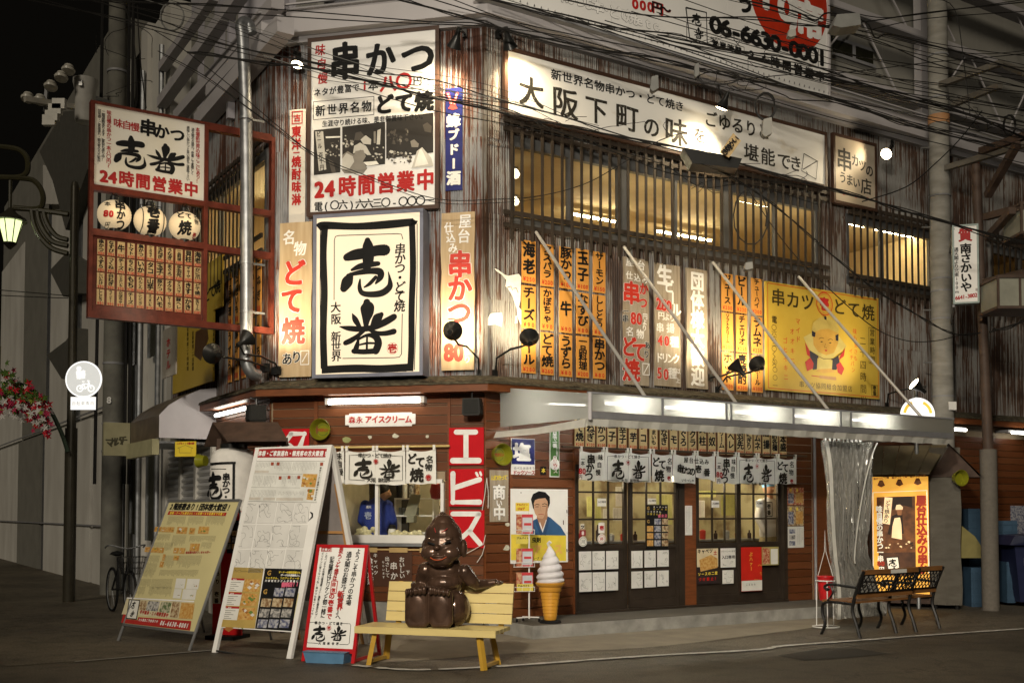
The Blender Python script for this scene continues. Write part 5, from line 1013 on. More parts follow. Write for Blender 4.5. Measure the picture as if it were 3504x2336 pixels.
logo(g, 'k', 1850, 2138, 830, 1025); g.t('どて', 'l', 368, 880, 410, 895, 72, CINK, 3); g.t('焼', 'l', 392, 975, 392, 975, 88, CINK, 3); g.t('名物', 'l', 460, 870, 455, 930, 50, CINK, 2); g.t('壱', 'l', 458, 998, 458, 998, 34, RED, 3); g.done()
# cream slips above it
SL = [('どて焼', 260, 600, 668), ('玉ねぎ', 100, 682, 752), ('豚かつ', 100, 768, 835), ('玉子', 100, 850, 915), ('唐辛子', 100, 933, 995), ('山芋', 100, 1015, 1075), ('タコ', 100, 1093, 1152), ('さつまいも', 100, 1172, 1232), ('うなぎ', 150, 1252, 1312), ('ハモ', 150, 1327, 1385), ('まぐろ', 150, 1400, 1460), ('オクラ', 150, 1472, 1530), ('貝柱', 200, 1548, 1605), ('冷奴', 200, 1622, 1678), ('クリーム', 200, 1696, 1750), ('豚ヘレ', 200, 1768, 1820), ('手羽先', 200, 1838, 1895), ('おにぎり', 250, 1905, 1960), ('ラムネ', 250, 1972, 2025), ('唐揚', 300, 2040, 2092), ('焼酎各種', 300, 2106, 2155), ('日本盛', 1150, 2168, 2222)]
ENS = 'beef stew,onion,pork,egg,green chilli,yam,octopus,sweet potato,eel,pike conger,tuna,okra,scallop,cold tofu,cream,pork fillet,chicken wing,rice ball,marble soda,fried chicken,barley spirit,rice wine'.split(',')
for i, (t, p, x0, x1) in enumerate(SL):
    yb = 700 + (x0 - 600) * .052 + (22 if i == 0 else 30); a0, c0 = R.P(G('k', x0, yb), .05); a1 = R.P(G('k', x1, yb), .05)[0]
    slip_thing(R, a0, a1, 2.345 - i * .0015, 2.77, .05, t, str(p), 'cream slip under the awning offering %s for %d yen, number %d from the left' % (ENS[i], p, i + 1), 'cream slips under the awning', SLIPY)

# GROUND FLOOR WALL THINGS
T = Thing('fluorescent_fitting', 'lit fluorescent tube on the brown wall above the white enamel plate', 'lamp', Cf, (-1.45, -.1, 2.85))
a0, c0 = Cf.P(G('j', 482, 390), .12); a1, c1 = Cf.P(G('j', 1228, 385), .12); c0 = (c0 + c1) / 2
T.part('tube', MB().tube([(a0 + .04, -.12, c0), (a1 - .03, -.12, c0)], .026, 10), TUBE); mb = MB(); mb.box(a0, a0 + .04, -.15, -.03, c0 - .03, c0 + .05); mb.box(a1 - .03, a1 + .02, -.15, -.03, c0 - .03, c0 + .05); mb.box(a0, a1, -.075, -.02, c0 + .02, c0 + .06); T.part('housing', mb, WHITE)
T = Thing('fluorescent_fitting', 'lit fluorescent tube under the eave on the alley side by the small roof', 'lamp', Lf, (-1, -.2, 2.8))
mb = MB(); a0 = Lf.P(G('i', 1655, 500), .1)[0]; a1 = Lf.P(G('i', 1875, 440), .1)[0]; zl = Lf.P(G('i', 1765, 468), .1)[1]; mb.tube([(a0, -.1, zl), (a1, -.1, zl)], .026, 10); T.part('tube', mb, TUBE); T.part('housing', MB().box(a0 - .05, a1 + .05, -.07, -.02, zl - .02, zl + .04), WHITE)
T, g = signT('enamel_plate', 'white enamel plate with red ice cream lettering and notched ends under the tube', 'sign', Cf, .035, 'j', 630, 492, 1168, 560, WHITE, .012)
mb = MB(); aa = Cf.P(G('j', 660, 480), .035); bb = Cf.P(G('j', 1140, 575), .035); mb.box(aa[0], bb[0], -.034, -.02, bb[1], aa[1]); T.part('middle_strip', mb, WHITE)
g.t('森永', 'j', 682, 528, 740, 528, 56, RED, 2); g.t('アイスクリーム', 'j', 808, 524, 1115, 524, 62, RED, 3, .95); g.done()
def enamel(name, label, fr, r, x0, y0, x1, y1, m, off=.05): return signT(name, label, 'sign', fr, off, r, x0, y0, x1, y1, m, .014)
def fat(g, pts, r, w, m=None, l=.003): g.line(pts, r, w, m, l); [g.mb(m).disc(g.fr.P(G(r, *p), g.off), w * g.fr.dep(G(r, *p), g.off) / F_PX / 2.24 / 2, -(g.off + l + .0002), 12) for p in (pts if len(pts) < 6 else (pts[0], pts[-1]))]
T, g = enamel('enamel_plate', 'red enamel plate with white character like a capital I, topmost of three', Cf, 'j', 1425, 590, 1692, 872, REDEN); WE = mat('white_enamel', (.78, .77, .75), .25)
fat(g, [(1482, 622), (1630, 622)], 'j', 40, WE); fat(g, [(1556, 622), (1556, 840)], 'j', 40, WE); fat(g, [(1455, 840), (1655, 840)], 'j', 44, WE); g.done()
T, g = enamel('enamel_plate', 'red enamel plate with white character, middle of three beside the serving window', Cf, 'j', 1425, 905, 1692, 1190, REDEN)
fat(g, [(1456, 940), (1456, 1158), (1660, 1158)], 'j', 42, WE); fat(g, [(1462, 1050), (1660, 985)], 'j', 40, WE); fat(g, [(1635, 935), (1645, 955)], 'j', 20, WE); fat(g, [(1665, 930), (1672, 950)], 'j', 18, WE); g.done()
T, g = enamel('enamel_plate', 'red enamel plate with white character, lowest of three beside the bronze figure', Cf, 'j', 1428, 1218, 1696, 1510, REDEN)
fat(g, [(1455, 1248), (1655, 1248)], 'j', 38, WE); fat(g, [(1655, 1255), (1590, 1370), (1470, 1480)], 'j', 38, WE); fat(g, [(1585, 1385), (1665, 1478)], 'j', 38, WE); g.done()
T, g = enamel('enamel_plate', 'red enamel plate with white character above the tall white folding board', Cf, 'j', 108, 600, 352, 880, REDEN)
fat(g, [(215, 635), (318, 635), (290, 720), (210, 860)], 'j', 38, WE); fat(g, [(215, 640), (145, 735)], 'j', 38, WE); fat(g, [(200, 720), (262, 770)], 'j', 34, WE); g.done()
T, g = signT('enamel_plate', 'blue and white enamel plate with one big white character on the brown wall', 'sign', R, .035, 'k', 110, 668, 292, 950, WHITE, .01)
g.rect('k', 114, 672, 289, 872, BLUEEN); g.t('塩', 'k', 190, 775, 190, 775, 142, WE, 4, 1.15, lift=.005); g.t('のべたおおそう', 'k', 140, 898, 280, 898, 22, BLACK, 1, 1.1); g.t('ドックソース', 'k', 138, 932, 278, 932, 38, REDDK, 3, 1.); g.done()
T, g = signT('enamel_plate', 'narrow green enamel plate with white and red characters hanging under the awning', 'sign', R, .035, 'k', 405, 585, 480, 968, WHITE, .01)
g.rect('k', 411, 590, 475, 960, GREENEN); g.t('日本で一番', 'k', 442, 625, 444, 725, 36, WE, 3, 1.2, lift=.005); g.t('味のよい信頼ある', 'k', 458, 740, 460, 800, 14, WE, 1, 1.2, lift=.005); g.t('白玉ソース', 'k', 444, 820, 448, 920, 36, WE, 3, 1.2, lift=.005, outline=RED); a, c = R.P(G('k', 445, 870), .038); g.mb(WE).disc((a, c), .075, -.0385); g.t('白玉ソ', 'k', 444, 830, 446, 885, 34, RED, 3, 1.2, lift=.007); g.done()
T, g = vboard('wooden_plate', 'brown wooden plate with yellow and white characters between two bowls', 'sign', Cf if False else R, .03, 'j', 1740, 912, 1880, 1308, WOODG, .02, jag=.003)
g.t('はりきって', 'j', 1765, 972, 1858, 968, 42, YEL, 3, 1.); g.t('商', 'j', 1808, 1080, 1808, 1080, 118, WP, 3, 1., outline=BLACK); g.t('い', 'j', 1808, 1165, 1808, 1165, 58, WP, 3, outline=BLACK); g.t('中', 'j', 1810, 1240, 1810, 1240, 115, WP, 3, outline=BLACK); g.done()
T, g = signT('small_plate', 'tiny black and gold plate nailed askew on the brown wall', 'sign', R, .03, 'k', 335, 885, 378, 948, BLACK, .008); g.t('本', 'k', 356, 915, 356, 915, 40, YEL, 2); g.done()
for lb, fr, r_, x, y, rad in (('yellow plastic bowl fixed on the wall left of the white enamel plate', Cf, 'j', 442, 602, .135), ('yellow plastic bowl fixed on the wall right of the red enamel plates', R, 'j', 1832, 794, .135)):
    a, c = fr.P(G(r_, x, y), .1); T = Thing('plastic_bowl', lb, 'bowl', fr, (a, -.02, c), 'yellow plastic bowls'); YB = mat('yellow_plastic', (.19, .19, .012), .28, coat=.3)
    T.part('bowl', MB().lathe([(.004, -.022), (rad * .68, -.022), (rad * .74, -.03), (rad * .80, -.06), (rad * .97, -.13), (rad, -.135), (rad * 1.03, -.13), (rad * .8, -.018)], (a, 0, c), (0, -1, 0) if False else (0, 1, 0), 28), YB)
    g = Sg(T, .0235); mb2 = g.mb(REDDK)
    for i, ch in enumerate('ケロリン'): put(mb2, ch, a - .055 + i * .036, c, .045, -.0262, 3)
    g.mb(mat('bowl_green', (.05, .12, .02), .4)).ring((a, c), rad * .5, rad * .54, -.0255, 20, .4, 2.7); g.mb(MATS['bowl_green']).ring((a, c), rad * .5, rad * .54, -.0255, 20, 3.5, 5.8); g.done()
def cone_bowl(fr, p, ax, rad, lb):
    T = Thing('plastic_bowl', lb, 'bowl', fr, p, 'yellow plastic bowls'); T.part('bowl', MB().lathe([(.004, .0), (rad * .74, 0), (rad * .8, .04), (rad, .11), (rad * .95, .11), (rad * .7, .02)], p, ax, 24), mat('yellow_plastic'))
for lb, fr, r_, x, y, o_ in (('black loudspeaker hung under the eave right of the tube', Cf, 'j', 1602, 430, .2), ('black loudspeaker over the small tiled roof left of the corner', SB, 'i', 1965, 480, .25)):
    a, c = fr.P(G(r_, x, y), o_); T = Thing('loudspeaker', lb, 'speaker', fr, (a, -o_, c - .1), 'loudspeakers under the eave'); mb = MB(); w, h = .115, .105
    mb.prism([(a - w, c - h * .8), (a - w * .85, c - h), (a + w * .85, c - h), (a + w, c - h * .8), (a + w * .92, c + h), (a - w * .92, c + h)], -o_ - .06, -o_ + .09); T.part('cabinet', mb, mat('speaker_black', (.018, .018, .016), .6)); T.part('grille', MB().prism([(a - w * .85, c - h * .8), (a + w * .85, c - h * .8), (a + w * .8, c + h * .85), (a - w * .8, c + h * .85)], -o_ - .068, -o_ - .061), mat('speaker_grille', (.03, .03, .028), .8, bump=1, scale=60)); T.part('bracket', MB().tube([(a, -o_, c + h), (a, -o_, c + h + .07), (a, -.02, c + h + .12)], .012, 6), DARKM)
for i, (fr, r_, x, y, s, lb) in enumerate(((Cf, 'j', 640, 680, .06, 'leftmost torn green scrap on the wall above the short curtain'), (Cf, 'j', 820, 662, .035, 'small white sticker remnant above the curtain, second from left'), (Cf, 'j', 1015, 652, .045, 'pale sticker remnant above the curtain, third from left'), (Cf, 'j', 1258, 655, .03, 'tiny sticker remnant nearest the red enamel plates'), (R, 'j', 1878, 1330, .04, 'round yellowish sticker below the wooden plate'), (R, 'j', 1868, 1512, .05, 'square pale sticker low on the brown wall'))):
    a, c = fr.P(G(r_, x, y), .025); mb = MB(); rr = Rnd(i); mb.prism([(a + s * (1 + rr.uniform(-.4, .2)) * cos(t), c + s * .8 * (1 + rr.uniform(-.4, .2)) * sin(t)) for t in [k * 2 * pi / 7 for k in range(7)]], -.026, -.021); single('sticker', lb, 'sticker', mb, mat('sticker_pale', (.50, .48, .38), .6, var=.3, scale=40) if i else mat('sticker_green', (.28, .30, .12), .6), fr, (a, -.02, c))
mb = MB(); 
for pts in ([(1715, 975), (1700, 1100), (1680, 1220)], [(1715, 975), (1728, 1090), (1725, 1205)], [(1705, 1410), (1690, 1480), (1600, 1530), (1540, 1560)], [(1700, 1490), (1680, 1560), (1640, 1620)]):
    mb.tube([(lambda q: (q[0], -.07, q[1]))(Cf.P(G('j', x, y), .07)) for x, y in pts], .005, 5)
single('cord', 'thin pale cords dangling beside the lower red enamel plates', 'cord', mb, PAPER, Cf, (0, -.07, 1.5))
# torn poster on the corrugated wall
T = Thing('torn_poster', 'torn white paper poster remnants on the rusted wall right of the board', 'poster', R, (.1, -.02, 4.3))
for pts in ([(1772, 712), (1800, 722), (1850, 760), (1880, 770), (1960, 755), (1978, 780), (1972, 960), (1960, 1010), (1985, 1040), (2002, 1090), (1998, 1155), (1975, 1140), (1950, 1080), (1945, 1020), (1915, 930), (1880, 870), (1858, 850), (1865, 800), (1830, 760), (1790, 735)], [(1745, 1058), (1830, 1050), (1835, 1090), (1830, 1160), (1780, 1140), (1700, 1155), (1712, 1110)], [(1935, 1080), (1945, 1075), (1950, 1130), (1930, 1135)]):
    P_ = [R.P(G('f', x, y), .02) for x, y in pts]; T.part('paper', MB().prism(P_, -.022, -.018), mat('torn_paper', (.66, .64, .60), .6, bump=.6, scale=14))
g = Sg(T, .0225); g.line([(1870, 860), (1900, 850), (1912, 880)], 'f', 6); g.line([(1918, 868), (1940, 862), (1955, 900)], 'f', 6); g.done()

T, g = signT('blackboard', 'dark wooden board with white handwriting under the serving window behind the bench', 'board', Cf, .03, 'n', 60, 560, 470, 830, mat('blackboard_wood', (.07, .028, .014), .5), .01)
for t_, x_, y_, e_, z_ in (('食べ放題', 150, 630, 790, 52), ('キャベツ', 190, 590, 720, 36), ('ください', 95, 690, 800, 18), ('出さして', 280, 615, 740, 38), ('もらいます', 250, 640, 755, 20), ('串か', 330, 670, 745, 62), ('おいしい', 392, 620, 745, 44), ('下', 438, 720, 720, 34)): g.t(t_, 'n', x_, y_, x_ + 3, e_, z_, WP, 1, 1., wob=.03)
g.done()
# portrait poster
T, g = signT('portrait_sign', 'enamel sign with a man in a blue kimono on white over a yellow band', 'sign', R, .035, 'n', 1225, 78, 1665, 640, WHITE, .012)
g.poly([(1228, 428), (1650, 438), (1650, 632), (1228, 625)], 'n', YEL); KB = mat('kimono_blue', (.035, .10, .22), .5); KB2 = mat('kimono_blue_dark', (.025, .065, .15), .5); FS = mat('printed_face', (.52, .31, .19), .5); FS2 = mat('printed_face_shade', (.36, .19, .11), .5)
g.poly([(1330, 432), (1345, 370), (1400, 320), (1440, 300), (1500, 285), (1530, 300), (1610, 370), (1650, 436)], 'n', KB, .0035)
g.poly([(1425, 300), (1440, 240), (1505, 240), (1510, 300), (1470, 410), (1440, 360)], 'n', FS2, .004); g.poly([(1430, 310), (1470, 432), (1452, 436), (1412, 330)], 'n', KB2, .0042); g.poly([(1508, 290), (1472, 432), (1495, 436), (1525, 300)], 'n', KB2, .0042); g.poly([(1445, 345), (1470, 415), (1500, 320), (1497, 312), (1470, 390), (1448, 330)], 'n', WE, .0043)
g.poly([(1395, 180), (1400, 150), (1440, 130), (1490, 135), (1512, 170), (1512, 220), (1500, 270), (1470, 308), (1440, 305), (1412, 270), (1398, 225)], 'n', FS, .0046)
g.poly([(1395, 225), (1380, 160), (1395, 120), (1440, 97), (1490, 105), (1524, 140), (1526, 190), (1512, 230), (1508, 175), (1490, 150), (1440, 155), (1412, 165), (1402, 190), (1405, 240)], 'n', BLACK, .005)
for pts in ([(1408, 205), (1425, 196), (1445, 202)], [(1465, 200), (1485, 192), (1502, 200)]): g.line(pts, 'n', 5, BLACK, .0053)
g.line([(1412, 217), (1440, 216)], 'n', 4, BLACK, .0053); g.line([(1466, 213), (1496, 212)], 'n', 4, BLACK, .0053); g.line([(1455, 210), (1450, 245), (1462, 250)], 'n', 3, FS2, .0053); g.line([(1435, 277), (1460, 273), (1480, 278)], 'n', 5, mat('lip_red', (.35, .08, .06)), .0053); g.poly([(1500, 200), (1511, 190), (1508, 250), (1480, 300), (1490, 260)], 'n', FS2, .0051)
g.t('虫剤', 'n', 1405, 470, 1440, 472, 42, BLACK, 3); g.t('アース', 'n', 1430, 545, 1590, 540, 84, mat('pale_orange', (.75, .45, .12)), 4); g.t('ループ ア', 'n', 1400, 612, 1465, 615, 24, BLACK, 2)
for x, y, h in ((1303, 105, 8), (1628, 320, 34), (1655, 240, 26), (1655, 540, 20)): g.line([(x, y), (x + 1, y + h)], 'n', 8, mat('rust_spot', (.06, .025, .012), .7), .006)
g.done()
# notices and cards on the doors
def notice(name, label, r, x0, y0, x1, y1, m, off=.075, group=None, fr=R): return signT(name, label, 'notice', fr, off, r, x0, y0, x1, y1, m, .003, group, part='sheet')
def scrib(g, r, x0, y0, x1, y1, n, seed, m=None, w=1.6):
    rr = Rnd(seed); m = m or mat('pen_ink', (.05, .05, .05), .6)
    for k in range(n):
        x, y = rr.uniform(x0, x1), rr.uniform(y0, y1); pts = [(x, y)]; ang = rr.uniform(0, 6)
        for j in range(rr.randint(4, 9)): ang += rr.uniform(-1.6, 1.6); s = (x1 - x0) * rr.uniform(.05, .16); x = min(x1, max(x0, x + s * cos(ang))); y = min(y1, max(y0, y + s * 1.3 * sin(ang))); pts.append((x, y))
        g.line(pts, r, w, m)
def cols(g, r, x0, y0, x1, y1, n, m, seed=0, w=2.2, q=((1, 0), (0, 1))):
    """columns of fine print too small to read"""
    rr = Rnd(seed)
    for k in range(n):
        x = x0 + (x1 - x0) * (k + .5) / n; y = y0; e = y1 - rr.uniform(0, (y1 - y0) * .35)
        while y < e: h = rr.uniform(2.5, 5); g.line([(x, y), (x, min(y + h, e))], r, w, m); y += h + 2
FINE = mat('fine_print_ink', (.07, .06, .05), .6)
cd = [('n', 1750, 560, 1845, 700), ('n', 1853, 558, 1948, 695), ('n', 1958, 556, 2052, 692), ('n', 1752, 722, 1848, 865), ('n', 1855, 720, 1950, 860), ('n', 1957, 717, 2050, 855), ('k', 1032, 1532, 1118, 1660), ('k', 1132, 1530, 1218, 1655), ('k', 1230, 1527, 1318, 1650), ('k', 1032, 1690, 1118, 1815), ('k', 1132, 1686, 1218, 1808), ('k', 1230, 1683, 1318, 1800)]
nm = ['first', 'second', 'third']
for i, q in enumerate(cd):
    T, g = notice('autograph_card', '%s autograph card of the %s row on the %s sliding door' % (nm[i % 3], 'upper' if i % 6 < 3 else 'lower', 'left' if i < 6 else 'second'), *q, CARD, .04, 'autograph cards on the doors'); w_ = q[3] - q[1]; scrib(g, q[0], q[1] + 12, q[2] + 15, q[3] - 12, q[4] - 15, 6, i); g.done()
T, g = notice('flyer', 'black flyer with small photographs on the second door glass', 'k', 1143, 1178, 1312, 1512, BLACK, .05)
GOLD = mat('gold_print', (.42, .25, .06), .4); g.t('G', 'k', 1160, 1203, 1160, 1203, 34, GOLD, 3); g.t('G', 'k', 1160, 1305, 1160, 1305, 34, GOLD, 3)
for k, (s_, y) in enumerate((('オーナーの', 1195), ('ボーイの', 1212), ('シャカさん', 1230), ('川原さんが', 1248))): g.t(s_, 'k', 1205 - (k > 1) * 45, y, 1295 - (k > 1) * 45, y + 2, 17, (WE, YEL)[k % 2], 2, 1.1)
g.t('御来店', 'k', 1245, 1265, 1295, 1262, 26, mat('pink_print', (.6, .12, .2)), 3)
pc = [mat('photo_tone_%s' % n, c, .5, col2=c2, scale=30, thr=.5, sharp=.1) for n, c, c2 in (('blue', (.08, .09, .16), (.4, .4, .42)), ('warm', (.20, .11, .05), (.5, .4, .25)), ('grey', (.1, .1, .1), (.45, .43, .4)), ('food', (.45, .22, .05), (.55, .35, .12)), ('green', (.10, .14, .06), (.45, .42, .3)), ('red', (.35, .06, .03), (.55, .35, .2)))]
def pgrid(g, r, x0, y0, dx, dy, w, h, nx, ny, skip=(), sk=0., l=.004):
    k = 0
    for j in range(ny):
        for i in range(nx):
            if (i, j) in skip: continue
            x = x0 + i * dx; y = y0 + j * dy + i * dx * sk; g.poly([(x, y), (x + w, y + w * sk), (x + w, y + h + w * sk), (x, y + h)], r, pc[(k * 5 + j) % 4], l); k += 1
pgrid(g, 'k', 1150, 1285, 57, 55, 48, 44, 3, 4, ((0, 0),)); g.done()
for i, (x0, y0, x1, y1, lb) in enumerate(((770, 1130, 838, 1190, 'entrance notice on the left door glass'), (1157, 1130, 1222, 1172, 'entrance notice on the second door glass above the black flyer'), (1646, 1145, 1705, 1200, 'entrance notice on the third door glass'), (1985, 1145, 2040, 1198, 'entrance notice on the right door glass'))):
    T, g = notice('notice_sheet', 'small white ' + lb, 'k', x0, y0, x1, y1, PAPER, .05, 'entrance notices'); g.t('入口専用', 'k', x0 + 12, (y0 + y1) / 2 - 4, x1 - 10, (y0 + y1) / 2 - 4, 17, BLACK, 2, 1.2); g.done()
for i, (x0, y0, x1, y1, m_, s_, lb) in enumerate(((642, 1325, 670, 1362, PAPER, '？', 'small white sticker with a hook mark, top left on the left door'), (635, 1372, 682, 1415, mat('sticker_maroon', (.3, .03, .04)), '8', 'maroon sticker with a white 8 on the left door'), (780, 1315, 826, 1395, PAPER, '壱', 'dark red emblem sticker on the left door glass'))):
    T, g = notice('sticker', lb, 'k', x0, y0, x1, y1, m_, .05); g.t(s_ if s_ != '？' else 'ッ', 'k', (x0 + x1) / 2, (y0 + y1) / 2, (x0 + x1) / 2, (y0 + y1) / 2, 36, WE if i == 1 else (BLACK if i == 0 else REDDK), 4, 1.2); g.done()
for x, y, lb, m_ in ((660, 1460, 'round white sticker with faint script at the left of the left door', FINE), (803, 1440, 'round white sticker with a red mark on the left door', RED)):
    a, c = R.P(G('k', x, y), .05); T = Thing('sticker', lb, 'sticker', R, (a, -.05, c)); T.part('disc', MB().lathe([(.066, -.002), (.066, .002)], (a, -.05, c), (0, 1, 0), 20), PAPER); g = Sg(T, .053); g.mb(m_).ring((a, c), .05, .054, -.055, 20); M_ = g.mb(m_); put(M_, '杯' if m_ is RED else '川', a, c, .055, -.055, 2); g.done()
T, g = notice('poster', 'red poster with gold kana and a white foot on the right door', 'o', 72, 528, 233, 858, mat('poster_red', (.50, .02, .012), .4), .05); g.rect('o', 74, 785, 232, 855, PAPER); g.t('ぷハァー', 'o', 145, 580, 148, 690, 36, YEL, 1); scrib(g, 'o', 155, 660, 225, 780, 3, 8, YEL, 2); g.t('こだわり', 'o', 115, 812, 175, 812, 20, BLACK, 1); g.done()
T, g = notice('poster', 'colourful skewer menu poster on the third door below the glass', 'k', 1530, 1512, 1698, 1780, mat('poster_dark', (.03, .02, .02), .4), .05); g.rect('k', 1532, 1515, 1696, 1650, mat('poster_cream', (.6, .5, .32))); g.poly([(1550, 1600), (1640, 1560), (1690, 1590), (1690, 1660), (1560, 1690)], 'k', pc[3], .0045); g.t('キャベツ', 'k', 1550, 1535, 1640, 1530, 36, BLACK, 3, lift=.0046); g.t('土', 'k', 1672, 1545, 1672, 1545, 36, RED, 3, lift=.0046); g.t('ソースの二度', 'k', 1552, 1710, 1680, 1700, 28, YEL, 3); g.t('づけ禁止！', 'k', 1556, 1750, 1680, 1742, 28, mat('poster_red'), 3); g.done()
T, g = notice('notice_sheet', 'white welcome notice beside the skewer poster on the third door', 'k', 1715, 1512, 1830, 1655, PAPER, .05); g.t('いらっしゃいませ', 'k', 1725, 1535, 1820, 1532, 14, BLACK, 1, 1.2); g.t('入口専用', 'k', 1735, 1580, 1812, 1577, 30, BLACK, 2, 1.2); scrib(g, 'k', 1725, 1610, 1820, 1640, 3, 5); g.done()
T, g = notice('notice_sheet', 'smaller white sheet under the welcome notice on the third door', 'k', 1730, 1680, 1815, 1780, PAPER, .05); scrib(g, 'k', 1740, 1690, 1805, 1770, 5, 4); g.done()
T, g = notice('poster', 'yellow framed picture notice at the right edge of the right door', 'o', 228, 525, 360, 662, mat('poster_olive', (.35, .30, .10)), .05); g.rect('o', 236, 535, 290, 655, pc[5]); g.rect('o', 297, 540, 352, 655, PAPER, .004); g.done()
T, g = notice('notice_sheet', 'tall narrow white notice on the wooden post between the doors', 'k', 1443, 1185, 1498, 1410, PAPER, .045); cols(g, 'k', 1450, 1195, 1492, 1400, 4, BLACK, 1, 2); g.done()
for i, (y0, y1, m_, lb) in enumerate(((1045, 1180, pc[5], 'upper glossy magazine page'), (1188, 1340, pc[1], 'middle glossy magazine page'), (1345, 1505, pc[2], 'lower white article page'))):
    T, g = notice('poster', lb + ' on the wall right of the doors', 'l', 412 + i * 9, y0, 553, y1, m_ if i < 2 else PAPER, .03, 'pages pinned right of the doors')
    if i < 2: g.t('壱番', 'l', 450, y0 + 22, 500, y0 + 22, 26, YEL, 3); g.rect('l', 430, y0 + 45, 475, y1 - 12, pc[0]); g.rect('l', 490, y0 + 40, 545, y1 - 15, pc[3])
    else: pgrid(g, 'l', 440, 1365, 0, 45, 45, 35, 1, 3); cols(g, 'l', 500, 1355, 548, 1495, 4, FINE, 3)
    g.done()
# small papers seen inside
for i, (x0, y0, x1, y1, b, m_) in enumerate(((690, 1115, 740, 1270, .9, 'g'), (755, 1125, 800, 1330, .9, 'g'), (910, 1040, 975, 1190, .8, 'w'), (815, 1210, 860, 1290, .8, 'w'), (890, 1200, 970, 1300, .8, 'w'), (1030, 1120, 1045, 1265, .6, 'w'), (1225, 1100, 1345, 1330, 1.2, 'g'), (1525, 1070, 1680, 1120, 1.2, 'g'), (1530, 1145, 1595, 1275, .9, 'w'), (1720, 1090, 1830, 1260, 1.6, 'g'))):
    T, g = notice('wall_menu', 'paper menu sheet inside the dining room, %s from the left through the glass' % ORD[i], 'k', x0, y0, x1, y1, mat('paper_green', (.48, .48, .18), .6) if m_ == 'g' else PAPER, -b, 'paper menus inside'); cols(g, 'k', x0 + 6, y0 + 8, x1 - 6, y1 - 10, max(2, int((x1 - x0) / 12)), BLACK, i, 2); g.done()
T = Thing('counter', 'steel counter with bottles and sauce jars behind the glass doors', 'counter', R, (3.2, .8, .17)); T.part('body', MB().box(1.5, 5.7, .75, 1.15, .17, 1.05), mat('counter_wood', (.16, .09, .04), .5)); T.part('top', MB().box(1.45, 5.75, .7, 1.2, 1.051, 1.08), STEEL)
rr = Rnd(4)
for i in range(16):
    a = 1.6 + i * .25 + rr.uniform(-.05, .05); h = rr.uniform(.12, .26); k_ = i % 3; mb = MB()
    if k_ == 0: mb.lathe([(.03, 0), (.032, h * .6), (.013, h * .75), (.013, h)], (a, .85, 1.082), n=12)
    else: mb.lathe([(.045, 0), (.05, h * .5), (.05, h * .5 + .01), (.02, h * .5 + .03)], (a, .85, 1.082), n=12)
    single('sauce_container', 'small %s on the counter behind the %s door, %s one along' % (('sauce bottle', 'steel sauce pot', 'red lidded jar')[k_], 'left' if a < 2.25 else 'second' if a < 3.2 else 'third' if a < 4.3 else 'right', ORD[i]), 'condiment', mb, (mat('bottle_dark', (.03, .02, .02), .1), STEEL, mat('jar_red', (.3, .03, .02), .3))[k_], R, (a, .85, 1.08), 'bottles and pots on the counter')
# THINGS ON THE PAVEMENT
def blob(name, parts, vox, T, m, it=6, parent=None):
    """one continuous body: closed solids fused by voxel remesh, then relaxed"""
    mb = MB()
    for p in parts:
        if p[0] == 'e':
            _, c, r, rot = p if len(p) == 4 else (*p, 0); c = Vector(c); N1, N2 = 16, 20; vs = []; fs = []
            for i in range(N1 + 1):
                th = pi * i / N1
                for j in range(N2):
                    ph = 2 * pi * j / N2; v = Vector((r[0] * sin(th) * cos(ph), r[1] * sin(th) * sin(ph), r[2] * cos(th)))
                    if rot: v.rotate(Matrix.Rotation(rot, 3, 'Y'))
                    vs.append(c + v)
            for i in range(N1):
                for j in range(N2): fs.append((i * N2 + j, (i + 1) * N2 + j, (i + 1) * N2 + (j + 1) % N2, i * N2 + (j + 1) % N2))
            mb.add(vs, fs)
        elif p[0] == 'c':
            _, pts, rs = p; mb.tube(pts, 0, 12, True, rs)
            for q, r in ((pts[0], rs[0]), (pts[-1], rs[-1])): mb.lathe([(r * cos(t), r * sin(t)) for t in [pi * (k / 8 - .5) * .999 for k in range(9)]], q, n=12)
        elif p[0] == 'b':
            _, a0, a1, b0, b1, c0, c1 = p; mb.box(a0, a1, b0, b1, c0, c1)
    ob = T.part(name, mb, m, parent=parent)
    r = ob.modifiers.new('r', 'REMESH'); r.mode = 'VOXEL'; r.voxel_size = vox; s = ob.modifiers.new('s', 'SMOOTH'); s.factor = .5; s.iterations = it
    bpy.context.view_layer.update(); me = bpy.data.meshes.new_from_object(ob.evaluated_get(bpy.context.evaluated_depsgraph_get())); ob.modifiers.clear(); me.shade_smooth(); me.materials.clear(); me.materials.append(m); ob.data = me
    return ob
# yellow slatted bench
u_ = gp(*G('n', 1030, 1472)) - gp(*G('n', 135, 1430)); BF = Fr(gp(*G('n', 135, 1430)), u_)
BY = mat('bench_pale_yellow', (.60, .48, .20), .38, var=.06, coat=.2, scale=3, stretch=(1, 1, 5)); BO = mat('bench_leg_yellow', (.46, .27, .035), .35, coat=.2)
T = Thing('slatted_bench', 'pale yellow slatted bench with ochre legs carrying the bronze figure', 'bench', BF, (.6, .2, 0))
for i in range(4): mb = MB(); b = -.03 + i * .112; mb.box(-.13, 1.33, b, b + .098, .345, .38); T.part('seat_slat', mb, BY)
T.part('seat_apron', MB().box(-.13, 1.33, -.048, -.032, .315, .378), BY)
for i in range(4):
    z = .40 + i * .099; o = .42 + i * .022; T.part('back_slat', MB().add([(x, b + o + (.0 if zz == z else .018), zz) for x in (.0, 1.34) for b, zz in ((-.012, z), (.012, z), (.012, z + .092), (-.012, z + .092))], BX), BY)
for x in (.12, 1.22): T.part('back_post', MB().beam((x, .445, .3), (x, .53, .79), .05, .03), BO)
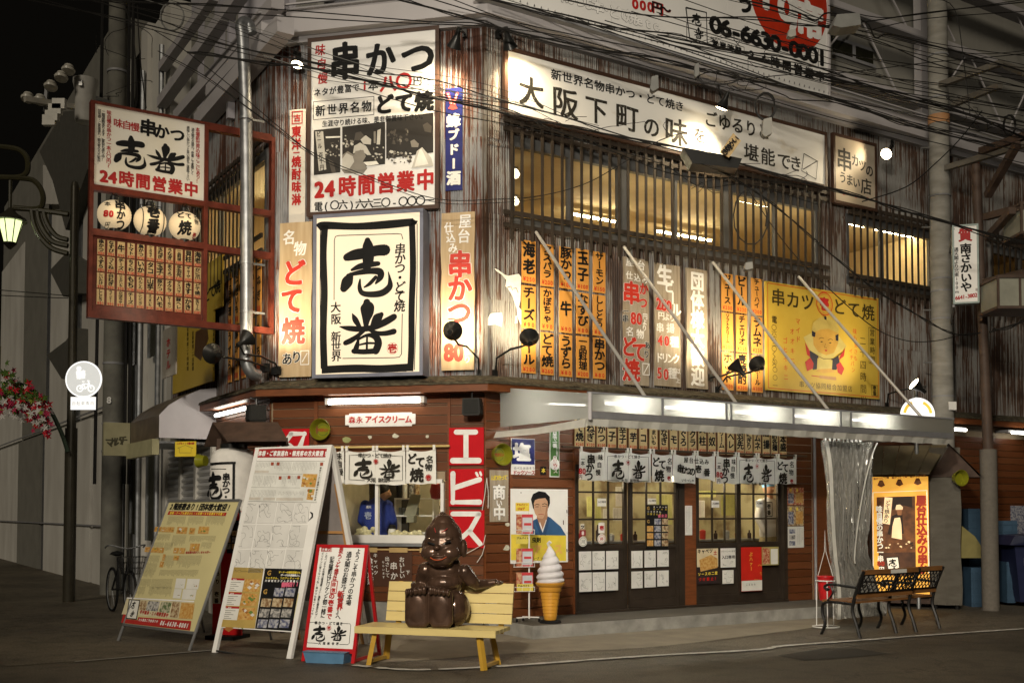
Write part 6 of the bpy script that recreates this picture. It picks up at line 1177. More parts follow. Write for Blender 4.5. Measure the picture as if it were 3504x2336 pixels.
for x, xt in ((-.0, .06), (1.2, 1.14)):
    T.part('leg', MB().beam((x, .0, 0), (xt, .03, .345), .05, .045), BO); T.part('leg', MB().beam((x, .42, 0), (xt, .37, .345), .05, .045), BO)
    T.part('leg_stretcher', MB().box(min(x, x) - .02, x + .02, .03, .40, .02, .05), BO)
# bronze figure
SF = Fr(BF.W(.66, .10, .382), Vector((.985, -.17, 0)))
BRZ = mat('brown_bronze', (.078, .044, .029), .27, metal=.4, var=.35, scale=9, coat=.35)
T = Thing('bronze_statue', 'shiny brown bronze seated figure with big bare soles sitting on the yellow bench', 'statue', SF, (0, 0, 0))
X = lambda x: (x - 615) / 764; Z = lambda y: (1108 - y) / 764
P = [('e', (X(620), .18, .20), (.25, .18, .21)), ('e', (X(735), .17, .17), (.155, .17, .18)), ('e', (X(510), .18, .17), (.15, .16, .17)), ('e', (X(650), .17, .44), (.195, .13, .20)), ('e', (X(650), .15, .53), (.20, .12, .13)), ('e', (X(605), .085, .545), (.085, .05, .055)), ('e', (X(700), .085, .545), (.085, .05, .055)), ('e', (X(655), .13, .42), (.17, .14, .10)),
     ('c', [(X(515), .15, .54), (X(482), .18, .44), (X(452), .23, .36), (X(400), .30, .38)], [.085, .072, .06, .045]), ('c', [(X(815), .15, .53), (X(862), .19, .44), (X(890), .24, .40), (X(960), .31, .405), (X(1020), .32, .42)], [.078, .07, .056, .045, .034]),
     ('e', (X(1050), .32, .415), (.05, .05, .022)), ('e', (X(655), .14, .61), (.165, .13, .09))]
for s0, s1 in ((403, 580), (586, 758)):
    a0, a1 = X(s0) + .03, X(s1) - .03; am_ = (a0 + a1) / 2
    P += [('b', a0, a1, -.10, .04, .04, .34), ('c', [(a0, -.06, .06), (a0, -.06, .33)], [.038, .036]), ('c', [(a1, -.06, .06), (a1, -.06, .33)], [.038, .036]), ('c', [(a0 + .02, -.06, .04), (a1 - .02, -.06, .04)], [.042, .042]), ('e', (am_, -.08, .18), (.10, .035, .16)), ('c', [(am_, -.02, .1), (am_ + (.03 if s0 > 500 else -.03), .15, .34), (am_, .2, .2)], [.09, .10, .1])]
    for k in range(5):
        kk = k if s0 > 500 else 4 - k; x = (a0 - .022) + (a1 - a0 + .044) * ((k + .5) / 5); big = .030 if kk == 0 else .0255 - kk * .001
        P += [('c', [(x, -.02, .36), (x, -.09, .385 - kk * .006)], [big * .75, big * .8]), ('e', (x, -.128, .366 - kk * .006), (big * .86, .034, .046 - kk * .002))]
hx, hz = X(660), Z(503)
P += [('e', (hx, .10, hz - .01), (.205, .18, .18)), ('e', (hx, .10, hz + .09), (.185, .165, .17)), ('e', (hx, .10, hz + .18), (.125, .115, .13)), ('e', (hx - .005, .10, hz + .25), (.07, .066, .07)), ('e', (hx - .01, .10, hz + .295), (.034, .03, .035)), ('e', (hx - .09, .0, hz - .075), (.11, .09, .085)), ('e', (hx + .08, .0, hz - .075), (.11, .09, .085)), ('e', (hx, -.0, hz - .14), (.13, .10, .075)),
      ('e', (hx - .02, -.08, hz - .02), (.034, .036, .026)), ('e', (hx - .05, -.058, hz - .03), (.022, .026, .018)), ('e', (hx + .012, -.058, hz - .03), (.022, .026, .018)), ('e', (hx - .075, -.035, hz + .055), (.065, .028, .016), .15), ('e', (hx + .065, -.035, hz + .058), (.065, .028, .016), -.2),
      ('e', (hx + .205, .10, hz - .03), (.034, .05, .09)), ('e', (hx - .195, .10, hz - .02), (.022, .04, .07)), ('e', (hx - .01, -.09, hz - .105), (.07, .022, .012)), ('e', (hx - .01, -.088, hz - .142), (.055, .026, .016))]
body = blob('body', P, .0068, T, BRZ, 3)
def dab(name, pts, w, m):
    mb = MB(); mb.tube(pts, w, 6); T.part(name, mb, m)
for (x0, z0, x1, z1, x2, z2) in ((-.115, .028, -.075, .02, -.045, .008), (.03, .012, .065, .026, .112, .042)): dab('eye', [(hx + x0, -.058, hz + z0), (hx + x1, -.082, hz + z1), (hx + x2, -.082, hz + z2)], .011, BLACK); 
dab('eye_glint', [(hx + .045, -.089, hz + .016), (hx + .085, -.080, hz + .028)], .003, WHITE)
dab('mouth', [(hx - .085, -.088, hz - .115), (hx - .05, -.108, hz - .133), (hx - .01, -.116, hz - .139), (hx + .035, -.110, hz - .132), (hx + .075, -.088, hz - .108)], .0045, mat('faded_orange_paint', (.40, .07, .02), .5))
for x0, x1, z0, z1 in ((-.055, -.035, .17, .125), (.075, .02, .165, .13)): dab('brow_mark', [(hx + x0, -.048, hz + z0), (hx + (x0 + x1) / 2, -.062, hz + (z0 + z1) / 2 - .004), (hx + x1, -.072, hz + z1)], .0035, REDDK)
# soft serve model
q = gp(*G('n', 1530, 1105), .166); T = Thing('ice_cream_model', 'giant white soft serve in an orange wafer cone standing on the doorstep', 'display model', WF, q)
T.part('base', MB().lathe([(.13, 0), (.135, .01), (.12, .03), (.08, .035)], q, n=24), BLACK)
CONE = mat('orange_cone', (.60, .29, .035), .42, coat=.1); mb = MB()
def wf(t, h): return (.03 * (1 if sin(t * 8 + .2) > .82 else 0)) if h < .36 else 0
pr = [(.068, .035)]; h = .05
while h < .37: pr += [(.07 + h * .13, h), (.07 + h * .13, h + .026), (.076 + h * .13, h + .030), (.076 + h * .13, h + .036)]; h += .042
pr += [(.128, .375), (.136, .385), (.138, .43), (.172, .455), (.178, .48), (.172, .485), (.15, .485)]
mb.lathe([(.066, .035)] + pr, q, n=48, fl=wf); T.part('cone', mb, CONE)
mb = MB(); n = 40; vs = []; H0 = .48; turns = 5.2; rows = 130
for j in range(rows + 1):
    t = j / rows
    for i in range(n):
        ph = 2 * pi * i / n; z = t * .44; env = .158 * (1 - t ** 1.9) * (1 if t > .06 else .94 + t) + .012; lob = abs(sin(pi * (t ** .88 * turns) - ph / 2 )) ; r = env * (.87 + .15 * lob)
        vs.append((q.x + r * cos(ph) + .02 * max(0, t - .8) * -1, q.y + r * sin(ph), q.z + H0 + z))
fs = [(j * n + i, j * n + (i + 1) % n, (j + 1) * n + (i + 1) % n, (j + 1) * n + i) for j in range(rows) for i in range(n)] + [tuple(range(rows * n, rows * n + n))]
mb.add(vs, fs); mb.sm = True; T.part('cream', mb, mat('soft_serve_white', (.62, .60, .62), .5))
T.part('curl', MB().tube([(q.x - .01, q.y, q.z + .9), (q.x - .028, q.y, q.z + .955), (q.x - .01, q.y, q.z + .975), (q.x + .012, q.y, q.z + .955)], .016, 8), MATS['soft_serve_white'])
# magazine rack
q = dp(*G('n', 1368, 1055), 13.25); RF_ = Fr((q.x, q.y, .166), Vector((.97, .24, 0))); T = Thing('magazine_rack', 'white wire rack on castors filled with free magazines beside the soft serve', 'magazine rack', RF_, (0, 0, 0))
k_ = RF_.dep(G('n', 1368, 800)) / F_PX / 2.24; XX = lambda x: (x - 1368) * k_; ZZ = lambda y: RF_.P(G('n', 1368, y))[1]
T.part('post', MB().tube([(0, 0, .04), (0, 0, ZZ(240))], .010, 8), WHITE)
for i, (x, y) in enumerate(((-.16, -.02), (.12, -.02), (-.04, .14))):
    T.part('foot', MB().beam((0, 0, .06), (x, y, .055), .025, .012), WHITE); T.part('castor', MB().lathe([(.02, -.01), (.02, .01)], (x, y, .022), (1, 0, 0), 10), BLACK)
for i, (y0, y1) in enumerate(((275, 425), (535, 675), (718, 862))):
    mb = MB(); z = ZZ(y1)
    for x in (-.20, -.1, .0, .055): mb.tube([(x, -.05, z), (x, -.05, z + .05), (x, .03, z + .06)], .003, 4)
    mb.tube([(-.21, -.05, z), (.06, -.05, z)], .004, 4); mb.tube([(-.21, -.05, z + .05), (.06, -.05, z + .05)], .004, 4); T.part('wire_tray', mb, WHITE)
    for j, (x0, x1) in enumerate(((1262, 1302), (1303, 1392))):
        M_ = Thing('magazine', '%s %s magazine in the white wire rack' % (('top', 'middle', 'bottom')[i], ('half hidden left', 'red and pale blue right')[j]), 'magazine', RF_, (XX((x0 + x1) / 2), -.03, z), 'free magazines in the rack')
        M_.part('cover', MB().box(XX(x0), XX(x1), -.04, -.02, z + .005, ZZ(y0)), mat('magazine_pale', (.50, .52, .56), .4) if j else pc[5]); mb = MB(); w_ = XX(x1) - XX(x0); zz0, zz1 = z + .005, ZZ(y0)
        for a_, b_, c_, d_ in ((0, 1, .84, 1), (0, 1, 0, .08), (0, .06, .08, .84), (.94, 1, .08, .84), (.2, .85, .42, .55)): mb.quad((XX(x0) + w_ * a_, -.042, zz0 + (zz1 - zz0) * c_), (XX(x0) + w_ * b_, -.042, zz0 + (zz1 - zz0) * c_), (XX(x0) + w_ * b_, -.042, zz0 + (zz1 - zz0) * d_), (XX(x0) + w_ * a_, -.042, zz0 + (zz1 - zz0) * d_))
        if j: M_.part('printed_border', mb, mat('magazine_red', (.50, .05, .06), .4))
for i, (x0, y0, x1, y1, t1, m_) in enumerate(((1258, 187, 1366, 250, 'アルバイト', YEL), (1262, 442, 1360, 500, 'アルバイト', mat('header_yellow', (.65, .55, .1))), (1264, 805, 1392, 858, 'アルバイト', MATS['header_yellow']))):
    T2 = Thing('rack_header', ('upper', 'middle', 'lower')[i] + ' yellow header card on the magazine rack', 'card', RF_, (XX((x0 + x1) / 2), -.03, ZZ(y1)), 'header cards on the rack'); T2.part('card', MB().box(XX(x0), XX(x1), -.05 if i == 2 else -.02, -.046 if i == 2 else -.015, ZZ(y1), ZZ(y0)), m_); g = Sg(T2, .052 if i == 2 else .022); mm = g.mb(REDDK if i == 0 else BLACK)
    for k, ch in enumerate(t1): put(mm, ch, XX(x0 + 14 + k * 19), ZZ(y0 + 14), 18 * k_, -(g.off + .002), 3)
    if i == 0: mm2 = g.mb(RED); put(mm2, '見本誌', 0, 0, 0, 0) if False else [put(mm2, ch, XX(x0 + 25 + k * 18), ZZ(y0 + 45), 22 * k_, -(g.off + .002), 3) for k, ch in enumerate('ジョブ')]
    g.done()

# ---- folding boards
def tiltframe(O, ang, lean): u = Vector((cos(radians(ang)), sin(radians(ang)), 0)); bk = Vector((-u.y, u.x, 0)); L_ = radians(lean); return Fr(O, u, UZ * cos(L_) + bk * sin(L_))
YF = tiltframe((-4.581, 12.707, 0), -39.2, 22)
T = Thing('folding_board', 'yellow menu board in a thin metal frame leaning back, leftmost on the pavement', 'menu board', YF, (.7, 0, 0), 'menu boards on the pavement')
W_ = 1.41; zt = 1.755; zb2 = YF.P(G('m', 520, 1140))[1]
for x in (-.0, W_): T.part('frame_rail', MB().tube([(x, 0, 0), (x, 0, zt)], .018, 8), mat('board_alu', (.30, .30, .30), .35, metal=.7))
mb = MB(); mb.box(0, W_, -.018, .018, zt - .02, zt + .012); mb2 = MB(); mb2.box(0, W_, -.018, .018, zb2 - .03, zb2); T.part('frame_rail', mb, MATS['board_alu']); T.part('frame_rail', mb2, MATS['board_alu'])
T.part('panel', MB().box(.018, W_ - .018, -.006, .012, zb2, zt - .02), YELB)
mb = MB(); yi = YF.i; bk = lambda x, f: (x, 1.55 * f, zt * (1 - f) * 1 - .0)
for x in (.05, W_ - .05): 
    p0 = (x, .02, zt - .05); wq = YF.W(x, 0, 0) + Vector((-YF.u.y, YF.u.x, 0)) * 1.15; d_ = wq - YF.O; mb.tube([p0, (d_.dot(YF.u), d_.dot(YF.i), d_.dot(YF.w))], .014, 6)
T.part('rear_leg', mb, STEEL)
g = Sg(T, .0062)
g.t('2階座敷あり!団体様大歓迎!', 'm', 645, 215, 1085, 222, 62, BLACK, 3, .95, slant=.12); g.poly([(625, 250), (1068, 262), (1058, 288), (612, 278)], 'm', REDDK); g.t('座敷・テーブル貸切OK!4名様〜80名様まで可能!', 'm', 640, 265, 1045, 273, 24, YEL, 3, 1., lift=.004)
def mcols(g, quads, seed, m=FINE, w=3, step=8):
    rr = Rnd(seed)
    for (x0, y0, x1, y1) in quads:
        x = x0
        while x < x1:
            e = y1 - rr.uniform(0, (y1 - y0) * .4); y = y0; sh = (y1 - y0) * -.25
            while y < e:
                h = rr.uniform(3, 6); f0 = (y - y0) / max(1, y1 - y0); f1 = (y + h - y0) / max(1, y1 - y0); g.line([(x + sh * f0, y), (x + sh * f1, y + h)], 'm', w, m, .0025); y += h + 2.2
            x += step
mcols(g, [(625, 290, 760, 360), (780, 290, 900, 360), (920, 290, 1060, 360), (530, 425, 640, 480), (660, 435, 760, 520), (790, 440, 985, 485), (480, 490, 590, 540), (600, 490, 660, 560), (880, 490, 960, 540), (425, 590, 560, 660), (600, 590, 680, 690), (700, 590, 880, 690), (390, 650, 540, 720), (370, 700, 520, 760), (560, 700, 850, 750), (360, 770, 490, 840), (500, 770, 660, 850), (330, 830, 450, 905), (480, 830, 650, 910)], 3)
def dish(pts, seed, r='m'):
    g.poly(pts, r, pc[3], .003); rr = Rnd(seed); cx = sum(p[0] for p in pts) / 4; cy = sum(p[1] for p in pts) / 4; s = abs(pts[1][0] - pts[0][0]) / 2
    for k in range(7): x, y, q_ = cx + rr.uniform(-.6, .6) * s, cy + rr.uniform(-.5, .5) * s * .8, s * rr.uniform(.14, .34); g.poly([(x - q_, y), (x, y - q_ * .7), (x + q_, y), (x, y + q_ * .7)], r, [mat('fried_gold', (.55, .30, .05)), mat('fried_brown', (.30, .12, .03)), mat('plate_white', (.6, .58, .52)), mat('leaf_print', (.12, .2, .04))][rr.choice((0, 0, 1, 2, 3))], .0035 + k * .00005)
for k, q_ in enumerate([(520, 370, 570, 410), (575, 372, 620, 412), (620, 372, 668, 414), (690, 372, 768, 425), (785, 378, 828, 428), (855, 368, 935, 425), (445, 525, 490, 565), (490, 528, 545, 568), (545, 530, 590, 572), (665, 530, 705, 575), (710, 532, 752, 578), (790, 498, 862, 558), (580, 580, 600, 630), (665, 590, 705, 628), (560, 635, 588, 682)]):
    dish([(q_[0], q_[1]), (q_[2], q_[1] + 2), (q_[2] - 10, q_[3]), (q_[0] - 10, q_[3] - 2)], k)
g.t('味自慢の串かつ1本80円〜', 'm', 760, 568, 935, 565, 22, REDDK, 3, 1.)
for x0, y0, x1, y1 in ((670, 765, 755, 845), (755, 768, 862, 850), (655, 845, 725, 920), (722, 848, 838, 930)): g.poly([(x0 + 12, y0), (x1, y0 + 3), (x1 - 14, y1), (x0 - 2, y1 - 3)], 'm', PAPER, .0032); dish([((x0 + x1) / 2, y0 + 35), (x1 - 12, y0 + 36), (x1 - 20, y1 - 12), ((x0 + x1) / 2 - 8, y1 - 12)], x0); 
g.poly([(300, 922), (818, 950), (790, 1080), (262, 1040)], 'm', YEL if False else mat('board_cream', (.58, .52, .34)), .003)
for x0, y0, x1, y1, m_ in ((400, 935, 455, 1010, 1), (460, 938, 550, 1018, 2), (560, 945, 640, 1030, 4), (645, 945, 705, 1068, 1), (712, 952, 816, 1078, 3)): g.poly([(x0 + 8, y0), (x1 + 6, y0 + 5), (x1 - 12, y1), (x0 - 14, y1 - 6)], 'm', pc[m_], .0036)
g.poly([(318, 925), (405, 932), (378, 1082), (295, 1075)], 'm', BLACK, .004); g.poly([(324, 932), (398, 938), (373, 1074), (303, 1068)], 'm', PAPER, .0045); g.brush('m', 353, 970, 52, 60, 'one', lift=.0055); g.brush('m', 345, 1035, 55, 52, 'ban', lift=.0055)
g.t('年中無休・24時間営業中', 'm', 412, 1022, 612, 1048, 34, REDDK, 3, .85, lift=.0052); g.poly([(275, 1040), (295, 1042), (292, 1077), (385, 1085), (390, 1062), (797, 1092), (786, 1165), (258, 1105)], 'm', mat('poster_deep_red', (.36, .025, .02)), .0048)
g.t('大小宴会ご予約承り中', 'm', 400, 1082, 535, 1096, 24, WE, 2, .9, lift=.0056); g.t('06-6630-0001', 'm', 568, 1105, 768, 1128, 50, WE, 3, .85, lift=.0056); g.poly([(305, 912), (820, 938), (818, 948), (300, 920)], 'm', WE, .0052); g.done()

TF = tiltframe((-3.166, 11.652, 0), -28.38, 16.5); W_ = 1.018; zt = 2.29
T = Thing('folding_board', 'tallest white folding board with red heading, menu sheets and autograph cards', 'menu board', TF, (.5, 0, 0), 'menu boards on the pavement')
zb3 = TF.P(G('m', 1290, 1160))[1]
for x in (.0, W_): T.part('frame_leg', MB().box(x - .028, x + .028, -.02, .02, 0, zt), WHITE)
T.part('panel', MB().box(.028, W_ - .028, -.012, .012, zb3, zt), WHITE)
T.part('top_rail', MB().box(-.03, W_ + .03, -.022, .02, zt, zt + .02), WHITE)
def wl(F, P_): d_ = P_ - F.O; return (d_.dot(F.u), d_.dot(F.i), d_.dot(F.w))
bkd = Vector((-TF.u.y, TF.u.x, 0)); top = TF.W(0, .03, zt - .02); foot = TF.O + bkd * 1.45; OR_ = mat('easel_orange_wood', (.42, .22, .08), .6); 
for x in (.0, W_): T.part('rear_leg', MB().beam(wl(TF, TF.W(x, .03, zt)), wl(TF, TF.O + TF.u * x + bkd * 1.35), .05, .05), WHITE)
for x in (.05, W_ - .05): T.part('rear_batten', MB().beam(wl(TF, TF.W(x, .06, zt)), wl(TF, TF.O + TF.u * x + bkd * 1.33), .03, .035), OR_)
f0 = TF.W(0, .03, zt); f1 = TF.O + bkd * 1.35; mb = MB(); c_ = [f0.lerp(f1, .03), f0.lerp(f1, .78)]; mb.add([wl(TF, c_[0]), wl(TF, c_[0] + TF.u * W_), wl(TF, c_[1] + TF.u * W_), wl(TF, c_[1])], [(0, 1, 2, 3)]); T.part('rear_panel', mb, mat('rear_panel_grey', (.30, .27, .26), .7)); mb = MB(); c_ = f0.lerp(f1, .42); mb.beam(wl(TF, c_ + TF.u * .05), wl(TF, c_ + TF.u * (W_ - .05)), .03, .03); T.part('rear_batten', mb, OR_)
g = Sg(T, .0125)
Z5 = lambda x, y: (700 + x / 4.48, 1500 + y / 4.48)
def zq(pts, m, l=.003): g.poly([Z5(*p) for p in pts], 's', m, l)
def zt_(s_, x0, y0, x1, y1, sz, m, b=2, sx=1., l=.005): p, q = Z5(x0, y0), Z5(x1, y1); g.t(s_, 's', p[0], p[1], q[0], q[1], sz / 4.48, m, b, sx, lift=l)
zq([(770, 160), (1915, 155), (1885, 285), (750, 290)], REDDK, .0045); zt_('団体様・ご家族連れ・観光客の方大歓迎!', 800, 228, 1860, 228, 88, WE, 4, .74)
zq([(755, 345), (1848, 345), (1735, 980), (640, 960)], mat('menu_sheet_white', (.64, .64, .60), .4), .0035)
def zframe(q, w): 
    for p0, p1 in zip(q, q[1:] + q[:1]): g.line([Z5(*p0), Z5(*p1)], 's', w, FINE, .0042)
zframe([(755, 345), (1848, 345), (1735, 980), (640, 960)], .9); g.line([Z5(735, 535), Z5(1500, 545)], 's', .7, FINE, .0042); g.line([Z5(700, 745), Z5(1470, 755)], 's', .7, FINE, .0042)
rr = Rnd(9)
for x0, y0, x1, y1 in ((780, 365, 1020, 450), (1090, 365, 1350, 500), (1370, 365, 1740, 500), (740, 565, 900, 735), (930, 570, 1120, 735), (1210, 575, 1270, 735), (1310, 575, 1440, 735), (700, 790, 1100, 900), (1150, 810, 1540, 870)):
    x = x0
    while x < x1:
        y = y0; e = y1 - rr.uniform(0, (y1 - y0) * .45)
        while y < e: h = rr.uniform(6, 12); g.line([Z5(x - (y - y0) * .17, y), Z5(x - (y + h - y0) * .17, y + h)], 's', 1.1, FINE, .0042); y += h + 5
        x += 22
for x, y in ((1045, 385), (1135, 385), (1800, 390), (1165, 600), (1300, 592), (1450, 592)): zq([(x - 22, y - 22), (x + 22, y - 22), (x + 18, y + 28), (x - 26, y + 28)], mat('brown_tag', (.30, .06, .03)), .005)
for x0, y0, x1, y1 in ((760, 490, 990, 525), (670, 900, 860, 940), (910, 905, 1090, 945), (1110, 908, 1520, 950)):
    x = x0
    while x < x1: zq([(x, y0), (x + 9, y0), (x + 4, y1), (x - 5, y1)], mat('tan_print', (.42, .34, .26)), .0043); x += 18
def dish2(q, seed):
    zq(q, pc[3], .0045); rr = Rnd(seed)
    xs = [p[0] for p in q]; ys = [p[1] for p in q]
    for k in range(22): x, y, s_ = rr.uniform(min(xs) + 30, max(xs) - 30), rr.uniform(min(ys) + 15, max(ys) - 15), rr.uniform(8, 26); g.poly([Z5(x + s_ * cos(t) , y + s_ * .8 * sin(t)) for t in [i_ * 1.05 for i_ in range(6)]], 's', MATS[rr.choice(('fried_gold', 'fried_gold', 'fried_brown', 'plate_white', 'leaf_print'))], .005 + k * .00006)
dish2([(1515, 540), (1735, 545), (1700, 750), (1480, 740)], 5); dish2([(1600, 770), (1695, 772), (1660, 945), (1565, 935)], 6); zt_('秘伝ソース二度漬け禁止の日店', 1785, 450, 1700, 935, 34, FINE, 3, 1.)
CI = mat('pen_ink')
for row, (y0, y1, xs) in enumerate(((968, 1305, [(590, 850, -70), (855, 1118, -60), (1122, 1385, -60), (1390, 1640, -60)]), (1310, 1680, [(520, 785, -70), (795, 1050, -65), (1060, 1315, -65), (1322, 1585, -65)]), (1690, 2060, [(450, 710, -70), (720, 975, -65), (985, 1240, -65), (1250, 1515, -65)]))):
    for ci, (x0, x1, sh) in enumerate(xs):
        C_ = Thing('autograph_card', 'autograph card taped on the tall white board, %s row, %s from the left' % (('upper', 'middle', 'lower')[row], ('first', 'second', 'third', 'fourth')[ci]), 'card', TF, (*[TF.P(Z5((x0 + x1) / 2 + sh, y1), .016)[0]], -.014, TF.P(Z5((x0 + x1) / 2 + sh, y1), .016)[1]), 'autograph cards on the tall board')
        q = [TF.P(Z5(*p), .016) for p in ((x0 + 6, y0 + 4), (x1 - 4, y0 + 6), (x1 - 4 + sh, y1 - 6), (x0 + 6 + sh, y1 - 8))]; C_.part('card', MB().prism(q, -.0165, -.0135), CARD)
        g2 = Sg(C_, .0167); r3 = Rnd(row * 4 + ci)
        for k in range(5):
            x, y = r3.uniform(x0, x1 - 40) + sh / 2, r3.uniform(y0 + 60, y1 - 70); pts = [Z5(x, y)]; an = r3.uniform(0, 6)
            for j in range(9): an += r3.uniform(-1.4, 1.4); x = min(x1 + sh / 2 - 15, max(x0 + sh / 2 + 15, x + 34 * cos(an))); y = min(y1 - 30, max(y0 + 30, y + 42 * sin(an))); pts.append(Z5(x, y))
            g2.line(smo(pts, 2), 's', .8, CI, .0006)
        g2.done()
g.line([Z5(1625, 1125), Z5(1655, 1150), Z5(1655, 1200), Z5(1605, 1250)], 's', [3, 7, 7, 2], BLACK, .005)
# lower posters
def mq(pts, m, l=.004): g.poly(pts, 'm', m, l)
mq([(1095, 678), (1350, 690), (1282, 1150), (1008, 1135)], mat('banquet_gold', (.42, .30, .09), .4)); g.t('宴会', 'm', 1130, 738, 1170, 738, 48, mat('banquet_brown', (.32, .07, .02)), 3); g.t('メニュー', 'm', 1205, 742, 1280, 745, 34, MATS['banquet_brown'], 3)
for k in range(3):
    y = 770 + k * 108; x = 1090 - k * 20; mq([(x, y), (x + 115, y + 4), (x + 95, y + 100), (x - 18, y + 94)], PAPER, .0045); mq([(x, y - 8), (x + 115, y - 3), (x + 112, y + 12), (x - 3, y + 8)], REDDK, .005); g.t(('1,800', '2,800', '3,800')[k], 'm', x + 12, y + 2, x + 50, y + 4, 17, WE, 2, .9, lift=.0056)
    for j in range(5): g.line([(x + 8 - j * 3, y + 24 + j * 15), (x + 85 - j * 8 - (j % 2) * 25, y + 27 + j * 15)], 'm', 3, FINE, .005)
    q = [(x + 120, y), (x + 238, y + 5), (x + 222, y + 98), (x + 100, y + 98)]; mq(q, pc[3], .0045); rr = Rnd(k)
    for j in range(9): xx, yy, s_ = rr.uniform(x + 125, x + 215), rr.uniform(y + 15, y + 85), rr.uniform(8, 20); mq([(xx - s_, yy), (xx, yy - s_ * .8), (xx + s_, yy), (xx, yy + s_ * .8)], MATS[rr.choice(('fried_gold', 'fried_brown', 'plate_white', 'leaf_print'))], .005 + j * .00005)
dish([(1030, 1098), (1280, 1108), (1275, 1145), (1020, 1135)], 3)
mq([(1362, 688), (1645, 695), (1565, 1168), (1285, 1150)], BLACK, .0046); g.t('G', 'm', 1395, 722, 1395, 722, 52, GOLD, 3, lift=.006); g.t('G', 'm', 1365, 865, 1365, 865, 52, GOLD, 3, lift=.006)
for k, s_ in enumerate(('オーナーの稲垣吾郎さん', 'ボーイの次長課長さん', 'シャカさん、フロアレディーの', '川原亜矢子さんが壱番に')): g.t(s_, 'm', (1475, 1490, 1375, 1370)[k], 718 + k * 22, 1628 - k * 6, 722 + k * 22, 19, WE if k % 2 else YEL, 3, 1.1, lift=.006)
g.t('御来店!!', 'm', 1505, 815, 1610, 808, 42, mat('pink_print'), 4, lift=.006)
for j in range(4):
    for i in range(3):
        if j == 0 and i == 0: continue
        x = 1345 + i * 85 - j * 14; y = 838 + j * 80; mq([(x + 8, y), (x + 82, y + 4), (x + 68, y + 68), (x - 4, y + 64)], pc[(i * 3 + j) % 3], .0056)
for k, (x, y) in enumerate(((1568, 1085), (1580, 900))): mq([(x, y), (x + 40, y + 2), (x + 20, y + 85), (x - 4, y + 80)] if k == 0 else [(1600, 880), (1632, 880), (1560, 1160), (1555, 1155)], REDDK if k == 0 else YELB, .004 if k else .0043)
g.done()

RDF = tiltframe((-2.095, 10.994, 0), -17.94, 15); W_ = .55; zt = 1.2; REDF = mat('red_board_frame', (.42, .010, .014), .3, coat=.3)
T = Thing('folding_board', 'small red framed white board with vertical greetings beside the bench', 'notice board', RDF, (.27, 0, 0), 'menu boards on the pavement')
zb4 = RDF.P(G('m', 1840, 1300))[1]
for x in (0, W_): T.part('frame_leg', MB().box(x - .018, x + .018, -.016, .016, 0, zt - .03), REDF)
T.part('top_rail', MB().box(-.018, W_ + .018, -.016, .016, zt - .03, zt), REDF); T.part('bottom_rail', MB().box(.018, W_ - .018, -.015, .015, zb4 - .045, zb4), REDF); T.part('panel', MB().box(.018, W_ - .018, -.008, .008, zb4, zt - .03), WHITE)
bk3 = Vector((-RDF.u.y, RDF.u.x, 0))
for x in (0, W_): T.part('rear_leg', MB().beam(wl(RDF, RDF.W(x, .02, zt - .05)), wl(RDF, RDF.O + RDF.u * x + bk3 * .62), .03, .03), REDF); T.part('side_bar', MB().beam(wl(RDF, RDF.W(x, .01, .03)), wl(RDF, RDF.O + RDF.u * x + bk3 * .6 + UZ * .03), .02, .03), REDF)
g = Sg(T, .0085); g.t('ようこそ串かつの本場', 'm', 2075, 560, 2000, 950, 48, BLACK, 2, .95); g.t('通天閣のお膝元『新世界』へ', 'm', 2005, 580, 1920, 1060, 46, BLACK, 2, 1.); g.t('新世界', 'm', 1940, 885, 1933, 985, 52, RED, 3, 1.05, lift=.004)
g.t('串かつ・どて焼きは', 'm', 1945, 545, 1895, 765, 40, REDDK, 3, .95); g.frame('m', 1872, 785, 1905, 880, .008, RED); g.t('自信', 'm', 1888, 810, 1884, 855, 36, RED, 3); g.t('の壱番で', 'm', 1872, 900, 1852, 1055, 50, RED, 3, 1.)
g.t('記念撮影はビリケンと御一緒に', 'm', 1875, 615, 1803, 1050, 42, BLACK, 2, .95); g.frame('m', 1795, 530, 1868, 560, .004, RED); g.rect('m', 1796, 531, 1862, 556, REDDK); g.t('お願い', 'm', 1808, 543, 1850, 545, 19, WE, 3, lift=.005)
g.t('このベンチでの休憩は御遠慮下さい！撮影は順番交代で！', 'm', 1832, 580, 1748, 1065, 22, BLACK, 1, .95); g.t('ビリケンに登らないでね！串かつも食べてってや！', 'm', 1803, 575, 1718, 1060, 22, BLACK, 1, .95)
g.line([(1745, 1100), (1700, 1102), (1690, 1110), (1678, 1245), (1690, 1258), (1770, 1262)], 'm', 3.5, BLACK); g.line([(1955, 1110), (2010, 1112), (2018, 1125), (2005, 1265), (1990, 1272), (1930, 1270)], 'm', 3.5, BLACK); g.t('串かつ・どて焼き', 'm', 1752, 1105, 1945, 1112, 26, BLACK, 3); g.t('大阪新世界', 'm', 1780, 1262, 1915, 1265, 22, BLACK, 3); g.brush('m', 1772, 1185, 118, 125, 'one'); g.brush('m', 1920, 1185, 132, 118, 'ban'); g.t('壱', 'm', 1850, 1145, 1850, 1145, 26, RED, 3)
a, c = RDF.P(G('m', 1850, 1145), .009); g.mb(RED).ring((a, c), .022, .026, -.0115, 16); g.done()
mb = MB(); q0 = RDF.W(.06, -.02, 0); vs = []
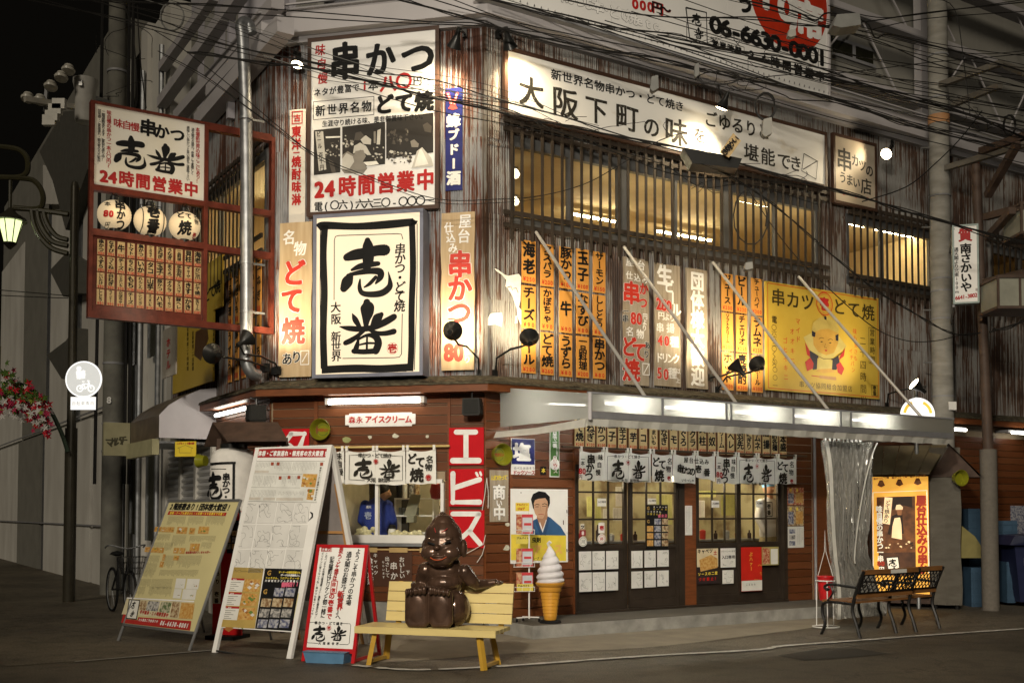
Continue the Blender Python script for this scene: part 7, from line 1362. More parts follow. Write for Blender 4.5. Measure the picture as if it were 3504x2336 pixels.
q = RDF; mb.add([(x, b, z) for z, e in ((.0, .02), (.10, 0), (.115, -.01)) for x, b in ((.05 + e, -.10 + e), (.50 - e, -.10 + e), (.50 - e, .18 - e), (.05 + e, .18 - e))], [(0, 3, 2, 1), (0, 1, 5, 4), (1, 2, 6, 5), (2, 3, 7, 6), (3, 0, 4, 7), (4, 5, 9, 8), (5, 6, 10, 9), (6, 7, 11, 10), (7, 4, 8, 11), (8, 9, 10, 11)])
single('water_weight', 'flat blue plastic weight under the small red framed board', 'weight', mb, mat('blue_plastic', (.10, .22, .36), .4), Fr((-2.095, 10.994, 0), RDF.u), (.27, 0, 0))
# red and black stand behind the boards
q = dp(*G('m', 1075, 900), 12.9); NF = Fr((q.x, q.y, 0), (.95, -.31, 0)); T = Thing('banner_stand', 'red and black printed stand half hidden between the two large boards', 'banner stand', NF, (0, 0, 0)); a0 = NF.P(G('m', 960, 700))[0]; a1 = NF.P(G('m', 1180, 700))[0]; z1_ = NF.P(G('m', 1075, 250))[1]
T.part('panel', MB().box(a0, a1, 0, .03, .05, z1_), mat('stand_red', (.48, .01, .012), .4)); T.part('base', MB().box(a0, a1, -.15, .2, 0, .05), BLACK)
g = Sg(T, .001); g.rect('m', 1070, 320, 1180, 575, BLACK); pgrid(g, 'm', 1045, 400, 62, 50, 50, 40, 2, 3, l=.0045); g.rect('m', 960, 545, 1020, 960, PAPER); g.t('座敷あり', 'm', 995, 600, 995, 790, 40, BLACK, 3); g.t('壱番', 'm', 990, 885, 988, 935, 40, BLACK, 3); g.done()

# ---- big paper lantern under its little roof
q = dp(*G('i', 1790, 1000), 13.7); LF = Fr((q.x, q.y, 0), (.97, -.22, 0)); T = Thing('standing_lantern', 'big white paper lantern with black brushed emblem under a small plank roof at the corner', 'lantern', LF, (0, 0, 0))
k_ = LF.dep(G('i', 1790, 1000)) / F_PX; r0_ = 78 * k_; zt5 = LF.P(G('i', 1790, 752))[1]; zb5 = .55; pr = []
for i in range(61): t = i / 60; z = zb5 + (zt5 - zb5) * t; e = min(t, 1 - t) * 9; r = r0_ * (1 if e > 1 else (.62 + .38 * math.sqrt(max(0, 1 - (1 - e) ** 2)))) * (1 + (.012 if i % 2 else -.012)); pr.append((r, z))
sh = T.part('shade', MB().lathe(pr, (0, 0, 0), n=36), mat('lantern_white', (.68, .66, .62), .7)); mb = MB(); mb.lathe([(r0_ * .6, zt5), (r0_ * .58, zt5 + .06), (r0_ * .4, zt5 + .07)], (0, 0, 0), n=24); mb.lathe([(r0_ * .6, zb5 - .08), (r0_ * .62, zb5)], (0, 0, 0), n=24); mb.tube([(0, 0, 0), (0, 0, zb5 - .05)], .04, 8); mb.tube([(0, 0, zt5), (0, 0, zt5 + .16)], .03, 8); T.part('stand', mb, DARKM)
def wrapmb(t_): o = MB(); o.v = [((x), -math.sqrt(max(1e-4, (r0_ * 1.02 + .004) ** 2 - min(x * x, (r0_ * .97) ** 2))) + (b if b < 0 else 0), z) for x, b, z in t_.v]; o.f = t_.f; return o
t_ = MB(); x5 = lambda x: (x - 1765) / 2.24 * k_; z5 = lambda y: LF.P(G('i', 1765, y))[1]
brush(t_, 'one', x5(1672), (z5(930) + z5(1140)) / 2, 190 / 2.24 * k_, z5(930) - z5(1140), 0); brush(t_, 'ban', x5(1700), z5(1270), 190 / 2.24 * k_, .34, 0)
for i, ch in enumerate('串かつ・どて焼'): put(t_, ch, x5(1795), z5(970 + i * 50), 60 / 2.24 * k_, 0, 3)
def gridline(p, q, w):
    n = 10
    for i in range(n): a_, b_ = (p[0] + (q[0] - p[0]) * i / n, p[1] + (q[1] - p[1]) * i / n), (p[0] + (q[0] - p[0]) * (i + 1) / n, p[1] + (q[1] - p[1]) * (i + 1) / n); t_.line([a_, b_], w, 0)
gridline((x5(1635), z5(872)), (x5(1860), z5(865)), .03); gridline((x5(1848), z5(860)), (x5(1848), z5(1400)), .028); gridline((x5(1650), z5(908)), (x5(1795), z5(912)), .006)
T.part('lettering', wrapmb(t_), BLACK, parent=sh, smooth=False)
q = dp(*G('i', 1900, 640), 13.55); KF = Fr((q.x, q.y, 0), (.97, -.22, 0)); T = Thing('small_roof', 'little brown plank roof sheltering the big paper lantern', 'roof', KF, (0, 0, 2.4)); ap_ = lambda x, y, o: (lambda t: (t[0], -o, t[1]))(KF.P(G('i', x, y), o))
WB = mat('dark_old_wood', (.060, .036, .026), .7, var=.3, scale=8)
p1_, p2_, p3_, p4_ = ap_(1630, 545, .0), ap_(2130, 545, .0), ap_(2205, 682, .38), ap_(1742, 686, .38)
for i in range(5):
    f0_, f1_ = i / 5, (i + .96) / 5; L4 = lambda a_, b_, t: tuple(a_[k] + (b_[k] - a_[k]) * t for k in range(3)); qa = [L4(p1_, p4_, f0_), L4(p2_, p3_, f0_), L4(p2_, p3_, f1_), L4(p1_, p4_, f1_)]; T.part('roof_board', MB().add([(x, b - .001, z) for x, b, z in qa] + [(x, b, z - .018) for x, b, z in qa], BZ), WB)
mb = MB(); p5_ = ap_(1560, 735, -.35); p6_ = (p2_[0], .35, p5_[2]); mb.quad(p1_, p2_, p6_, p5_); T.part('rear_slope', mb, WB); T.part('gable', MB().add([p1_, p4_, (p4_[0] - .05, 0, p4_[2] - .02), p5_], [(0, 1, 2, 3)]), WB)
for x in (-.42, .46): T.part('post', MB().box(x - .03, x + .03, .05, .11, 0, 2.42), WB)
mb = MB(); 
for i in range(7): x = .12 + i * .045; mb.box(x, x + .012, .03, .04, 2.0, 2.30 + .02 * (i % 2))
for z in (2.08, 2.2): mb.box(.1, .43, .025, .03, z, z + .012)
T.part('bamboo_trellis', mb, mat('trellis_bamboo', (.40, .28, .10), .6))
cone_bowl(LF, (-r0_ - .10, -.0, z5(840)), (-1, .1, 0), .09, 'yellow plastic bowl seen edge-on left of the big paper lantern')
q = dp(*G('i', 1420, 750), 14.2); KF2 = Fr((q.x, q.y, 0), (.97, -.22, 0)); T, g = signT('yellow_sign_plate', 'small yellow plate with a house outline hanging under the neighbour canopy', 'sign', KF2, 0, 'i', 1342, 695, 1502, 808, mat('plate_yellow', (.66, .50, .04), .4), .008)
g.t('こども110番の家', 'i', 1362, 708, 1482, 708, 19, REDDK, 3); g.line([(1375, 780), (1375, 745), (1362, 745), (1420, 722), (1480, 745), (1466, 745), (1466, 780), (1375, 780)], 'i', 2, FINE); g.done()
# ROOF BILLBOARD
T = Thing('roof_billboard', 'huge white roof billboard with a black telephone number and a red circle', 'billboard', R, (3, 0, 7.95))
b_end = R.P((2834, 333), .30)[0]; bz = R.P((2834, 333), .30)[1]; x = -.3; a_ = x
for k in range(3):
    p, q = x + (b_end - x) * k / 3, x + (b_end - x) * (k + 1) / 3; T.part('panel', MB().box(p + .004, q - .004, -.30, -.24, bz, 11.6), SIGNW)
T.part('bottom_rail', MB().box(x, b_end, -.32, -.2, bz - .04, bz - .003), GREYP); T.part('side_rail', MB().box(b_end, b_end + .03, -.33, -.2, bz, 11.6), BEAMW)
mb = MB()
for i in range(60): a = x + (b_end - x) * i / 59; mb.lathe([(.012, 0), (.002, .03)], (a, -.31, bz + .05), n=5)
T.part('bolts', mb, GREY, kind='stuff')
g = Sg(T, .301)
g.t('串かつ5本・どて焼etc…', 'c', 500, -35, 1280, 215, 108, WE, 3, 1.12, outline=BLACK); g.t('000円〜', 'c', 1060, 30, 1290, 75, 100, RED, 4, 1.2); g.t('円〜', 'c', 1225, 62, 1290, 75, 95, BLACK, 3, 1.2, lift=.008)
g.line([(1448, 60), (1605, 98), (1612, 335), (1478, 300), (1448, 60)], 'c', 12, BLACK); g.brush('c', 1530, 150, 100, 95, 'one'); g.brush('c', 1545, 255, 100, 90, 'ban')
g.t('06-6630-0001', 's', 2448, 84, 2812, 196, 76, BLACK, 4, 1.45); g.t('営業時間', 'c', 1672, 335, 1850, 388, 60, BLACK, 3, 1.2); g.frame('c', 1640, 285, 1895, 400, .008); g.t('24時間営業中', 's', 2572, 188, 2806, 262, 37, BLACK, 4, 1.2)
a, c = R.P(G('d', 440, -20), .302); mm = g.mb(mat('billboard_red', (.45, .03, .01), .5)); mm.add([(a + .82 * cos(t), -.303, c + .82 * sin(t)) for t in [i * pi / 24 for i in range(48)]], [tuple(range(48))]); g.t('10席', 's', 2620, -20, 2760, 65, 130, WE, 4, 1.3, lift=.006); g.t('う', 'c', 1905, 30, 1905, 30, 160, BLACK, 4, 1.1); g.done()

# POLES
def pole(name, label, x, y, r0, r1, h, m, cat='utility pole', n=20):
    T = Thing(name, label, cat, WF, (x, y, 0)); T.part('shaft', MB().tube([(x, y, 0), (x, y, h)], r0, n, True, [r0, r1]), m); return T
q = dp(3232, 1750, 17.45); PRx, PRy = q.x, q.y
T = pole('utility_pole', 'thick concrete utility pole behind the right end of the awning carrying the cables', PRx, PRy, .172, .150, 12, POLEC)
for z in (3.35, 4.6, 5.05, 5.25, 6.6, 8.2, 8.9): T.part('band', MB().lathe([(.172, -.012), (.172, .012)], (PRx, PRy, z), n=18), GREYP)
for i, z in enumerate((3.9, 4.75, 6.1, 7.4)): T.part('step_bolt', MB().tube([(PRx - .3, PRy - .0, z), (PRx - .14, PRy, z)], .012, 5), GREY)
T.part('tag_plate', MB().box(PRx + .02, PRx + .14, PRy - .19, PRy - .17, 3.12, 3.25), WHITE); T.part('faded_band', MB().lathe([(.168, -.07), (.168, .07)], (PRx, PRy, 7.85), n=18), mat('faded_orange_band', (.42, .22, .10), .6))
POLET = T
T.part('band', MB().lathe([(.168, -.03), (.168, .03)], (PRx, PRy, 5.6), n=18), POLEC)
def bars(T, name, segs, depth, w, m):
    for s_ in segs: p, q = G(*s_[0]), G(*s_[1]); d0, d1 = depth; mb = MB(); mb.beam(dp(*p, d0), dp(*q, d1), w, w); T.part(name, mb, m)
GRM = mat('grimy_steel', (.17, .155, .13), .6, metal=.2)
bars(POLET, 'cross_arm', [(('d', 1600, 650), ('d', 2060, 485)), (('d', 2060, 485), ('d', 2250, 565)), (('d', 1700, 800), ('d', 2060, 655)), (('d', 1640, 1290), ('d', 2260, 1105))], (17.3, 16.2), .085, GRM)
# left pole
q = dp(382, 1750, 19.8); PLx, PLy = q.x, q.y
T = pole('utility_pole', 'dark utility pole with a transformer rising behind the red framed signboard', PLx, PLy, .19, .165, 13.5, mat('pole_dim', (.17, .165, .14), .8, col2=(.12, .115, .10), scale=4), n=18); PT = T
for z in (2.6, 3.1, 4.2, 8.9, 9.6): T.part('band', MB().lathe([(.192, -.02), (.192, .02)], (PLx, PLy, z), n=16), GREYP)
for dx in (-.28, .26, .34): T.part('cable_conduit', MB().tube([(PLx + dx, PLy - .1, 2), (PLx + dx * .9, PLy - .1, 12)], .03, 6), CABLE)
DF = Fr((0, 19.6, 0), (1, 0, 0)); g = Sg(T, 0); T.fr = WF
mb = MB(); put(mb, '8', PLx, 3.52, .16, PLy - .205, 3); T.part('number', mb, WHITE, smooth=False)
q = dp(292, 330, 19.3); TR = Thing('transformer', 'white drum transformer hanging on the dark pole above the signboard', 'transformer', WF, q); mb = MB(); z0 = dp(292, 410, 19.3).z; z1 = dp(292, 268, 19.3).z; mb.lathe([(.02, z0 - .08), (.16, z0 - .05), (.175, z0), (.175, z1 - .25), (.215, z1 - .1), (.215, z1 - .03), (.12, z1), (.02, z1 + .02)], (q.x, q.y, 0), n=20); TR.part('drum', mb, mat('transformer_white', (.42, .41, .38), .5)); mb = MB(); mb.box(q.x - .03, q.x + .03, q.y - .23, q.y - .18, z1 - .22, z1 - .12); mb.beam((q.x, q.y, z1 - .3), (PLx, PLy, z1 - .3), .06); TR.part('bracket', mb, GREY)
CA = Thing('cross_arm', 'pole arm with white insulators sticking out over the dark street', 'pole fitting', WF, tuple(dp(*G('a', 440, 800), 19.2))); CA.part('arm', MB().beam(dp(*G('a', 190, 760), 18.6), dp(*G('a', 700, 840), 19.5), .09), mat('arm_pale', (.36, .34, .29), .6)); CA.part('brace', MB().beam(dp(*G('a', 360, 640), 19), dp(*G('a', 345, 860), 19), .05), GREYP)
for x, y in ((215, 745), (308, 762), (390, 655), (525, 530), (470, 585)): p = dp(*G('a', x, y), 18.9); CA.part('insulator', MB().lathe([(.03, -.08), (.11, -.06), (.12, -.02), (.06, .0), (.09, .03), (.08, .06), (.02, .07)], p, (0, .3, 1), 12), mat('porcelain', (.48, .46, .40), .3))
for x, y in ((455, 800), (400, 890), (425, 840), (380, 925)): p = dp(*G('a', x, y), 18.8); CA.part('fuse_box', MB().box(p.x - .11, p.x + .11, p.y - .05, p.y + .05, p.z - .09, p.z + .09), MATS['porcelain'])
# dark post with the round sign, lantern arm
q = dp(240, 1750, 18.2); DPx, DPy = q.x, q.y; DKP = mat('dark_post_paint', (.045, .04, .028), .35, metal=.3)
T = Thing('lamp_post', 'dark ornamental lamp post with looping arms and a lit greenish lantern at the far left', 'street lamp', WF, (DPx, DPy, 0)); zt6 = dp(240, 640, 18.2).z
T.part('shaft', MB().tube([(DPx, DPy, 0), (DPx, DPy, 2.9), (DPx, DPy, 2.901), (DPx, DPy, zt6)], .1, 14, True, [.10, .10, .075, .07]), DKP); T.part('cap', MB().lathe([(.07, 0), (.05, .08), (.01, .1)], (DPx, DPy, zt6), n=12), DKP)
for pts in ([('e', 525, 300), ('e', 300, 268), ('e', 100, 248)], [('e', 520, 495), ('e', 440, 470), ('e', 380, 400), ('e', 345, 320), ('e', 340, 275)], [('e', 520, 540), ('e', 410, 510), ('e', 340, 430), ('e', 300, 340), ('e', 290, 270)], [('e', 520, 600), ('e', 400, 560), ('e', 310, 470), ('e', 262, 370), ('e', 245, 265)], [('e', 100, 250), ('e', 290, 255), ('e', 330, 200), ('e', 320, 120), ('e', 270, 50), ('e', 200, 25), ('e', 0, 15), ('e', -120, 10)], [('a', -120, 1350), ('a', 120, 1360), ('a', 200, 1330), ('a', 215, 1260), ('a', 195, 1190), ('a', 120, 1140), ('a', -60, 1120)], [('e', 75, 345), ('e', 78, 200), ('e', 80, 40)]):
    mb = MB(); pp = [tuple(dp(*G(*p), 18.1)) for p in pts]; mb.tube(smo(pp, 4), .045 if pts[0][1] != 75 else .03, 7); T.part('scroll_arm', mb, mat('olive_arm_paint', (.04, .036, .016), .4))
p = dp(*G('e', 78, 430), 18.1); LG = mat('lantern_glass_green', (.6, .7, .3), .4, emit=1.6, ecol=(.80, .92, .42)); ln = MB(); ln.lathe([(.10, -.20), (.20, .17), (.19, .19)], p, n=8); lant = T.part('lantern_glass', ln, LG); mb = MB(); mb.lathe([(.27, .17), (.25, .22), (.12, .30), (.03, .40)], p, n=16); mb.lathe([(.02, -.30), (.11, -.21), (.11, -.19)], p, n=12); T.part('lantern_cap', mb, DKP)
T.part('lantern_bulb', MB().lathe([(.02, -.1), (.07, -.05), (.07, .08), (.02, .12)], p, n=10), mat('green_bulb', (1, 1, 1), emit=14, ecol=(.85, 1, .55)))
for k in range(8): t = k * pi / 4; T.part('lantern_rib', MB().tube([(p.x + .10 * cos(t), p.y + .10 * sin(t), p.z - .2), (p.x + .205 * cos(t), p.y + .205 * sin(t), p.z + .17)], .009, 4), DKP)
T.light('lantern_light', tuple(p - UZ * .1), 30, (.9, 1, .65), .15)
# round road signs
def dsc(p, r, y, n=36): return [(p.x + r * cos(2 * pi * i / n), y, p.z + r * sin(2 * pi * i / n)) for i in range(n)]
RETRO = mat('lit_sign_white', (.93, .93, .92), .35, var=.01, emit=.95); RETG = mat('lit_sign_grey', (.62, .63, .61), .35, var=.02, emit=.75)  # glow put in as emission, standing in for light thrown back by the sheet
p = dp(*G('i', 642, 218), 17.9); T = Thing('road_sign', 'round pale road sign with white walkers and bicycle on the dark post', 'road sign', WF, p); r = .302
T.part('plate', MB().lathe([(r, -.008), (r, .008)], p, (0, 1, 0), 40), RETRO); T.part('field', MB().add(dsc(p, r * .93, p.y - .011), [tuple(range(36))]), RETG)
mb = MB(); sc = r / 142.0; cx, cy = 642, 218; PX = lambda x, y: (p.x + (x - cx) * sc, p.z - (y - cy) * sc); yb = p.y - .014
for cxx, cyy, rr_ in ((605, 135, 18), (642, 160, 12)): o = PX(cxx, cyy); mb.disc(o, rr_ * sc, yb, 14)
mb.poly([PX(*t) for t in ((583, 155), (628, 155), (625, 215), (592, 215))], yb - .0005); mb.poly([PX(*t) for t in ((628, 172), (656, 172), (652, 212), (632, 212))], yb - .0008)
for cxx in (615, 702): mb.ring(PX(cxx, 290), 20 * sc, 27 * sc, yb, 18)
for a_, b_ in (((615, 290), (640, 255)), ((640, 255), (688, 255)), ((688, 255), (702, 290)), ((640, 255), (660, 290)), ((660, 290), (615, 290)), ((632, 236), (650, 236)), ((688, 255), (680, 232)), ((660, 290), (688, 255)), ((670, 230), (688, 230))): mb.line([PX(*a_), PX(*b_)], 5 * sc, yb - .001)
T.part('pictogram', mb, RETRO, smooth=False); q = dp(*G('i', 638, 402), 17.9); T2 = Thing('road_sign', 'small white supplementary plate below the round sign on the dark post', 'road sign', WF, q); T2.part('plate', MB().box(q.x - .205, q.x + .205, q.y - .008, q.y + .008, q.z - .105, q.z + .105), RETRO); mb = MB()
for i, ch in enumerate('自転車専用'): put(mb, ch, q.x - .15 + i * .075, q.z, .07, q.y - .012, 0)
T2.part('lettering', mb, mat('faint_grey', (.6, .6, .58)), smooth=False)
q = dp(*G('l', 1424, 490), 16.9); T = Thing('road_sign', 'round white road sign with a yellow ring half hidden behind the awning end', 'road sign', WF, q); r = .268
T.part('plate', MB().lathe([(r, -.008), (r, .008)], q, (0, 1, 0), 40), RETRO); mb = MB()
for t0_, t1_ in ((.12, 1.15), (2.0, 3.0)): mb.ring((q.x, q.z), r * .68, r * .86, q.y - .011, 16, t0_, t1_)
T.part('ring', mb, mat('sign_amber', (.85, .55, .08), .4, emit=.7)); T.part('post', MB().tube([(q.x - .01, q.y + .03, 0), (q.x - .01, q.y + .03, q.z + r + .13)], .03, 8), STEEL)  # amber ring glows the same way, emission in place of returned light
# brown pole and pawn sign, box lamps
q = dp(3412 - 27, 1750, 16.6); BPx, BPy = q.x, q.y; T = Thing('sign_pole', 'brown steel sign pole with a thicker foot at the right, carrying box lamps', 'pole', WF, (BPx, BPy, 0)); BRP = mat('brown_pole_paint', (.075, .05, .038), .6, var=.2)
T.part('foot', MB().tube([(BPx, BPy, 0), (BPx, BPy, 2.45)], .125, 16), mat('grey_brown_foot', (.14, .125, .105), .8, bump=.3, scale=20)); T.part('shaft', MB().tube([(BPx, BPy, 2.45), (BPx - .12, BPy, 6.85)], .07, 14, True, [.078, .066]), BRP)
bars(T, 'arm', [(('d', 1910, 1160), ('d', 2250, 1040)), (('d', 1960, 1500), ('d', 2190, 1100)), (('h', 1945, 320), ('h', 2250, 240)), (('h', 1960, 480), ('h', 2150, 270)), (('h', 1940, 820), ('h', 2250, 745))], (16.5, 15.6), .1, BRP)
for i, (x0, y0, x1, y1, lb) in enumerate(((2150, 270, 2330, 470, 'upper frosted box lamp on the brown pole at the right edge'), (1975, 820, 2330, 1030, 'lower frosted box lamp on the brown pole at the right edge'))):
    p, q = dp(*G('h', x0, y0), 15.9), dp(*G('h', x1, y1), 15.9); L_ = Thing('box_lamp', lb, 'lamp', WF, tuple(p), 'box lamps on the brown pole'); L_.part('diffuser', MB().box(p.x, q.x, p.y - .3, p.y + .3, q.z, p.z), mat('frosted_box', (.27, .27, .22), .5)); mb = MB(); mb.box(p.x - .03, q.x, p.y - .33, p.y + .33, p.z, p.z + .04); mb2 = MB(); mb2.box(p.x - .03, q.x, p.y - .33, p.y + .33, q.z - .04, q.z); mb3 = MB(); mb3.box(p.x - .03, p.x, p.y - .33, p.y - .3, q.z, p.z); [L_.part('frame_bar', m_, BRP) for m_ in (mb, mb2, mb3)]
    mb = MB(); xm = p.x + (q.x - p.x) * .45; mb.box(xm - .015, xm + .015, p.y - .32, p.y - .302, q.z, p.z); L_.part('frame_bar', mb, BRP)
q = dp(*G('h', 1800, 970), 16.2); PF = Fr((q.x, q.y, 0), Vector((cos(radians(-16)), sin(radians(-16)), 0))); T, g = signT('hanging_sign', 'white upright sign with a red character and telephone number between the two right poles', 'sign', PF, 0, 'h', 1702, 395, 1885, 965, SIGNW, .14, rim=mat('teal_grey_frame', (.18, .22, .21), .4, metal=.3), rimw=.025)
g.t('質', 'h', 1790, 455, 1790, 455, 108, REDDK, 3, .95); g.t('南さかいや', 'h', 1793, 560, 1797, 855, 80, BLACK, 3, 1.05); g.t('通天閣より北東100m', 'h', 1720, 568, 1726, 890, 34, BLACK, 2, 1.); g.t('6641-3802', 'h', 1722, 938, 1872, 915, 42, REDDK, 3, .85); g.rect('h', 1868, 865, 1886, 885, mat('stamp_grey', (.4, .36, .34))); g.done()
mb = MB(); 
for y in (410, 1000): mb.beam(PF.W(*((lambda t: (t[0], 0, t[1]))(PF.P(G('h', 1700, y))))), (PRx + .14, PRy, PF.P(G('h', 1700, y + (60 if y < 500 else 40)))[1]), .03)
T2 = Thing('sign_bracket', 'two thin struts holding the white upright sign to the concrete pole', 'bracket', WF, (PRx, PRy, 5)); T2.part('strut', mb, GREYP)

# CABLES
def cable(label, pts, d0, d1, px, m=None, twist=0, group='overhead cables', sag=True):
    n = len(pts); P_ = []
    for i, p in enumerate(pts):
        d = d0 + (d1 - d0) * (i / (n - 1)); P_.append(tuple(dp(p[0], p[1], d)))
    r = px * (d0 + d1) / 2 / F_PX / 2; mb = MB(); S = smo(P_, 5)
    mb.tube(S, r, 5)
    if twist: mb.tube([(x + r * 2.2 * cos(i * .9), y, z + r * 2.2 * sin(i * .9)) for i, (x, y, z) in enumerate(S)], r * .6, 4)
    return single('overhead_cable', label, 'cable', mb, m or CABLE, WF, P_[0], group)
CB = [
 ('thickest black cable bundle running from top left past the tall sign to the right edge', [(640, 180), (900, 214), (1079, 236), (1300, 288), (1489, 335), (1748, 392), (2012, 448), (2325, 506), (2700, 607), (2995, 689), (3165, 743), (3520, 832)], 12.2, 14.5, 9, 1),
 ('cable crossing the top left sky and the tall sign just under its heading', [(60, -8), (240, 30), (402, 62), (600, 110), (759, 152), (1000, 200), (1250, 245), (1489, 275), (1700, 340), (1900, 392), (2150, 470), (2400, 540)], 12, 13.5, 6, 0),
 ('thin cable running beside the one over the tall sign heading', [(120, -8), (420, 75), (760, 165), (1010, 222), (1260, 262), (1500, 322), (1750, 355)], 12.1, 12.6, 4, 0),
 ('cable along the white beam above the tall sign', [(250, -6), (560, 12), (900, 30), (1140, 48), (1480, 76), (1640, 82), (1800, 128), (2000, 170), (2250, 212), (2500, 262), (2834, 338), (3165, 438)], 12, 14.5, 5, 0),
 ('second cable along the white beam above the tall sign', [(700, 40), (960, 56), (1250, 74), (1500, 84), (1700, 94), (1950, 130), (2200, 198), (2420, 250)], 12.2, 13.5, 5, 0),
 ('cable bundle sagging across the soffit over the long white sign', [(1330, -8), (1560, 50), (1710, 96), (1900, 140), (2080, 175), (2280, 205), (2450, 252), (2620, 285), (2834, 330), (3020, 400), (3165, 445), (3400, 498)], 12.3, 14.6, 8, 1),
 ('upper cable of the pair over the soffit of the long sign', [(1460, -8), (1700, 62), (2000, 128), (2300, 190), (2520, 262), (2700, 300)], 12.5, 13.6, 5, 0),
 ('cable following the lower edge of the roof billboard', [(1650, -8), (1850, 45), (2012, 84), (2300, 118), (2420, 150), (2650, 220), (2834, 262), (3165, 352), (3504, 450)], 12.5, 15, 6, 1),
 ('cable across the telephone number on the billboard', [(1900, -8), (2150, 45), (2360, 62), (2600, 60), (2720, 86), (2835, 88), (3000, 70), (3165, 45), (3504, 8)], 12.6, 15, 6, 0),
 ('cable rising right from the billboard to the concrete pole', [(2480, 280), (2700, 256), (2900, 248), (3165, 216), (3350, 200), (3504, 185)], 13, 15, 4, 0),
 ('cable from the billboard logo fanning out toward the right pole', [(2330, 60), (2530, 65), (2800, 90), (3000, 140), (3165, 208), (3350, 262), (3504, 300)], 13, 15.2, 5, 0),
 ('cable crossing just below the telephone number', [(2250, 120), (2500, 170), (2700, 200), (2850, 250), (3000, 300), (3165, 340), (3504, 420)], 13, 15.2, 6, 1),
 ('drooping cable in front of the right end of the billboard', [(2560, 5), (2720, 40), (2790, 70), (2835, 45), (2960, 75), (2995, 130), (3040, 118), (3165, 150), (3300, 185), (3504, 245)], 13.5, 15.2, 7, 0),
 ('thin high cable at the top right corner', [(2835, 20), (3000, 60), (3165, 48), (3504, 0)], 14, 15.2, 4, 0),
 ('high cable slanting behind the right pole', [(3180, -5), (3265, 30), (3300, 230), (3320, 400)], 15, 15, 4, 0),
 ('cable running up to the right edge from the cross arm', [(2950, 110), (3165, 65), (3504, 40)], 14, 15.2, 4, 0),
 ('lower cable below the white soffit at the right', [(2560, 280), (2680, 325), (2720, 342), (2860, 352), (3050, 405), (3165, 438), (3340, 462)], 13.5, 15, 5, 0),
 ('thick cable under the girders toward the pole', [(2560, 200), (2840, 268), (3000, 305), (3165, 352), (3260, 372), (3504, 470)], 13.5, 15.2, 9, 1),
 ('cable draped over the lattice top toward the brown pole', [(1500, 330), (1730, 372), (1860, 430), (2100, 520), (2320, 600), (2560, 612), (2780, 640), (2995, 690), (3165, 735), (3504, 860)], 12.6, 14.8, 5, 0),
 ('cable hanging along the bottom of the long sign', [(1180, 290), (1489, 380), (1748, 428), (2000, 486), (2260, 560), (2400, 640), (2560, 632), (2800, 700)], 12.5, 14, 4, 0),
 ('thin cable sagging low across the telephone line of the tall sign', [(540, 175), (700, 260), (850, 370), (1065, 520), (1250, 600), (1489, 680), (1700, 682), (1850, 670), (2000, 630), (2120, 565), (2260, 480), (2400, 440)], 12.4, 13.4, 4, 0),
 ('second thin sagging cable just under it', [(560, 190), (720, 280), (880, 395), (1075, 535), (1260, 612), (1489, 692), (1700, 694), (1860, 680)], 12.4, 13.0, 3, 0),
 ('cable slanting down over the yellow sign and under the white upright sign', [(2400, 560), (2530, 620), (2720, 760), (2900, 918), (3040, 1020), (3165, 1092), (3260, 1142), (3350, 1138)], 13, 15.5, 6, 1),
 ('lower slack cable over the yellow sign', [(2560, 650), (2700, 850), (2850, 1000), (2990, 1120), (3100, 1165), (3200, 1166), (3290, 1145)], 13.2, 15.5, 4, 0),
 ('thick bundle from the brown pole to the right edge', [(3385, 1136), (3440, 1120), (3510, 1098)], 15.8, 15.5, 9, 1),
 ('cable rising from the lattice to the top of the brown pole', [(2950, 690), (3100, 640), (3200, 560), (3290, 470), (3360, 380)], 14, 15.5, 5, 0),
 ('thin wire from the left pole down to the red frame', [(470, 20), (480, 200), (500, 370)], 17, 16, 5, 0),
 ('thin wire beside the left pole', [(420, 0), (455, 120), (470, 330), (450, 380)], 18, 17, 5, 0),
 ('loose wire from the struts past the drainpipe', [(520, 100), (600, 150), (720, 240), (820, 320), (960, 440), (1070, 530)], 13.5, 13, 4, 0),
 ('another loose wire past the drainpipe', [(300, 0), (520, 60), (700, 130), (840, 170), (990, 200), (1200, 245)], 13.2, 12.8, 5, 0),
 ('upper wire across the slanting struts', [(150, -4), (450, 10), (700, 14), (950, 36)], 14, 13, 5, 0),
 ('pale wire across the slanting struts', [(480, -5), (640, 40), (900, 105), (1090, 175), (1300, 240), (1500, 300), (1800, 400)], 13, 12.8, 3, 2),
 ('pale wire twisting below the thick bundle', [(900, 190), (1160, 270), (1330, 300), (1520, 310), (1740, 345), (1900, 395)], 12.2, 12.5, 4, 2),
 ('thin horizontal wire in the alley below the road lamp', [(-5, 992), (120, 1002), (232, 1012)], 18, 18, 4, 0),
 ('lower thin horizontal wire in the alley', [(-5, 1010), (120, 1016), (232, 1020)], 18, 18, 4, 0),
 ('cable lying on the pavement behind the folding boards', [(740, 2225), (880, 2245), (1010, 2245)], 11.6, 11.6, 8, 0),
]
for lb, pts, d0, d1, px, tw in CB: cable(lb, pts, d0, d1, px * .82, CABLEG if tw == 2 else None, tw == 1)
rr = Rnd(12)
for k in range(20):
    x0 = rr.uniform(1500, 2700); y0 = -8 if k % 2 else -8 + (x0 - 1500) * rr.uniform(.05, .2); x1 = 3515; y1 = y0 + (x1 - x0) * rr.uniform(.14, .30); sg = rr.uniform(10, 60); pts = [(x0 + (x1 - x0) * t, y0 + (y1 - y0) * t + sg * 4 * t * (1 - t) + rr.uniform(-6, 6)) for t in (0, .17, .35, .5, .66, .83, 1)]
    cable('thin black cable among the many crossing before the billboard', pts, 12.9 + k * .03, 15.3, rr.uniform(2.2, 4), None, 0, 'thin cables at the upper right')
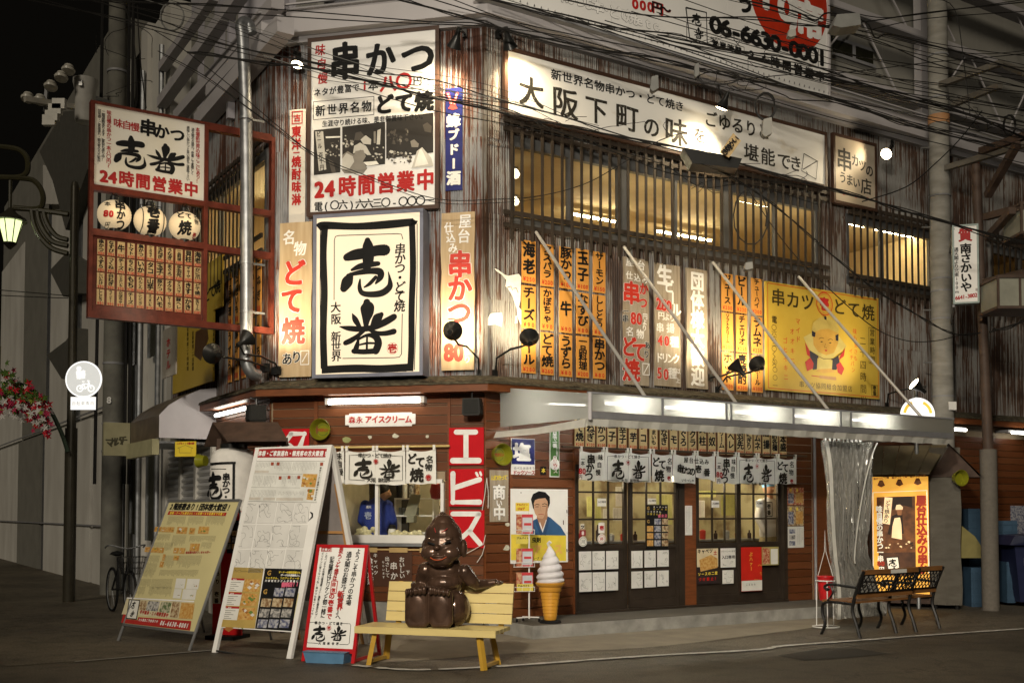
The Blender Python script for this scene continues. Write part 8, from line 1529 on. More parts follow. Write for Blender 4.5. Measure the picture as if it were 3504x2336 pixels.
for k in range(5):
    x0, y0 = -10, -10 - k * 3; pts = [(rr.uniform(250, 560), -8), (rr.uniform(700, 850), rr.uniform(60, 180)), (rr.uniform(1050, 1300), rr.uniform(150, 290)), (rr.uniform(1500, 1700), rr.uniform(270, 380)), (2050, rr.uniform(430, 520))]
    cable('thin cable running with the bundle across the tall sign', pts, 12.4 + k * .04, 13.2, rr.uniform(1.8, 2.8), None, 0, 'thin cables over the tall sign')
def coil(label, cx, cy, rx, ry, d, px, turns=3, m=None):
    pts = []
    for i in range(int(turns * 14)): t = i * 2 * pi / 14; k = 1 + .08 * sin(i * .37 + cx); pts.append(dp(cx + rx * k * cos(t), cy + ry * k * sin(t), d + i * .003))
    mb = MB(); mb.tube(pts, px * d / F_PX / 2, 5); single('cable_coil', label, 'cable', mb, m or CABLE, WF, tuple(pts[0]), 'coiled spare cables')
coil('coil of spare cable hanging over the right part of the long sign', 2620, 365, 34, 45, 13.2, 4.5, 3); coil('large loop of cable hanging in front of the lattice window', 2570, 735, 58, 95, 13, 5, 1.15); coil('small coil on the cables near the right edge', 3455, 430, 20, 34, 15.2, 6, 3); coil('coil of cable at the top of the slanting struts', 588, 60, 40, 48, 13.4, 5, 2, CABLEG)
coil('tangled coil above the middle of the long sign', 2462, 268, 70, 22, 13, 4, 2.6)
def tangle(label, x0, y0, x1, y1, d, n, seed):
    r2 = Rnd(seed); mb = MB()
    for k in range(n):
        x, y = r2.uniform(x0, x1), r2.uniform(y0, y1); pts = [tuple(dp(x, y, d))]; vx, vy = r2.uniform(-26, 30), r2.uniform(-4, 10)
        for j in range(7): vx += r2.uniform(-14, 14); vy += r2.uniform(-8, 8); x += vx; y += vy; x = max(x0, min(x1, x)); y = max(y0, min(y1, y)); pts.append(tuple(dp(x, y, d + r2.uniform(-.1, .1))))
        mb.tube(smo(pts, 4), 2.2 * d / F_PX / 2, 4)
    single('cable_tangle', label, 'cable', mb, CABLE, WF, tuple(dp(x0, y0, d)), 'cable tangles', kind='stuff')
tangle('knot of loose cables over the billboard logo', 2350, 70, 2560, 160, 13.1, 9, 1); tangle('knot of loose cables above the middle lamp', 2380, 230, 2620, 310, 13.1, 11, 2); tangle('dangling cables at the end of the telephone number', 2560, 120, 2800, 230, 13.3, 9, 3); tangle('loose cables on top of the long lattice', 2360, 560, 2760, 660, 13.1, 14, 4); tangle('loose cables round the junction right of the pole', 3240, 330, 3504, 450, 15.1, 12, 5); tangle('loose cables by the left pole', 330, 60, 520, 330, 16.5, 8, 6); tangle('thin slack wires over the left lattice', 1760, 400, 2300, 500, 13.0, 7, 7)
T = Thing('hanging_lamp_hood', 'black sheet metal hood hanging in the cables below the long sign', 'lamp hood', WF, tuple(dp(*G('c', 1620, 1200), 13.0))); q = [dp(*G('c', *p), 13.0) for p in ((1430, 1130), (1700, 1180), (1880, 1215), (1850, 1290), (1500, 1250))]; T.part('hood', MB().add([tuple(p) for p in q] + [(p.x, p.y + .3, p.z) for p in q], [(0, 1, 2, 3, 4), (9, 8, 7, 6, 5)] + [(i, i + 5, (i + 1) % 5 + 5, (i + 1) % 5) for i in range(5)]), DARKM)
T = Thing('tilted_plate', 'small tilted tan plate with dark characters hanging among the cables', 'sign', WF, tuple(dp(*G('c', 1790, 1100), 12.9))); q = [dp(*G('c', *p), 12.9) for p in ((1812, 1020), (1872, 1080), (1780, 1208), (1712, 1165))]; T.part('plate', MB().add([tuple(p) for p in q] + [(p.x, p.y + .02, p.z) for p in q], [(0, 1, 2, 3), (7, 6, 5, 4)] + [(i, i + 4, (i + 1) % 4 + 4, (i + 1) % 4) for i in range(4)]), SLIPT); mb = MB()
for i, ch in enumerate('いか焼き'): o = dp(*G('c', 1828 - i * 27, 1068 + i * 32), 12.88); put(mb, ch, o.x, o.z, .085, o.y, 3, 1, .6)
T.part('lettering', mb, BLACK, smooth=False)
for i, (r_, x, y) in enumerate((('c', 1205, 650), ('c', 1530, 545), ('d', 265, 985), ('d', 455, 265), ('d', 860, 190), ('g', 1925, 700))):
    p = dp(*G(r_, x, y), 13.0); w, h, b = ((.05, .10, .05), (.03, .09, .03), (.06, .12, .05), (.05, .05, .04), (.17, .09, .12), (.05, .05, .05))[i]; mb = MB(); mb.prism([(p.x - w, p.z - h * .7), (p.x - w * .4, p.z - h), (p.x + w, p.z - h * .6), (p.x + w * .9, p.z + h), (p.x - w * .7, p.z + h * .8)], p.y - b, p.y + b); single('junction_box', ('small grey junction box clipped above the long sign middle', 'slim junction box on a dangling cable near the lamp', 'pale junction box below the coil at the long sign end', 'small insulator box at the end of the telephone number', 'larger grey box on the cables right of the billboard', 'white insulator knob above the right orange slips')[i], 'junction box', mb, (CABLEG, CABLEG, mat('box_pale', (.3, .29, .26)), mat('box_pale'), CABLEG, mat('box_pale'))[i], WF, p)
# RIGHT HAND SIDE
PLV = bpy.data.materials.new('crumpled_vinyl'); PLV.use_nodes = True; nt = PLV.node_tree; nt.nodes.clear(); N = nt.nodes; Lk = nt.links
o_ = N.new('ShaderNodeOutputMaterial'); m1 = N.new('ShaderNodeMixShader'); tp = N.new('ShaderNodeBsdfTransparent'); m2 = N.new('ShaderNodeMixShader'); gl_ = N.new('ShaderNodeBsdfGlossy'); df = N.new('ShaderNodeBsdfDiffuse')
tp.inputs[0].default_value = (.75, .74, .70, 1); gl_.inputs['Roughness'].default_value = .18; gl_.inputs[0].default_value = (.8, .8, .78, 1); df.inputs[0].default_value = (.42, .41, .38, 1); m2.inputs[0].default_value = .45; m1.inputs[0].default_value = .75
Lk.new(gl_.outputs[0], m2.inputs[1]); Lk.new(df.outputs[0], m2.inputs[2]); Lk.new(tp.outputs[0], m1.inputs[1]); Lk.new(m2.outputs[0], m1.inputs[2]); Lk.new(m1.outputs[0], o_.inputs[0])
oC = 1.60; row = [(G('l', 690, 700), G('l', 1085, 690)), (G('l', 722, 900), G('l', 1062, 900)), (G('l', 735, 1200), G('l', 1040, 1200)), (G('o', 755, 560), G('o', 1030, 560)), (G('o', 775, 720), G('o', 1085, 720)), (G('o', 790, 900), G('o', 1130, 900)), (G('o', 785, 1065), G('o', 1150, 1060))]
rr = Rnd(21); T = Thing('vinyl_curtain', 'gathered clear vinyl weather curtain with a white edge hanging from the awning end', 'curtain', R, (5.6, -oC, .1)); ks = [(R.P(a, oC), R.P(b, oC)) for a, b in row]
mb = MB(); nx = 260; S = smo([(a[0], b[0], (a[1] + b[1]) / 2) for a, b in ks], 6); amp = [rr.uniform(.5, 1.4) for _ in range(40)]
for j, (aL, aR, z) in enumerate(S):
    for i in range(nx + 1):
        u = i / nx; f = u * 31 + .5 * sin(j * .25 + u * 5); mb.v.append((aL + (aR - aL) * u + .008 * sin(j * .9 + i), -oC - .042 * amp[int(f) % 40] * sin(f * 2 * pi) - .02 * sin(f * 5.1 + j * .5), z))
mb.f = [(j * (nx + 1) + i, j * (nx + 1) + i + 1, (j + 1) * (nx + 1) + i + 1, (j + 1) * (nx + 1) + i) for j in range(len(S) - 1) for i in range(nx)]; mb.sm = True; T.part('vinyl_sheet', mb, PLV)
mb = MB(); mb.v = [v for (aL, aR, z) in S for v in ((aL - .012, -oC - .06, z), (aL + .045, -oC - .07, z))]; mb.f = [(2 * i, 2 * i + 1, 2 * i + 3, 2 * i + 2) for i in range(len(S) - 1)]; T.part('white_edge', mb, mat('white_vinyl'))
mb = MB(); mb.v = [v for j, (aL, aR, z) in enumerate(S) for v in ((aL + (aR - aL) * (.98 - .5 * min(1, j / 20)), -oC - .08, z), (aL + (aR - aL) * (.98 - .5 * min(1, j / 20)) + .02, -oC - .085, z))][:44]; mb.f = [(2 * i, 2 * i + 1, 2 * i + 3, 2 * i + 2) for i in range(21)]; T.part('white_edge', mb, mat('white_vinyl'))
for i in range(9): a = S[0][0] + .04 + i * .085; T.part('hook', MB().lathe([(.016, -.02), (.016, .02)], (a, -oC - .03, S[0][2] + .01), n=8), WHITE)
T.part('rail', MB().tube([(S[0][0] - .1, -oC, S[0][2] + .035), (S[0][1] + .1, -oC, S[0][2] + .035)], .012, 6), GREY)
# kiosk with lit poster
q0 = gp(*G('o', 1530, 1000)); KF = Fr((q0.x, q0.y, 0), (cos(radians(-20)), sin(radians(-20)), 0)); T = Thing('sign_kiosk', 'roofed sign shelter with a grey bark pillar at the right end of the doorstep', 'kiosk', KF, (0, 0, 0)); kp = lambda r_, x, y, o=0: KF.P(G(r_, x, y), o)
BK = mat('grey_bark', (.085, .075, .06), .9, col2=(.13, .12, .10), scale=5, stretch=(1, 1, 2.5), thr=.5, sharp=.3, bump=.5); a1 = kp('o', 1755, 600)[0]; zt7 = kp('l', 1600, 900)[1]
mb = MB(); nn_ = 10; vs = []
for j in range(nn_ + 1):
    z = .07 + (zt7 + .25) * j / nn_; w_ = .03 * sin(j * 1.3); vs += [(0, 0, z), (a1 * .5, -.05 - w_ * .5, z), (a1 + .01 + w_ * .4, -.0, z), (a1 + .02, .5, z), (0, .5, z)]
mb.add(vs, [(j * 5 + i, j * 5 + (i + 1) % 5, j * 5 + 5 + (i + 1) % 5, j * 5 + 5 + i) for j in range(nn_) for i in range(5)]); T.part('pillar', mb, BK)
for x in (.06, a1 - .06): T.part('foot', MB().lathe([(.035, 0), (.035, .07)], (x, .05, 0), n=10), BLACK)
aL = kp('l', 1050, 1000)[0]; T.part('cabinet', MB().box(aL - .05, -.0, .1, .5, .07, zt7 + .1), mat('dark_old_wood'))
P1, P2, P3, P4 = kp('l', 1085, 800, -.15), kp('l', 1655, 728, -.15), kp('l', 1520, 935, .4), kp('l', 1075, 975, .4); e_ = [(P1[0] - .3, .15, P2[1] + .02), (P2[0], .15, P2[1] + .02), (P3[0], -.4, P3[1]), (P4[0] - .2, -.4, P3[1])]
n7 = 6
for i in range(n7):
    f0_, f1_ = i / n7, (i + .95) / n7; L4 = lambda a_, b_, t: tuple(a_[k] + (b_[k] - a_[k]) * t for k in range(3)); qa = [L4(e_[0], e_[1], f0_), L4(e_[0], e_[1], f1_), L4(e_[3], e_[2], f1_), L4(e_[3], e_[2], f0_)]; T.part('roof_board', MB().add(list(qa) + [(x, b, z - .02) for x, b, z in qa], BZ), mat('olive_old_board', (.16, .13, .075), .7, var=.25, scale=5))
T.part('gable', MB().prism([(P2[0] - .02, 0)] * 0 or [(P3[0], P3[1] - .05), (P2[0] + .02, P2[1]), (P2[0] + .45, P3[1] - .06)], -.05, .6), mat('dark_old_wood'))
T.part('rear_slope', MB().add([(P2[0], -.1, P2[1] + .03), (P2[0], .7, P2[1] + .03), (P2[0] + .52, .7, P3[1] - .1), (P2[0] + .52, -.1, P3[1] - .1)], [(0, 1, 2, 3)]), mat('dark_old_wood'))
TT = Thing('lit_poster', 'backlit orange poster of a cook at a counter framed by red and white brush lettering', 'poster', KF, (aL / 2, -.02, .58)); x0_, z1_ = kp('l', 1072, 965, .05); x1_, _ = kp('l', 1505, 945, .05); z0_ = kp('o', 1310, 900, .05)[1]
TT.part('case', MB().box(x0_, x1_, -.03, .09, z0_, z1_), DARKM); ORG_ = mat('lit_orange_print', (.75, .36, .05), .5, emit=1.0, var=.15, scale=3); CRM = mat('lit_cream_print', (.8, .6, .32), .5, emit=.9, var=.1); BRN = mat('lit_brown_print', (.16, .055, .015), .5, emit=.35, var=.5, scale=9); DBR = mat('lit_dark_print', (.03, .012, .004), .5, emit=.2); LRD = mat('lit_red_print', (.40, .03, .01), .5, emit=.5); LWH = mat('lit_white_print', (.9, .8, .62), .5, emit=.6)
TT.part('lit_panel', MB().quad((x0_, -.034, z0_), (x1_, -.034, z0_), (x1_, -.034, z1_), (x0_, -.034, z1_)), ORG_); g = Sg(TT, .036)
for i in range(3): cx_ = 1145 + i * 140; g.poly([(cx_ - 30, 1030 - i * 8), (cx_ - 12, 990 - i * 8), (cx_ + 12, 990 - i * 8), (cx_ + 30, 1030 - i * 8), (cx_, 1045 - i * 8)], 'l', BRN); g.t('串かつどて焼', 'l', cx_ - 50, 980 - i * 8, cx_ + 50, 970 - i * 8, 20, BRN, 3)
g.line([(1085, 1700), (1082, 1085), (1495, 1068), (1512, 1700)], 'l', 8, LWH); g.poly([(1110, 1120), (1405, 1112), (1410, 1540), (1115, 1545)], 'l', BRN, .0035); g.poly([(1235, 1120), (1380, 1115), (1385, 1200), (1300, 1180), (1230, 1220)], 'l', DBR, .004)
g.poly([(1255, 1205), (1262, 1180), (1290, 1176), (1312, 1195), (1310, 1215), (1258, 1218)], 'l', CRM, .0045); g.poly([(1262, 1215), (1306, 1215), (1300, 1258), (1272, 1258)], 'l', mat('lit_skin_print', (.35, .14, .05), .5, emit=.4), .0045); g.poly([(1195, 1400), (1225, 1265), (1260, 1250), (1308, 1255), (1318, 1400), (1300, 1400), (1295, 1300), (1240, 1310), (1215, 1410)], 'l', DBR, .0044); g.poly([(1248, 1280), (1290, 1275), (1300, 1330), (1305, 1445), (1225, 1430), (1232, 1340)], 'l', CRM, .0048)
rr = Rnd(5)
for k in range(34): x, y, s_ = rr.uniform(1130, 1395), rr.uniform(1460, 1510), rr.uniform(4, 14); g.poly([(x - s_, y), (x, y - s_ * .6), (x + s_, y), (x, y + s_ * .6)], 'l', (CRM, BRN, DBR)[k % 3], .0046 + k * .00003)
g.poly([(1172, 1120), (1232, 1125), (1212, 1330), (1155, 1320)], 'l', CRM, .005); g.t('どて焼あり', 'l', 1198, 1160, 1182, 1300, 38, DBR, 2, lift=.0056); g.poly([(1125, 1545), (1410, 1540), (1412, 1720), (1128, 1720)], 'l', mat('lit_umber_print', (.09, .035, .015), .5, emit=.3, var=.4), .0037)
g.t('味自慢の串かつ一串', 'l', 1130, 1210, 1140, 1590, 52, LWH, 3, .9, lift=.0058); g.t('80', 'o', 1128, 650, 1158, 650, 48, LRD, 4, lift=.006); g.t('円', 'o', 1148, 695, 1148, 695, 42, LWH, 3, lift=.006); g.t('屋台仕込みの串か', 'l', 1452, 1145, 1465, 1670, 84, LRD, 4, .9, lift=.0058)
g.poly([(1180, 602), (1280, 595), (1298, 730), (1200, 735)], 'o', DBR, .006); g.poly([(1188, 610), (1272, 604), (1288, 724), (1206, 728)], 'o', LWH, .0064); g.brush('o', 1232, 645, 60, 60, 'one', lift=.0068); g.brush('o', 1245, 700, 60, 50, 'ban', lift=.0068); g.done()
cone_bowl(KF, (kp('l', 1725, 975)[0], -.09, kp('l', 1725, 975)[1]), (.5, -.75, 0), .125, 'yellow plastic bowl on the grey pillar at the right')
for i, (x, lb) in enumerate(((1745, 'short lit tube on the dark wall just right of the awning end'), (2215, 'lit tube on the dark wall at the far right edge'))):
    a0, c0 = R.P(G('l', x - 50 - (i * 15), 600 + i * 25), .3); a1_ = R.P(G('l', x + (50 if i == 0 else 90), 606 + i * 30), .3)[0]; L_ = Thing('fluorescent_fitting', lb, 'lamp', R, ((a0 + a1_) / 2, -.3, c0), 'tubes on the far wall'); L_.part('tube', MB().tube([(a0, -.3, c0), (a1_, -.3, c0)], .024, 8), TUBE); L_.part('housing', MB().box(a0 - .04, a1_ + .04, -.25, .0, c0 + .01, c0 + .05), GREYP)
# park benches
IRON = mat('black_cast_iron', (.014, .013, .012), .4, metal=.4); SLW = mat('bench_varnished_wood', (.20, .09, .03), .4, var=.2, stretch=(1, 1, 4))
def park_bench(O, u, label, W_=1.15, flip=1):
    F = Fr((O.x, O.y, 0), u); T = Thing('park_bench', label, 'bench', F, (W_ / 2, flip * .25, 0), 'iron park benches'); f = flip
    for x in (0, W_):
        mb = MB(); P_ = [(x, .0, 0), (x, f * .05, .16), (x, f * .10, .30), (x, f * .09, .42), (x, f * .03, .60), (x, -f * .06, .80)]; mb.tube(smo(P_, 4), .02, 6, True, None); T.part('side_frame', mb, IRON)
        T.part('leg', MB().tube(smo([(x, f * .56, 0), (x, f * .50, .14), (x, f * .54, .28), (x, f * .48, .40), (x, f * .08, .40)], 4), .019, 6), IRON)
        mb = MB(); mb.tube(smo([(x, f * .02, .60), (x, f * .2, .61), (x, f * .42, .62), (x, f * .50, .585), (x, f * .46, .55), (x, f * .44, .57)], 4), .018, 6); mb.tube(smo([(x, f * .42, .61), (x, f * .38, .52), (x, f * .46, .42)], 4), .012, 5); T.part('armrest', mb, IRON)
    for i in range(4): mb = MB(); b = .10 + i * .115; mb.box(.0, W_, f * b, f * (b + .09), .405, .43); T.part('seat_slat', mb, SLW)
    for z in (.47, .755): o_ = .075 - (z - .42) * .35; T.part('back_slat', MB().box(0.0, W_, f * o_ - .012, f * o_ + .012, z, z + .055), SLW)
    mb = MB(); n = 13; zz = lambda t: .53 + .22 * t; oo = lambda t: f * (.075 - (zz(t) - .42) * .35)
    for i in range(-3, n):
        for s_ in (1, -1):
            pts = []
            for t in (0, .5, 1):
                x = (i + 1.5 + s_ * (t - .5) * 2.4) * W_ / n; pts.append((min(W_ - .02, max(.02, x)), oo(t), zz(t)))
            if abs(pts[0][0] - pts[2][0]) > .03: mb.tube(pts, .007, 4)
    mb.box(.015, W_ - .015, oo(0) - .008, oo(0) + .008, .525, .54); mb.box(.015, W_ - .015, oo(1) - .008, oo(1) + .008, .74, .755); T.part('back_lattice', mb, IRON); return T, F
q = gp(*G('o', 985, 1228)); T, F = park_bench(q, (.80, .60, 0), 'black iron park bench with lattice back, nearer one, seen from behind'); mb = MB(); mb.box(.55, .88, -.055, -.04, .755, .80); single('bench_notice', 'small white notice stuck on the top slat of the nearer park bench', 'notice', mb, PAPER, F, (.7, -.05, .755))
q = gp(*G('o', 1595, 1150)) - Vector((.80, .60, 0)) * .95; park_bench(q, (.80, .60, 0), 'farther iron park bench lit orange by the glowing poster behind it', .95, 1)
# red bucket on white wire stand
q = gp(*G('o', 722, 1145)); T = Thing('bucket', 'red bucket ashtray hung on a white wire stand by the nearer park bench', 'bucket', WF, (q.x, q.y, .36)); sc_ = q.y / F_PX / 2.24; zz_ = lambda y: EYE - (1636 + y / 2.24 - 1750) / F_PX * q.y
T.part('bucket', MB().lathe([(.075, zz_(928)), (.105, zz_(755)), (.112, zz_(752)), (.108, zz_(745)), (.095, zz_(748)), (.07, zz_(920))], (q.x, q.y, 0), n=24), mat('red_plastic', (.42, .012, .015), .35)); T.part('handle', MB().tube([(q.x - .1, q.y, zz_(752)), (q.x - .01, q.y, zz_(560)), (q.x, q.y, zz_(400)), (q.x + .01, q.y, zz_(560)), (q.x + .1, q.y, zz_(752))], .004, 5), WHITE)
T = Thing('bucket_stand', 'white wire ring stand under the red bucket', 'stand', WF, (q.x, q.y, 0)); mb = MB()
for z, r in ((zz_(780), .118), (.02, .17)): mb.tube([(q.x + r * cos(t), q.y + r * sin(t), z) for t in [i * pi / 12 for i in range(25)]], .007, 5)
for t in (.4, 2.5, 4.6): mb.tube([(q.x + .118 * cos(t), q.y + .118 * sin(t), zz_(780)), (q.x + .125 * cos(t), q.y + .125 * sin(t), .02)], .007, 5)
T.part('wire_frame', mb, WHITE)
# dumpster, crates, sheet
NVY = mat('navy_bin_plastic', (.018, .022, .06), .4); q = dp(3470, 2080, 17.2); T = Thing('wheelie_bin', 'dark navy lidded bin with a white label at the right edge', 'bin', WF, (q.x, q.y, 0)); mb = MB(); x0, x1 = dp(3430, 1, 17.2).x, dp(3600, 1, 17.2).x
mb.add([(x0 + .12, 17.2, .08), (x1, 17.2, .08), (x1, 18, .08), (x0 + .12, 18, .08), (x0, 17.1, .98), (x1, 17.1, .98), (x1, 18.1, .98), (x0, 18.1, .98)], BX); T.part('body', mb, NVY)
T.part('lid', MB().add([(x0 - .12, 17.0, .98), (x1, 17.0, .98), (x1, 18.1, .98), (x0 - .12, 18.1, .98), (x0 + .1, 17.3, 1.12), (x1, 17.3, 1.16), (x1, 18, 1.16), (x0 + .1, 18, 1.12)], BX), NVY); mb = MB(); za = WF; mb.box(x0 + .14, x1, 17.06, 17.09, .66, .78); T.part('label_plate', mb, WHITE); mb = MB(); [put(mb, ch, x0 + .22 + i * .09, .72, .075, 17.055, 2) for i, ch in enumerate('関西衛生')]; T.part('lettering', mb, BLACK, smooth=False)
BLP = mat('pale_blue_crate', (.04, .08, .13), .5)
for i, (x0, x1, y, d, z0, z1, lb) in enumerate(((3286, 3348, 0, 17.6, .1, 1.55, 'tall pale blue plastic crate stack left of the brown pole'), (3350, 3450, 0, 18.2, .5, 1.35, 'wide pale blue plastic tub behind the brown pole'), (3292, 3345, 0, 17.2, .0, .62, 'low blue crate in front of the tall crate stack'), (3412, 3440, 0, 17.4, .05, .7, 'blue bag bundled beside the dark bin'))):
    a0, a1_ = dp(x0, 1, d).x, dp(x1, 1, d).x; T = Thing('plastic_crate', lb, 'crate', WF, ((a0 + a1_) / 2, d, z0), 'blue crates at the right'); T.part('body', MB().box(a0, a1_, d, d + .4, z0, z1), BLP)
    mb = MB(); k = 0; z = z0 + .06
    while z < z1 - .05: mb.box(a0 - .008, a1_ + .008, d - .012, d - .001, z, z + .02); z += .12
    T.part('rib', mb, BLP)
    for f_ in (.15, .5, .85): mb = MB(); x = a0 + (a1_ - a0) * f_; mb.box(x - .01, x + .01, d - .018, d - .013, z0 + .03, z1 - .03); T.part('rib', mb, BLP)
q = dp(3315, 1930, 17.0); mb = MB(); mb.prism([(q.x - .12, .78), (q.x - .1, 1.28), (q.x + .1, 1.12), (q.x + .32, .78)], 17.0, 17.3); single('folded_sheet', 'olive folded tarpaulin slung between the pillar and the brown pole', 'tarpaulin', mb, mat('olive_tarp', (.22, .19, .07), .7), WF, (q.x, 17, .8)); 
q = dp(3480, 1790, 17.9); T, g = signT('poster', 'dark poster with blue pictures on the far brown wall at the right edge', 'poster', R, .03, 'l', 2140, 1185, 2260, 1470, pc[0], .01); g.done()

# ALLEY: FLOWERS AND BICYCLE
T = Thing('hanging_flowers', 'drooping cluster of red and white artificial flowers on a bent stem at the far left', 'flowers', WF, tuple(dp(60, 1390, 17.6))); T.part('stem', MB().tube(smo([tuple(dp(*p, 17.8)) for p in ((232, 1545), (210, 1480), (170, 1400), (120, 1340), (60, 1310))], 4), .035, 6), mat('stem_dark_green', (.03, .05, .03), .6))
rr = Rnd(33); pet = {}
FC = [mat('petal_red', (.50, .015, .03), .5), mat('petal_crimson', (.45, .04, .10), .5), mat('petal_white', (.60, .58, .56), .5), mat('petal_leaf', (.09, .16, .03), .5), mat('petal_lime', (.28, .34, .05), .5)]
for k in range(260):
    t = rr.random(); x = 165 - 170 * t + rr.gauss(0, 18); y = 1440 - 110 * sin(t * 2.2) + rr.gauss(0, 30) + (60 * (1 - abs(t - .5) * 2)) * rr.random(); 
    if x > 178: continue
    ci = 3 if y < 1370 - 0 and rr.random() < .5 else rr.choice((0, 0, 1, 1, 1, 2, 2, 3, 4)); p = dp(x, y, 17.5 + rr.uniform(-.25, .25)); m_ = pet.setdefault(ci, []); m_.append((p, rr.uniform(.05, .085)))
for ci, L_ in pet.items():
    for p, s_ in L_:
        mb = MB(); n_ = Vector((rr.uniform(-.6, .6), -1, rr.uniform(-.6, .6))).normalized(); x_ = n_.cross(UZ).normalized(); y_ = x_.cross(n_)
        vs = [p]; 
        for i in range(10): r_ = s_ * (1 if i % 2 == 0 else .42); t_ = i * pi / 5; vs.append(p + (x_ * cos(t_) + y_ * sin(t_)) * r_ + n_ * .015 * (i % 2))
        mb.add(vs, [(0, i + 1, (i + 1) % 10 + 1) for i in range(10)]); T.part('flower' if ci in (0, 1, 2) else 'leaf', mb, FC[ci], smooth=False)
q = dp(*G('m', 330, 600), 15.6); BF2 = Fr((q.x, q.y, 0), (.55, -.83, 0)); T = Thing('bicycle', 'dark bicycle with a wire basket parked in the alley behind the yellow board', 'bicycle', BF2, (0, 0, 0)); BM = mat('bicycle_black', (.02, .02, .02), .35, metal=.4)
def circ(cx, cz, r, w, m, n, nm, par=None): mb = MB(); mb.tube([(cx + r * cos(t), 0, cz + r * sin(t)) for t in [i * pi / 16 for i in range(33)]], w, n); return T.part(nm, mb, m, parent=par)
for cx in (0, -1.05):
    w_ = circ(cx, .33, .32, .02, BLACK, 6, 'wheel'); circ(cx, .33, .295, .008, STEEL, 4, 'rim', w_); mb = MB(); [mb.tube([(cx, 0, .33), (cx + .29 * cos(k * pi / 6), 0, .33 + .29 * sin(k * pi / 6))], .002, 3) for k in range(12)]; T.part('spokes', mb, STEEL, parent=w_)
mb = MB(); [mb.tube(p_, .016, 6) for p_ in (((0, 0, .33), (-.12, 0, .72), (-.16, 0, .95)), ((-.14, 0, .8), (-.45, 0, .35), (-.62, 0, .36)), ((-.62, 0, .36), (-.75, 0, .82)), ((-1.05, 0, .33), (-.62, 0, .36)), ((-1.05, 0, .33), (-.7, 0, .68)))]; T.part('frame', mb, BM)
T.part('handlebar', MB().tube(smo([(-.36, -.27, .98), (-.2, -.24, 1.02), (-.14, 0, .97), (-.2, .24, 1.02), (-.36, .27, .98)], 4), .012, 6), STEEL); T.part('saddle', MB().lathe([(.02, 0), (.11, .03), (.08, .06), (.01, .08)], (-.78, 0, .84), n=12), BLACK)
mb = MB()
for z, s_ in ((.62, .11), (.70, .125), (.78, .14), (.86, .15)): mb.tube([(.12 - s_, -s_ * 1.2, z), (.12 + s_, -s_ * 1.2, z), (.12 + s_, s_ * 1.2, z), (.12 - s_, s_ * 1.2, z), (.12 - s_, -s_ * 1.2, z)], .004, 4)
for i in range(9):
    f_ = i / 4 - 1
    for sx_, sy_ in ((f_, -1), (f_, 1), (1, f_), (-1, f_)): mb.tube([(.12 + sx_ * .11, sy_ * .132, .62), (.12 + sx_ * .15, sy_ * .18, .86)], .003, 4)
T.part('basket', mb, BM)

# PEOPLE AND KITCHEN
def X_(F, r_, x, y, b): a, c = F.P(G(r_, x, y), -b); return a, c
ax, _ = X_(Cf, 'j', 870, 1200, .75); T = Thing('person', 'cook in a blue shirt seen from behind through the serving window', 'person', Cf, (ax, .75, .4))
zc = X_(Cf, 'j', 870, 1140, .75)[1]; hx_, hz_ = X_(Cf, 'j', 915, 1080, .75)
blob('body', [('e', (ax, .75, zc - .24), (.19, .12, .27)), ('e', (ax + .0, .77, zc - .6), (.17, .13, .3)), ('c', [(ax - .16, .75, zc - .07), (ax - .23, .78, zc - .28), (ax - .16, .95, zc - .42)], [.07, .055, .04]), ('c', [(ax + .16, .75, zc - .07), (ax + .22, .8, zc - .28), (ax + .18, .97, zc - .4)], [.07, .055, .04]), ('c', [(ax + .0, .76, zc - .03), (hx_ - .02, .79, hz_ - .05)], [.07, .055]), ('c', [(ax - .07, .75, .42), (ax - .07, .76, zc - .6)], [.07, .09]), ('c', [(ax + .07, .75, .42), (ax + .07, .76, zc - .6)], [.07, .09])], .014, T, mat('blue_shirt', (.02, .04, .24), .8), 4)
blob('head', [('e', (hx_, .80, hz_), (.082, .10, .115)), ('e', (hx_ + .07, .83, hz_ - .03), (.03, .04, .04)), ('e', (hx_ + .085, .79, hz_ - .01), (.012, .02, .03)), ('c', [(hx_ - .02, .79, hz_ - .06), (hx_ - .03, .78, hz_ - .14)], [.05, .055])], .008, T, mat('skin', (.42, .24, .15), .6), 3)
blob('hair', [('e', (hx_ - .012, .79, hz_ + .03), (.092, .105, .105))], .01, T, mat('black_hair', (.012, .01, .009), .6), 3)
g = Sg(T, -.62); g.t('通天', 'j', 800, 1195, 820, 1195, 22, WE, 2); g.t('壱', 'j', 805, 1260, 805, 1260, 60, mat('shirt_print', (.35, .4, .55)), 2); g.done()
T = Thing('kitchen_counter', 'counter with a white shelf rack inside the serving window', 'counter', Cf, (-1.1, .4, .4)); T.part('body', MB().box(-1.9, -.5, .25, .55, .4, 1.13), WHITE); x0, z0 = X_(Cf, 'j', 1005, 1400, .95); x1, z1 = X_(Cf, 'j', 1310, 1125, .95)
for q_ in ((x0, x1, z1 - .02, z1), (x0, x1, z0, z0 + .02), (x0, x1, (z0 + z1) / 2 - .01, (z0 + z1) / 2 + .01), (x0, x0 + .02, z0, z1), (x1 - .02, x1, z0, z1)): T.part('rack_board', MB().box(q_[0], q_[1], .95, 1.2, q_[2], q_[3]), WHITE)
for i in range(6): a = x0 + .05 + i * .05; mb = MB(); mb.lathe([(.016, 0), (.02, .1), (.018, .1), (.014, .01)], (a, 1.05, (z0 + z1) / 2 + .011), n=10); single('drinking_glass', 'clear glass on the white rack in the serving window, %s from the left' % ORD[i], 'glass', mb, mat('glassware', (.5, .55, .52), .1, alpha=.6), Cf, (a, 1.05, (z0 + z1) / 2 + .011), 'glasses on the kitchen rack')
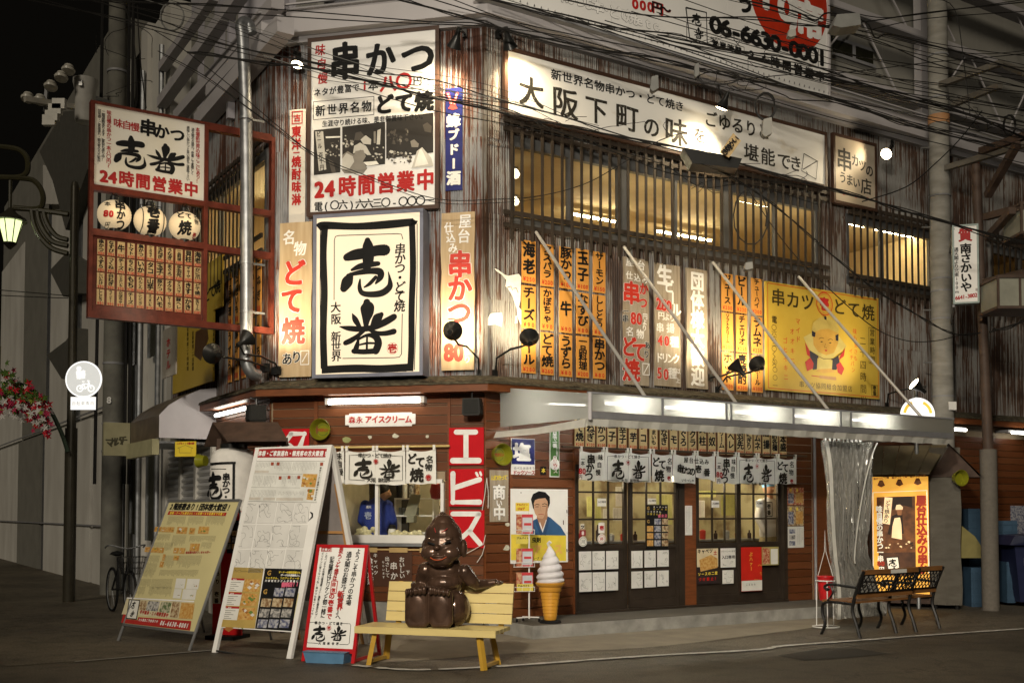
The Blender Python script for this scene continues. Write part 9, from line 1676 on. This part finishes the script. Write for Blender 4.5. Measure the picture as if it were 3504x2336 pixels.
a, z = X_(Cf, 'j', 1140, 1175, .7); mb = MB(); mb.add([(a - .10, .68, z - .15), (a + .06, .68, z - .15), (a + .11, .74, z + .13), (a - .03, .74, z + .13), (a - .10, .70, z - .15), (a + .06, .70, z - .15), (a + .11, .76, z + .13), (a - .03, .76, z + .13)], [(0, 1, 2, 3), (7, 6, 5, 4), (0, 4, 5, 1), (1, 5, 6, 2), (2, 6, 7, 3), (3, 7, 4, 0)]); mb.box(a - .06, a + .04, .66, .8, z - .24, z - .152); single('till_screen', 'tilted grey till screen beside the cook in the serving window', 'till', mb, mat('till_grey', (.22, .22, .16), .4), Cf, (a, .7, z - .24))
rr = Rnd(2)
for i, (x, y, w_) in enumerate(((785, 1365, .13), (1045, 1388, .11), (1150, 1388, .11))):
    a, z = X_(Cf, 'j', x, y, .32); blob_T = Thing('snack_bag', ('clear bag of pale puffs behind the left window pane', 'clear bag of pale puffs beside the white flask', 'clear bag of pale puffs next to the bronze head')[i], 'bag', Cf, (a, .32, 1.13), 'bags on the window counter'); blob('bag', [('e', (a + rr.uniform(-w_, w_), .34 + rr.uniform(-.04, .04), 1.14 + rr.uniform(.02, .10 + .05 * (i == 0))), (.035, .035, .03)) for k in range(26)], .009, blob_T, mat('pale_puffs', (.60, .56, .36), .35, var=.2, scale=30), 1)
a, z = X_(Cf, 'j', 990, 1350, .34); T = Thing('flask', 'white flask with a black cap on the window counter', 'flask', Cf, (a, .34, 1.13)); T.part('body', MB().lathe([(.05, 1.131), (.052, 1.25), (.045, 1.28)], (a, .34, 0), n=16), WHITE); T.part('cap', MB().lathe([(.05, 1.281), (.05, 1.30), (.035, 1.33), (.01, 1.335)], (a, .34, 0), n=16), BLACK)
for i, x in enumerate((1042, 1088, 1140, 1180)): a, z = X_(Cf, 'j', x, 1075, 1.1); mb = MB(); mb.lathe([(.035, z - .09), (.037, z + .09), (.02, z + .1)], (a, 1.1, 0), n=12); single('jar', ('dark jar', 'white labelled jar', 'grey patterned jar', 'second patterned jar')[i] + ' on the top shelf in the serving window', 'jar', mb, (BLACK, WHITE, pc[2], pc[1])[i], Cf, (a, 1.1, z - .09), 'jars on the kitchen shelf')
a, z = X_(Cf, 'j', 1330, 1075, .5); mb = MB(); mb.lathe([(.01, -.11), (.07, -.09), (.09, 0), (.07, .09), (.01, .11)], (a, .5, z), n=16); single('red_lantern', 'dull red round lantern inside the right end of the serving window', 'lantern', mb, mat('dull_red', (.30, .02, .02), .5), Cf, (a, .5, z - .1))
ax, _ = X_(R, 'k', 2085, 1250, .42); zc = X_(R, 'k', 2085, 1135, .42)[1]; T = Thing('person', 'staff member in a white shirt with a black crest behind the right door glass', 'person', R, (ax, .42, .17))
blob('body', [('e', (ax, .42, zc - .22), (.20, .12, .27)), ('e', (ax, .42, zc - .5), (.17, .13, .2)), ('c', [(ax - .17, .42, zc - .06), (ax - .25, .40, zc - .3), (ax - .22, .3, zc - .5)], [.07, .055, .04]), ('c', [(ax + .17, .42, zc - .06), (ax + .24, .44, zc - .3), (ax + .2, .34, zc - .5)], [.07, .055, .04])], .014, T, mat('white_shirt', (.55, .55, .56), .8), 4)
blob('trousers', [('e', (ax, .42, zc - .62), (.165, .13, .12)), ('c', [(ax - .08, .42, .2), (ax - .08, .42, zc - .65)], [.07, .10]), ('c', [(ax + .08, .42, .2), (ax + .08, .42, zc - .65)], [.07, .10])], .016, T, mat('khaki_cloth', (.28, .24, .14), .8), 3)
blob('head', [('e', (ax - .12 + .1, .40, zc + .17), (.08, .095, .11)), ('c', [(ax, .41, zc), (ax, .41, zc + .12)], [.06, .055]), ('e', (ax - .02, .30, zc + .155), (.014, .02, .02))], .008, T, MATS['skin'], 3); blob('cap', [('e', (ax - .02, .41, zc + .215), (.092, .108, .075))], .01, T, mat('light_blue_cap', (.15, .33, .55), .7), 3)
g = Sg(T, -.285); g.frame('k', 2060, 1160, 2110, 1265, .012); g.t('壱番', 'k', 2085, 1190, 2085, 1238, 40, BLACK, 3); g.done()
COL.objects.unlink(_to); bpy.data.objects.remove(_to)
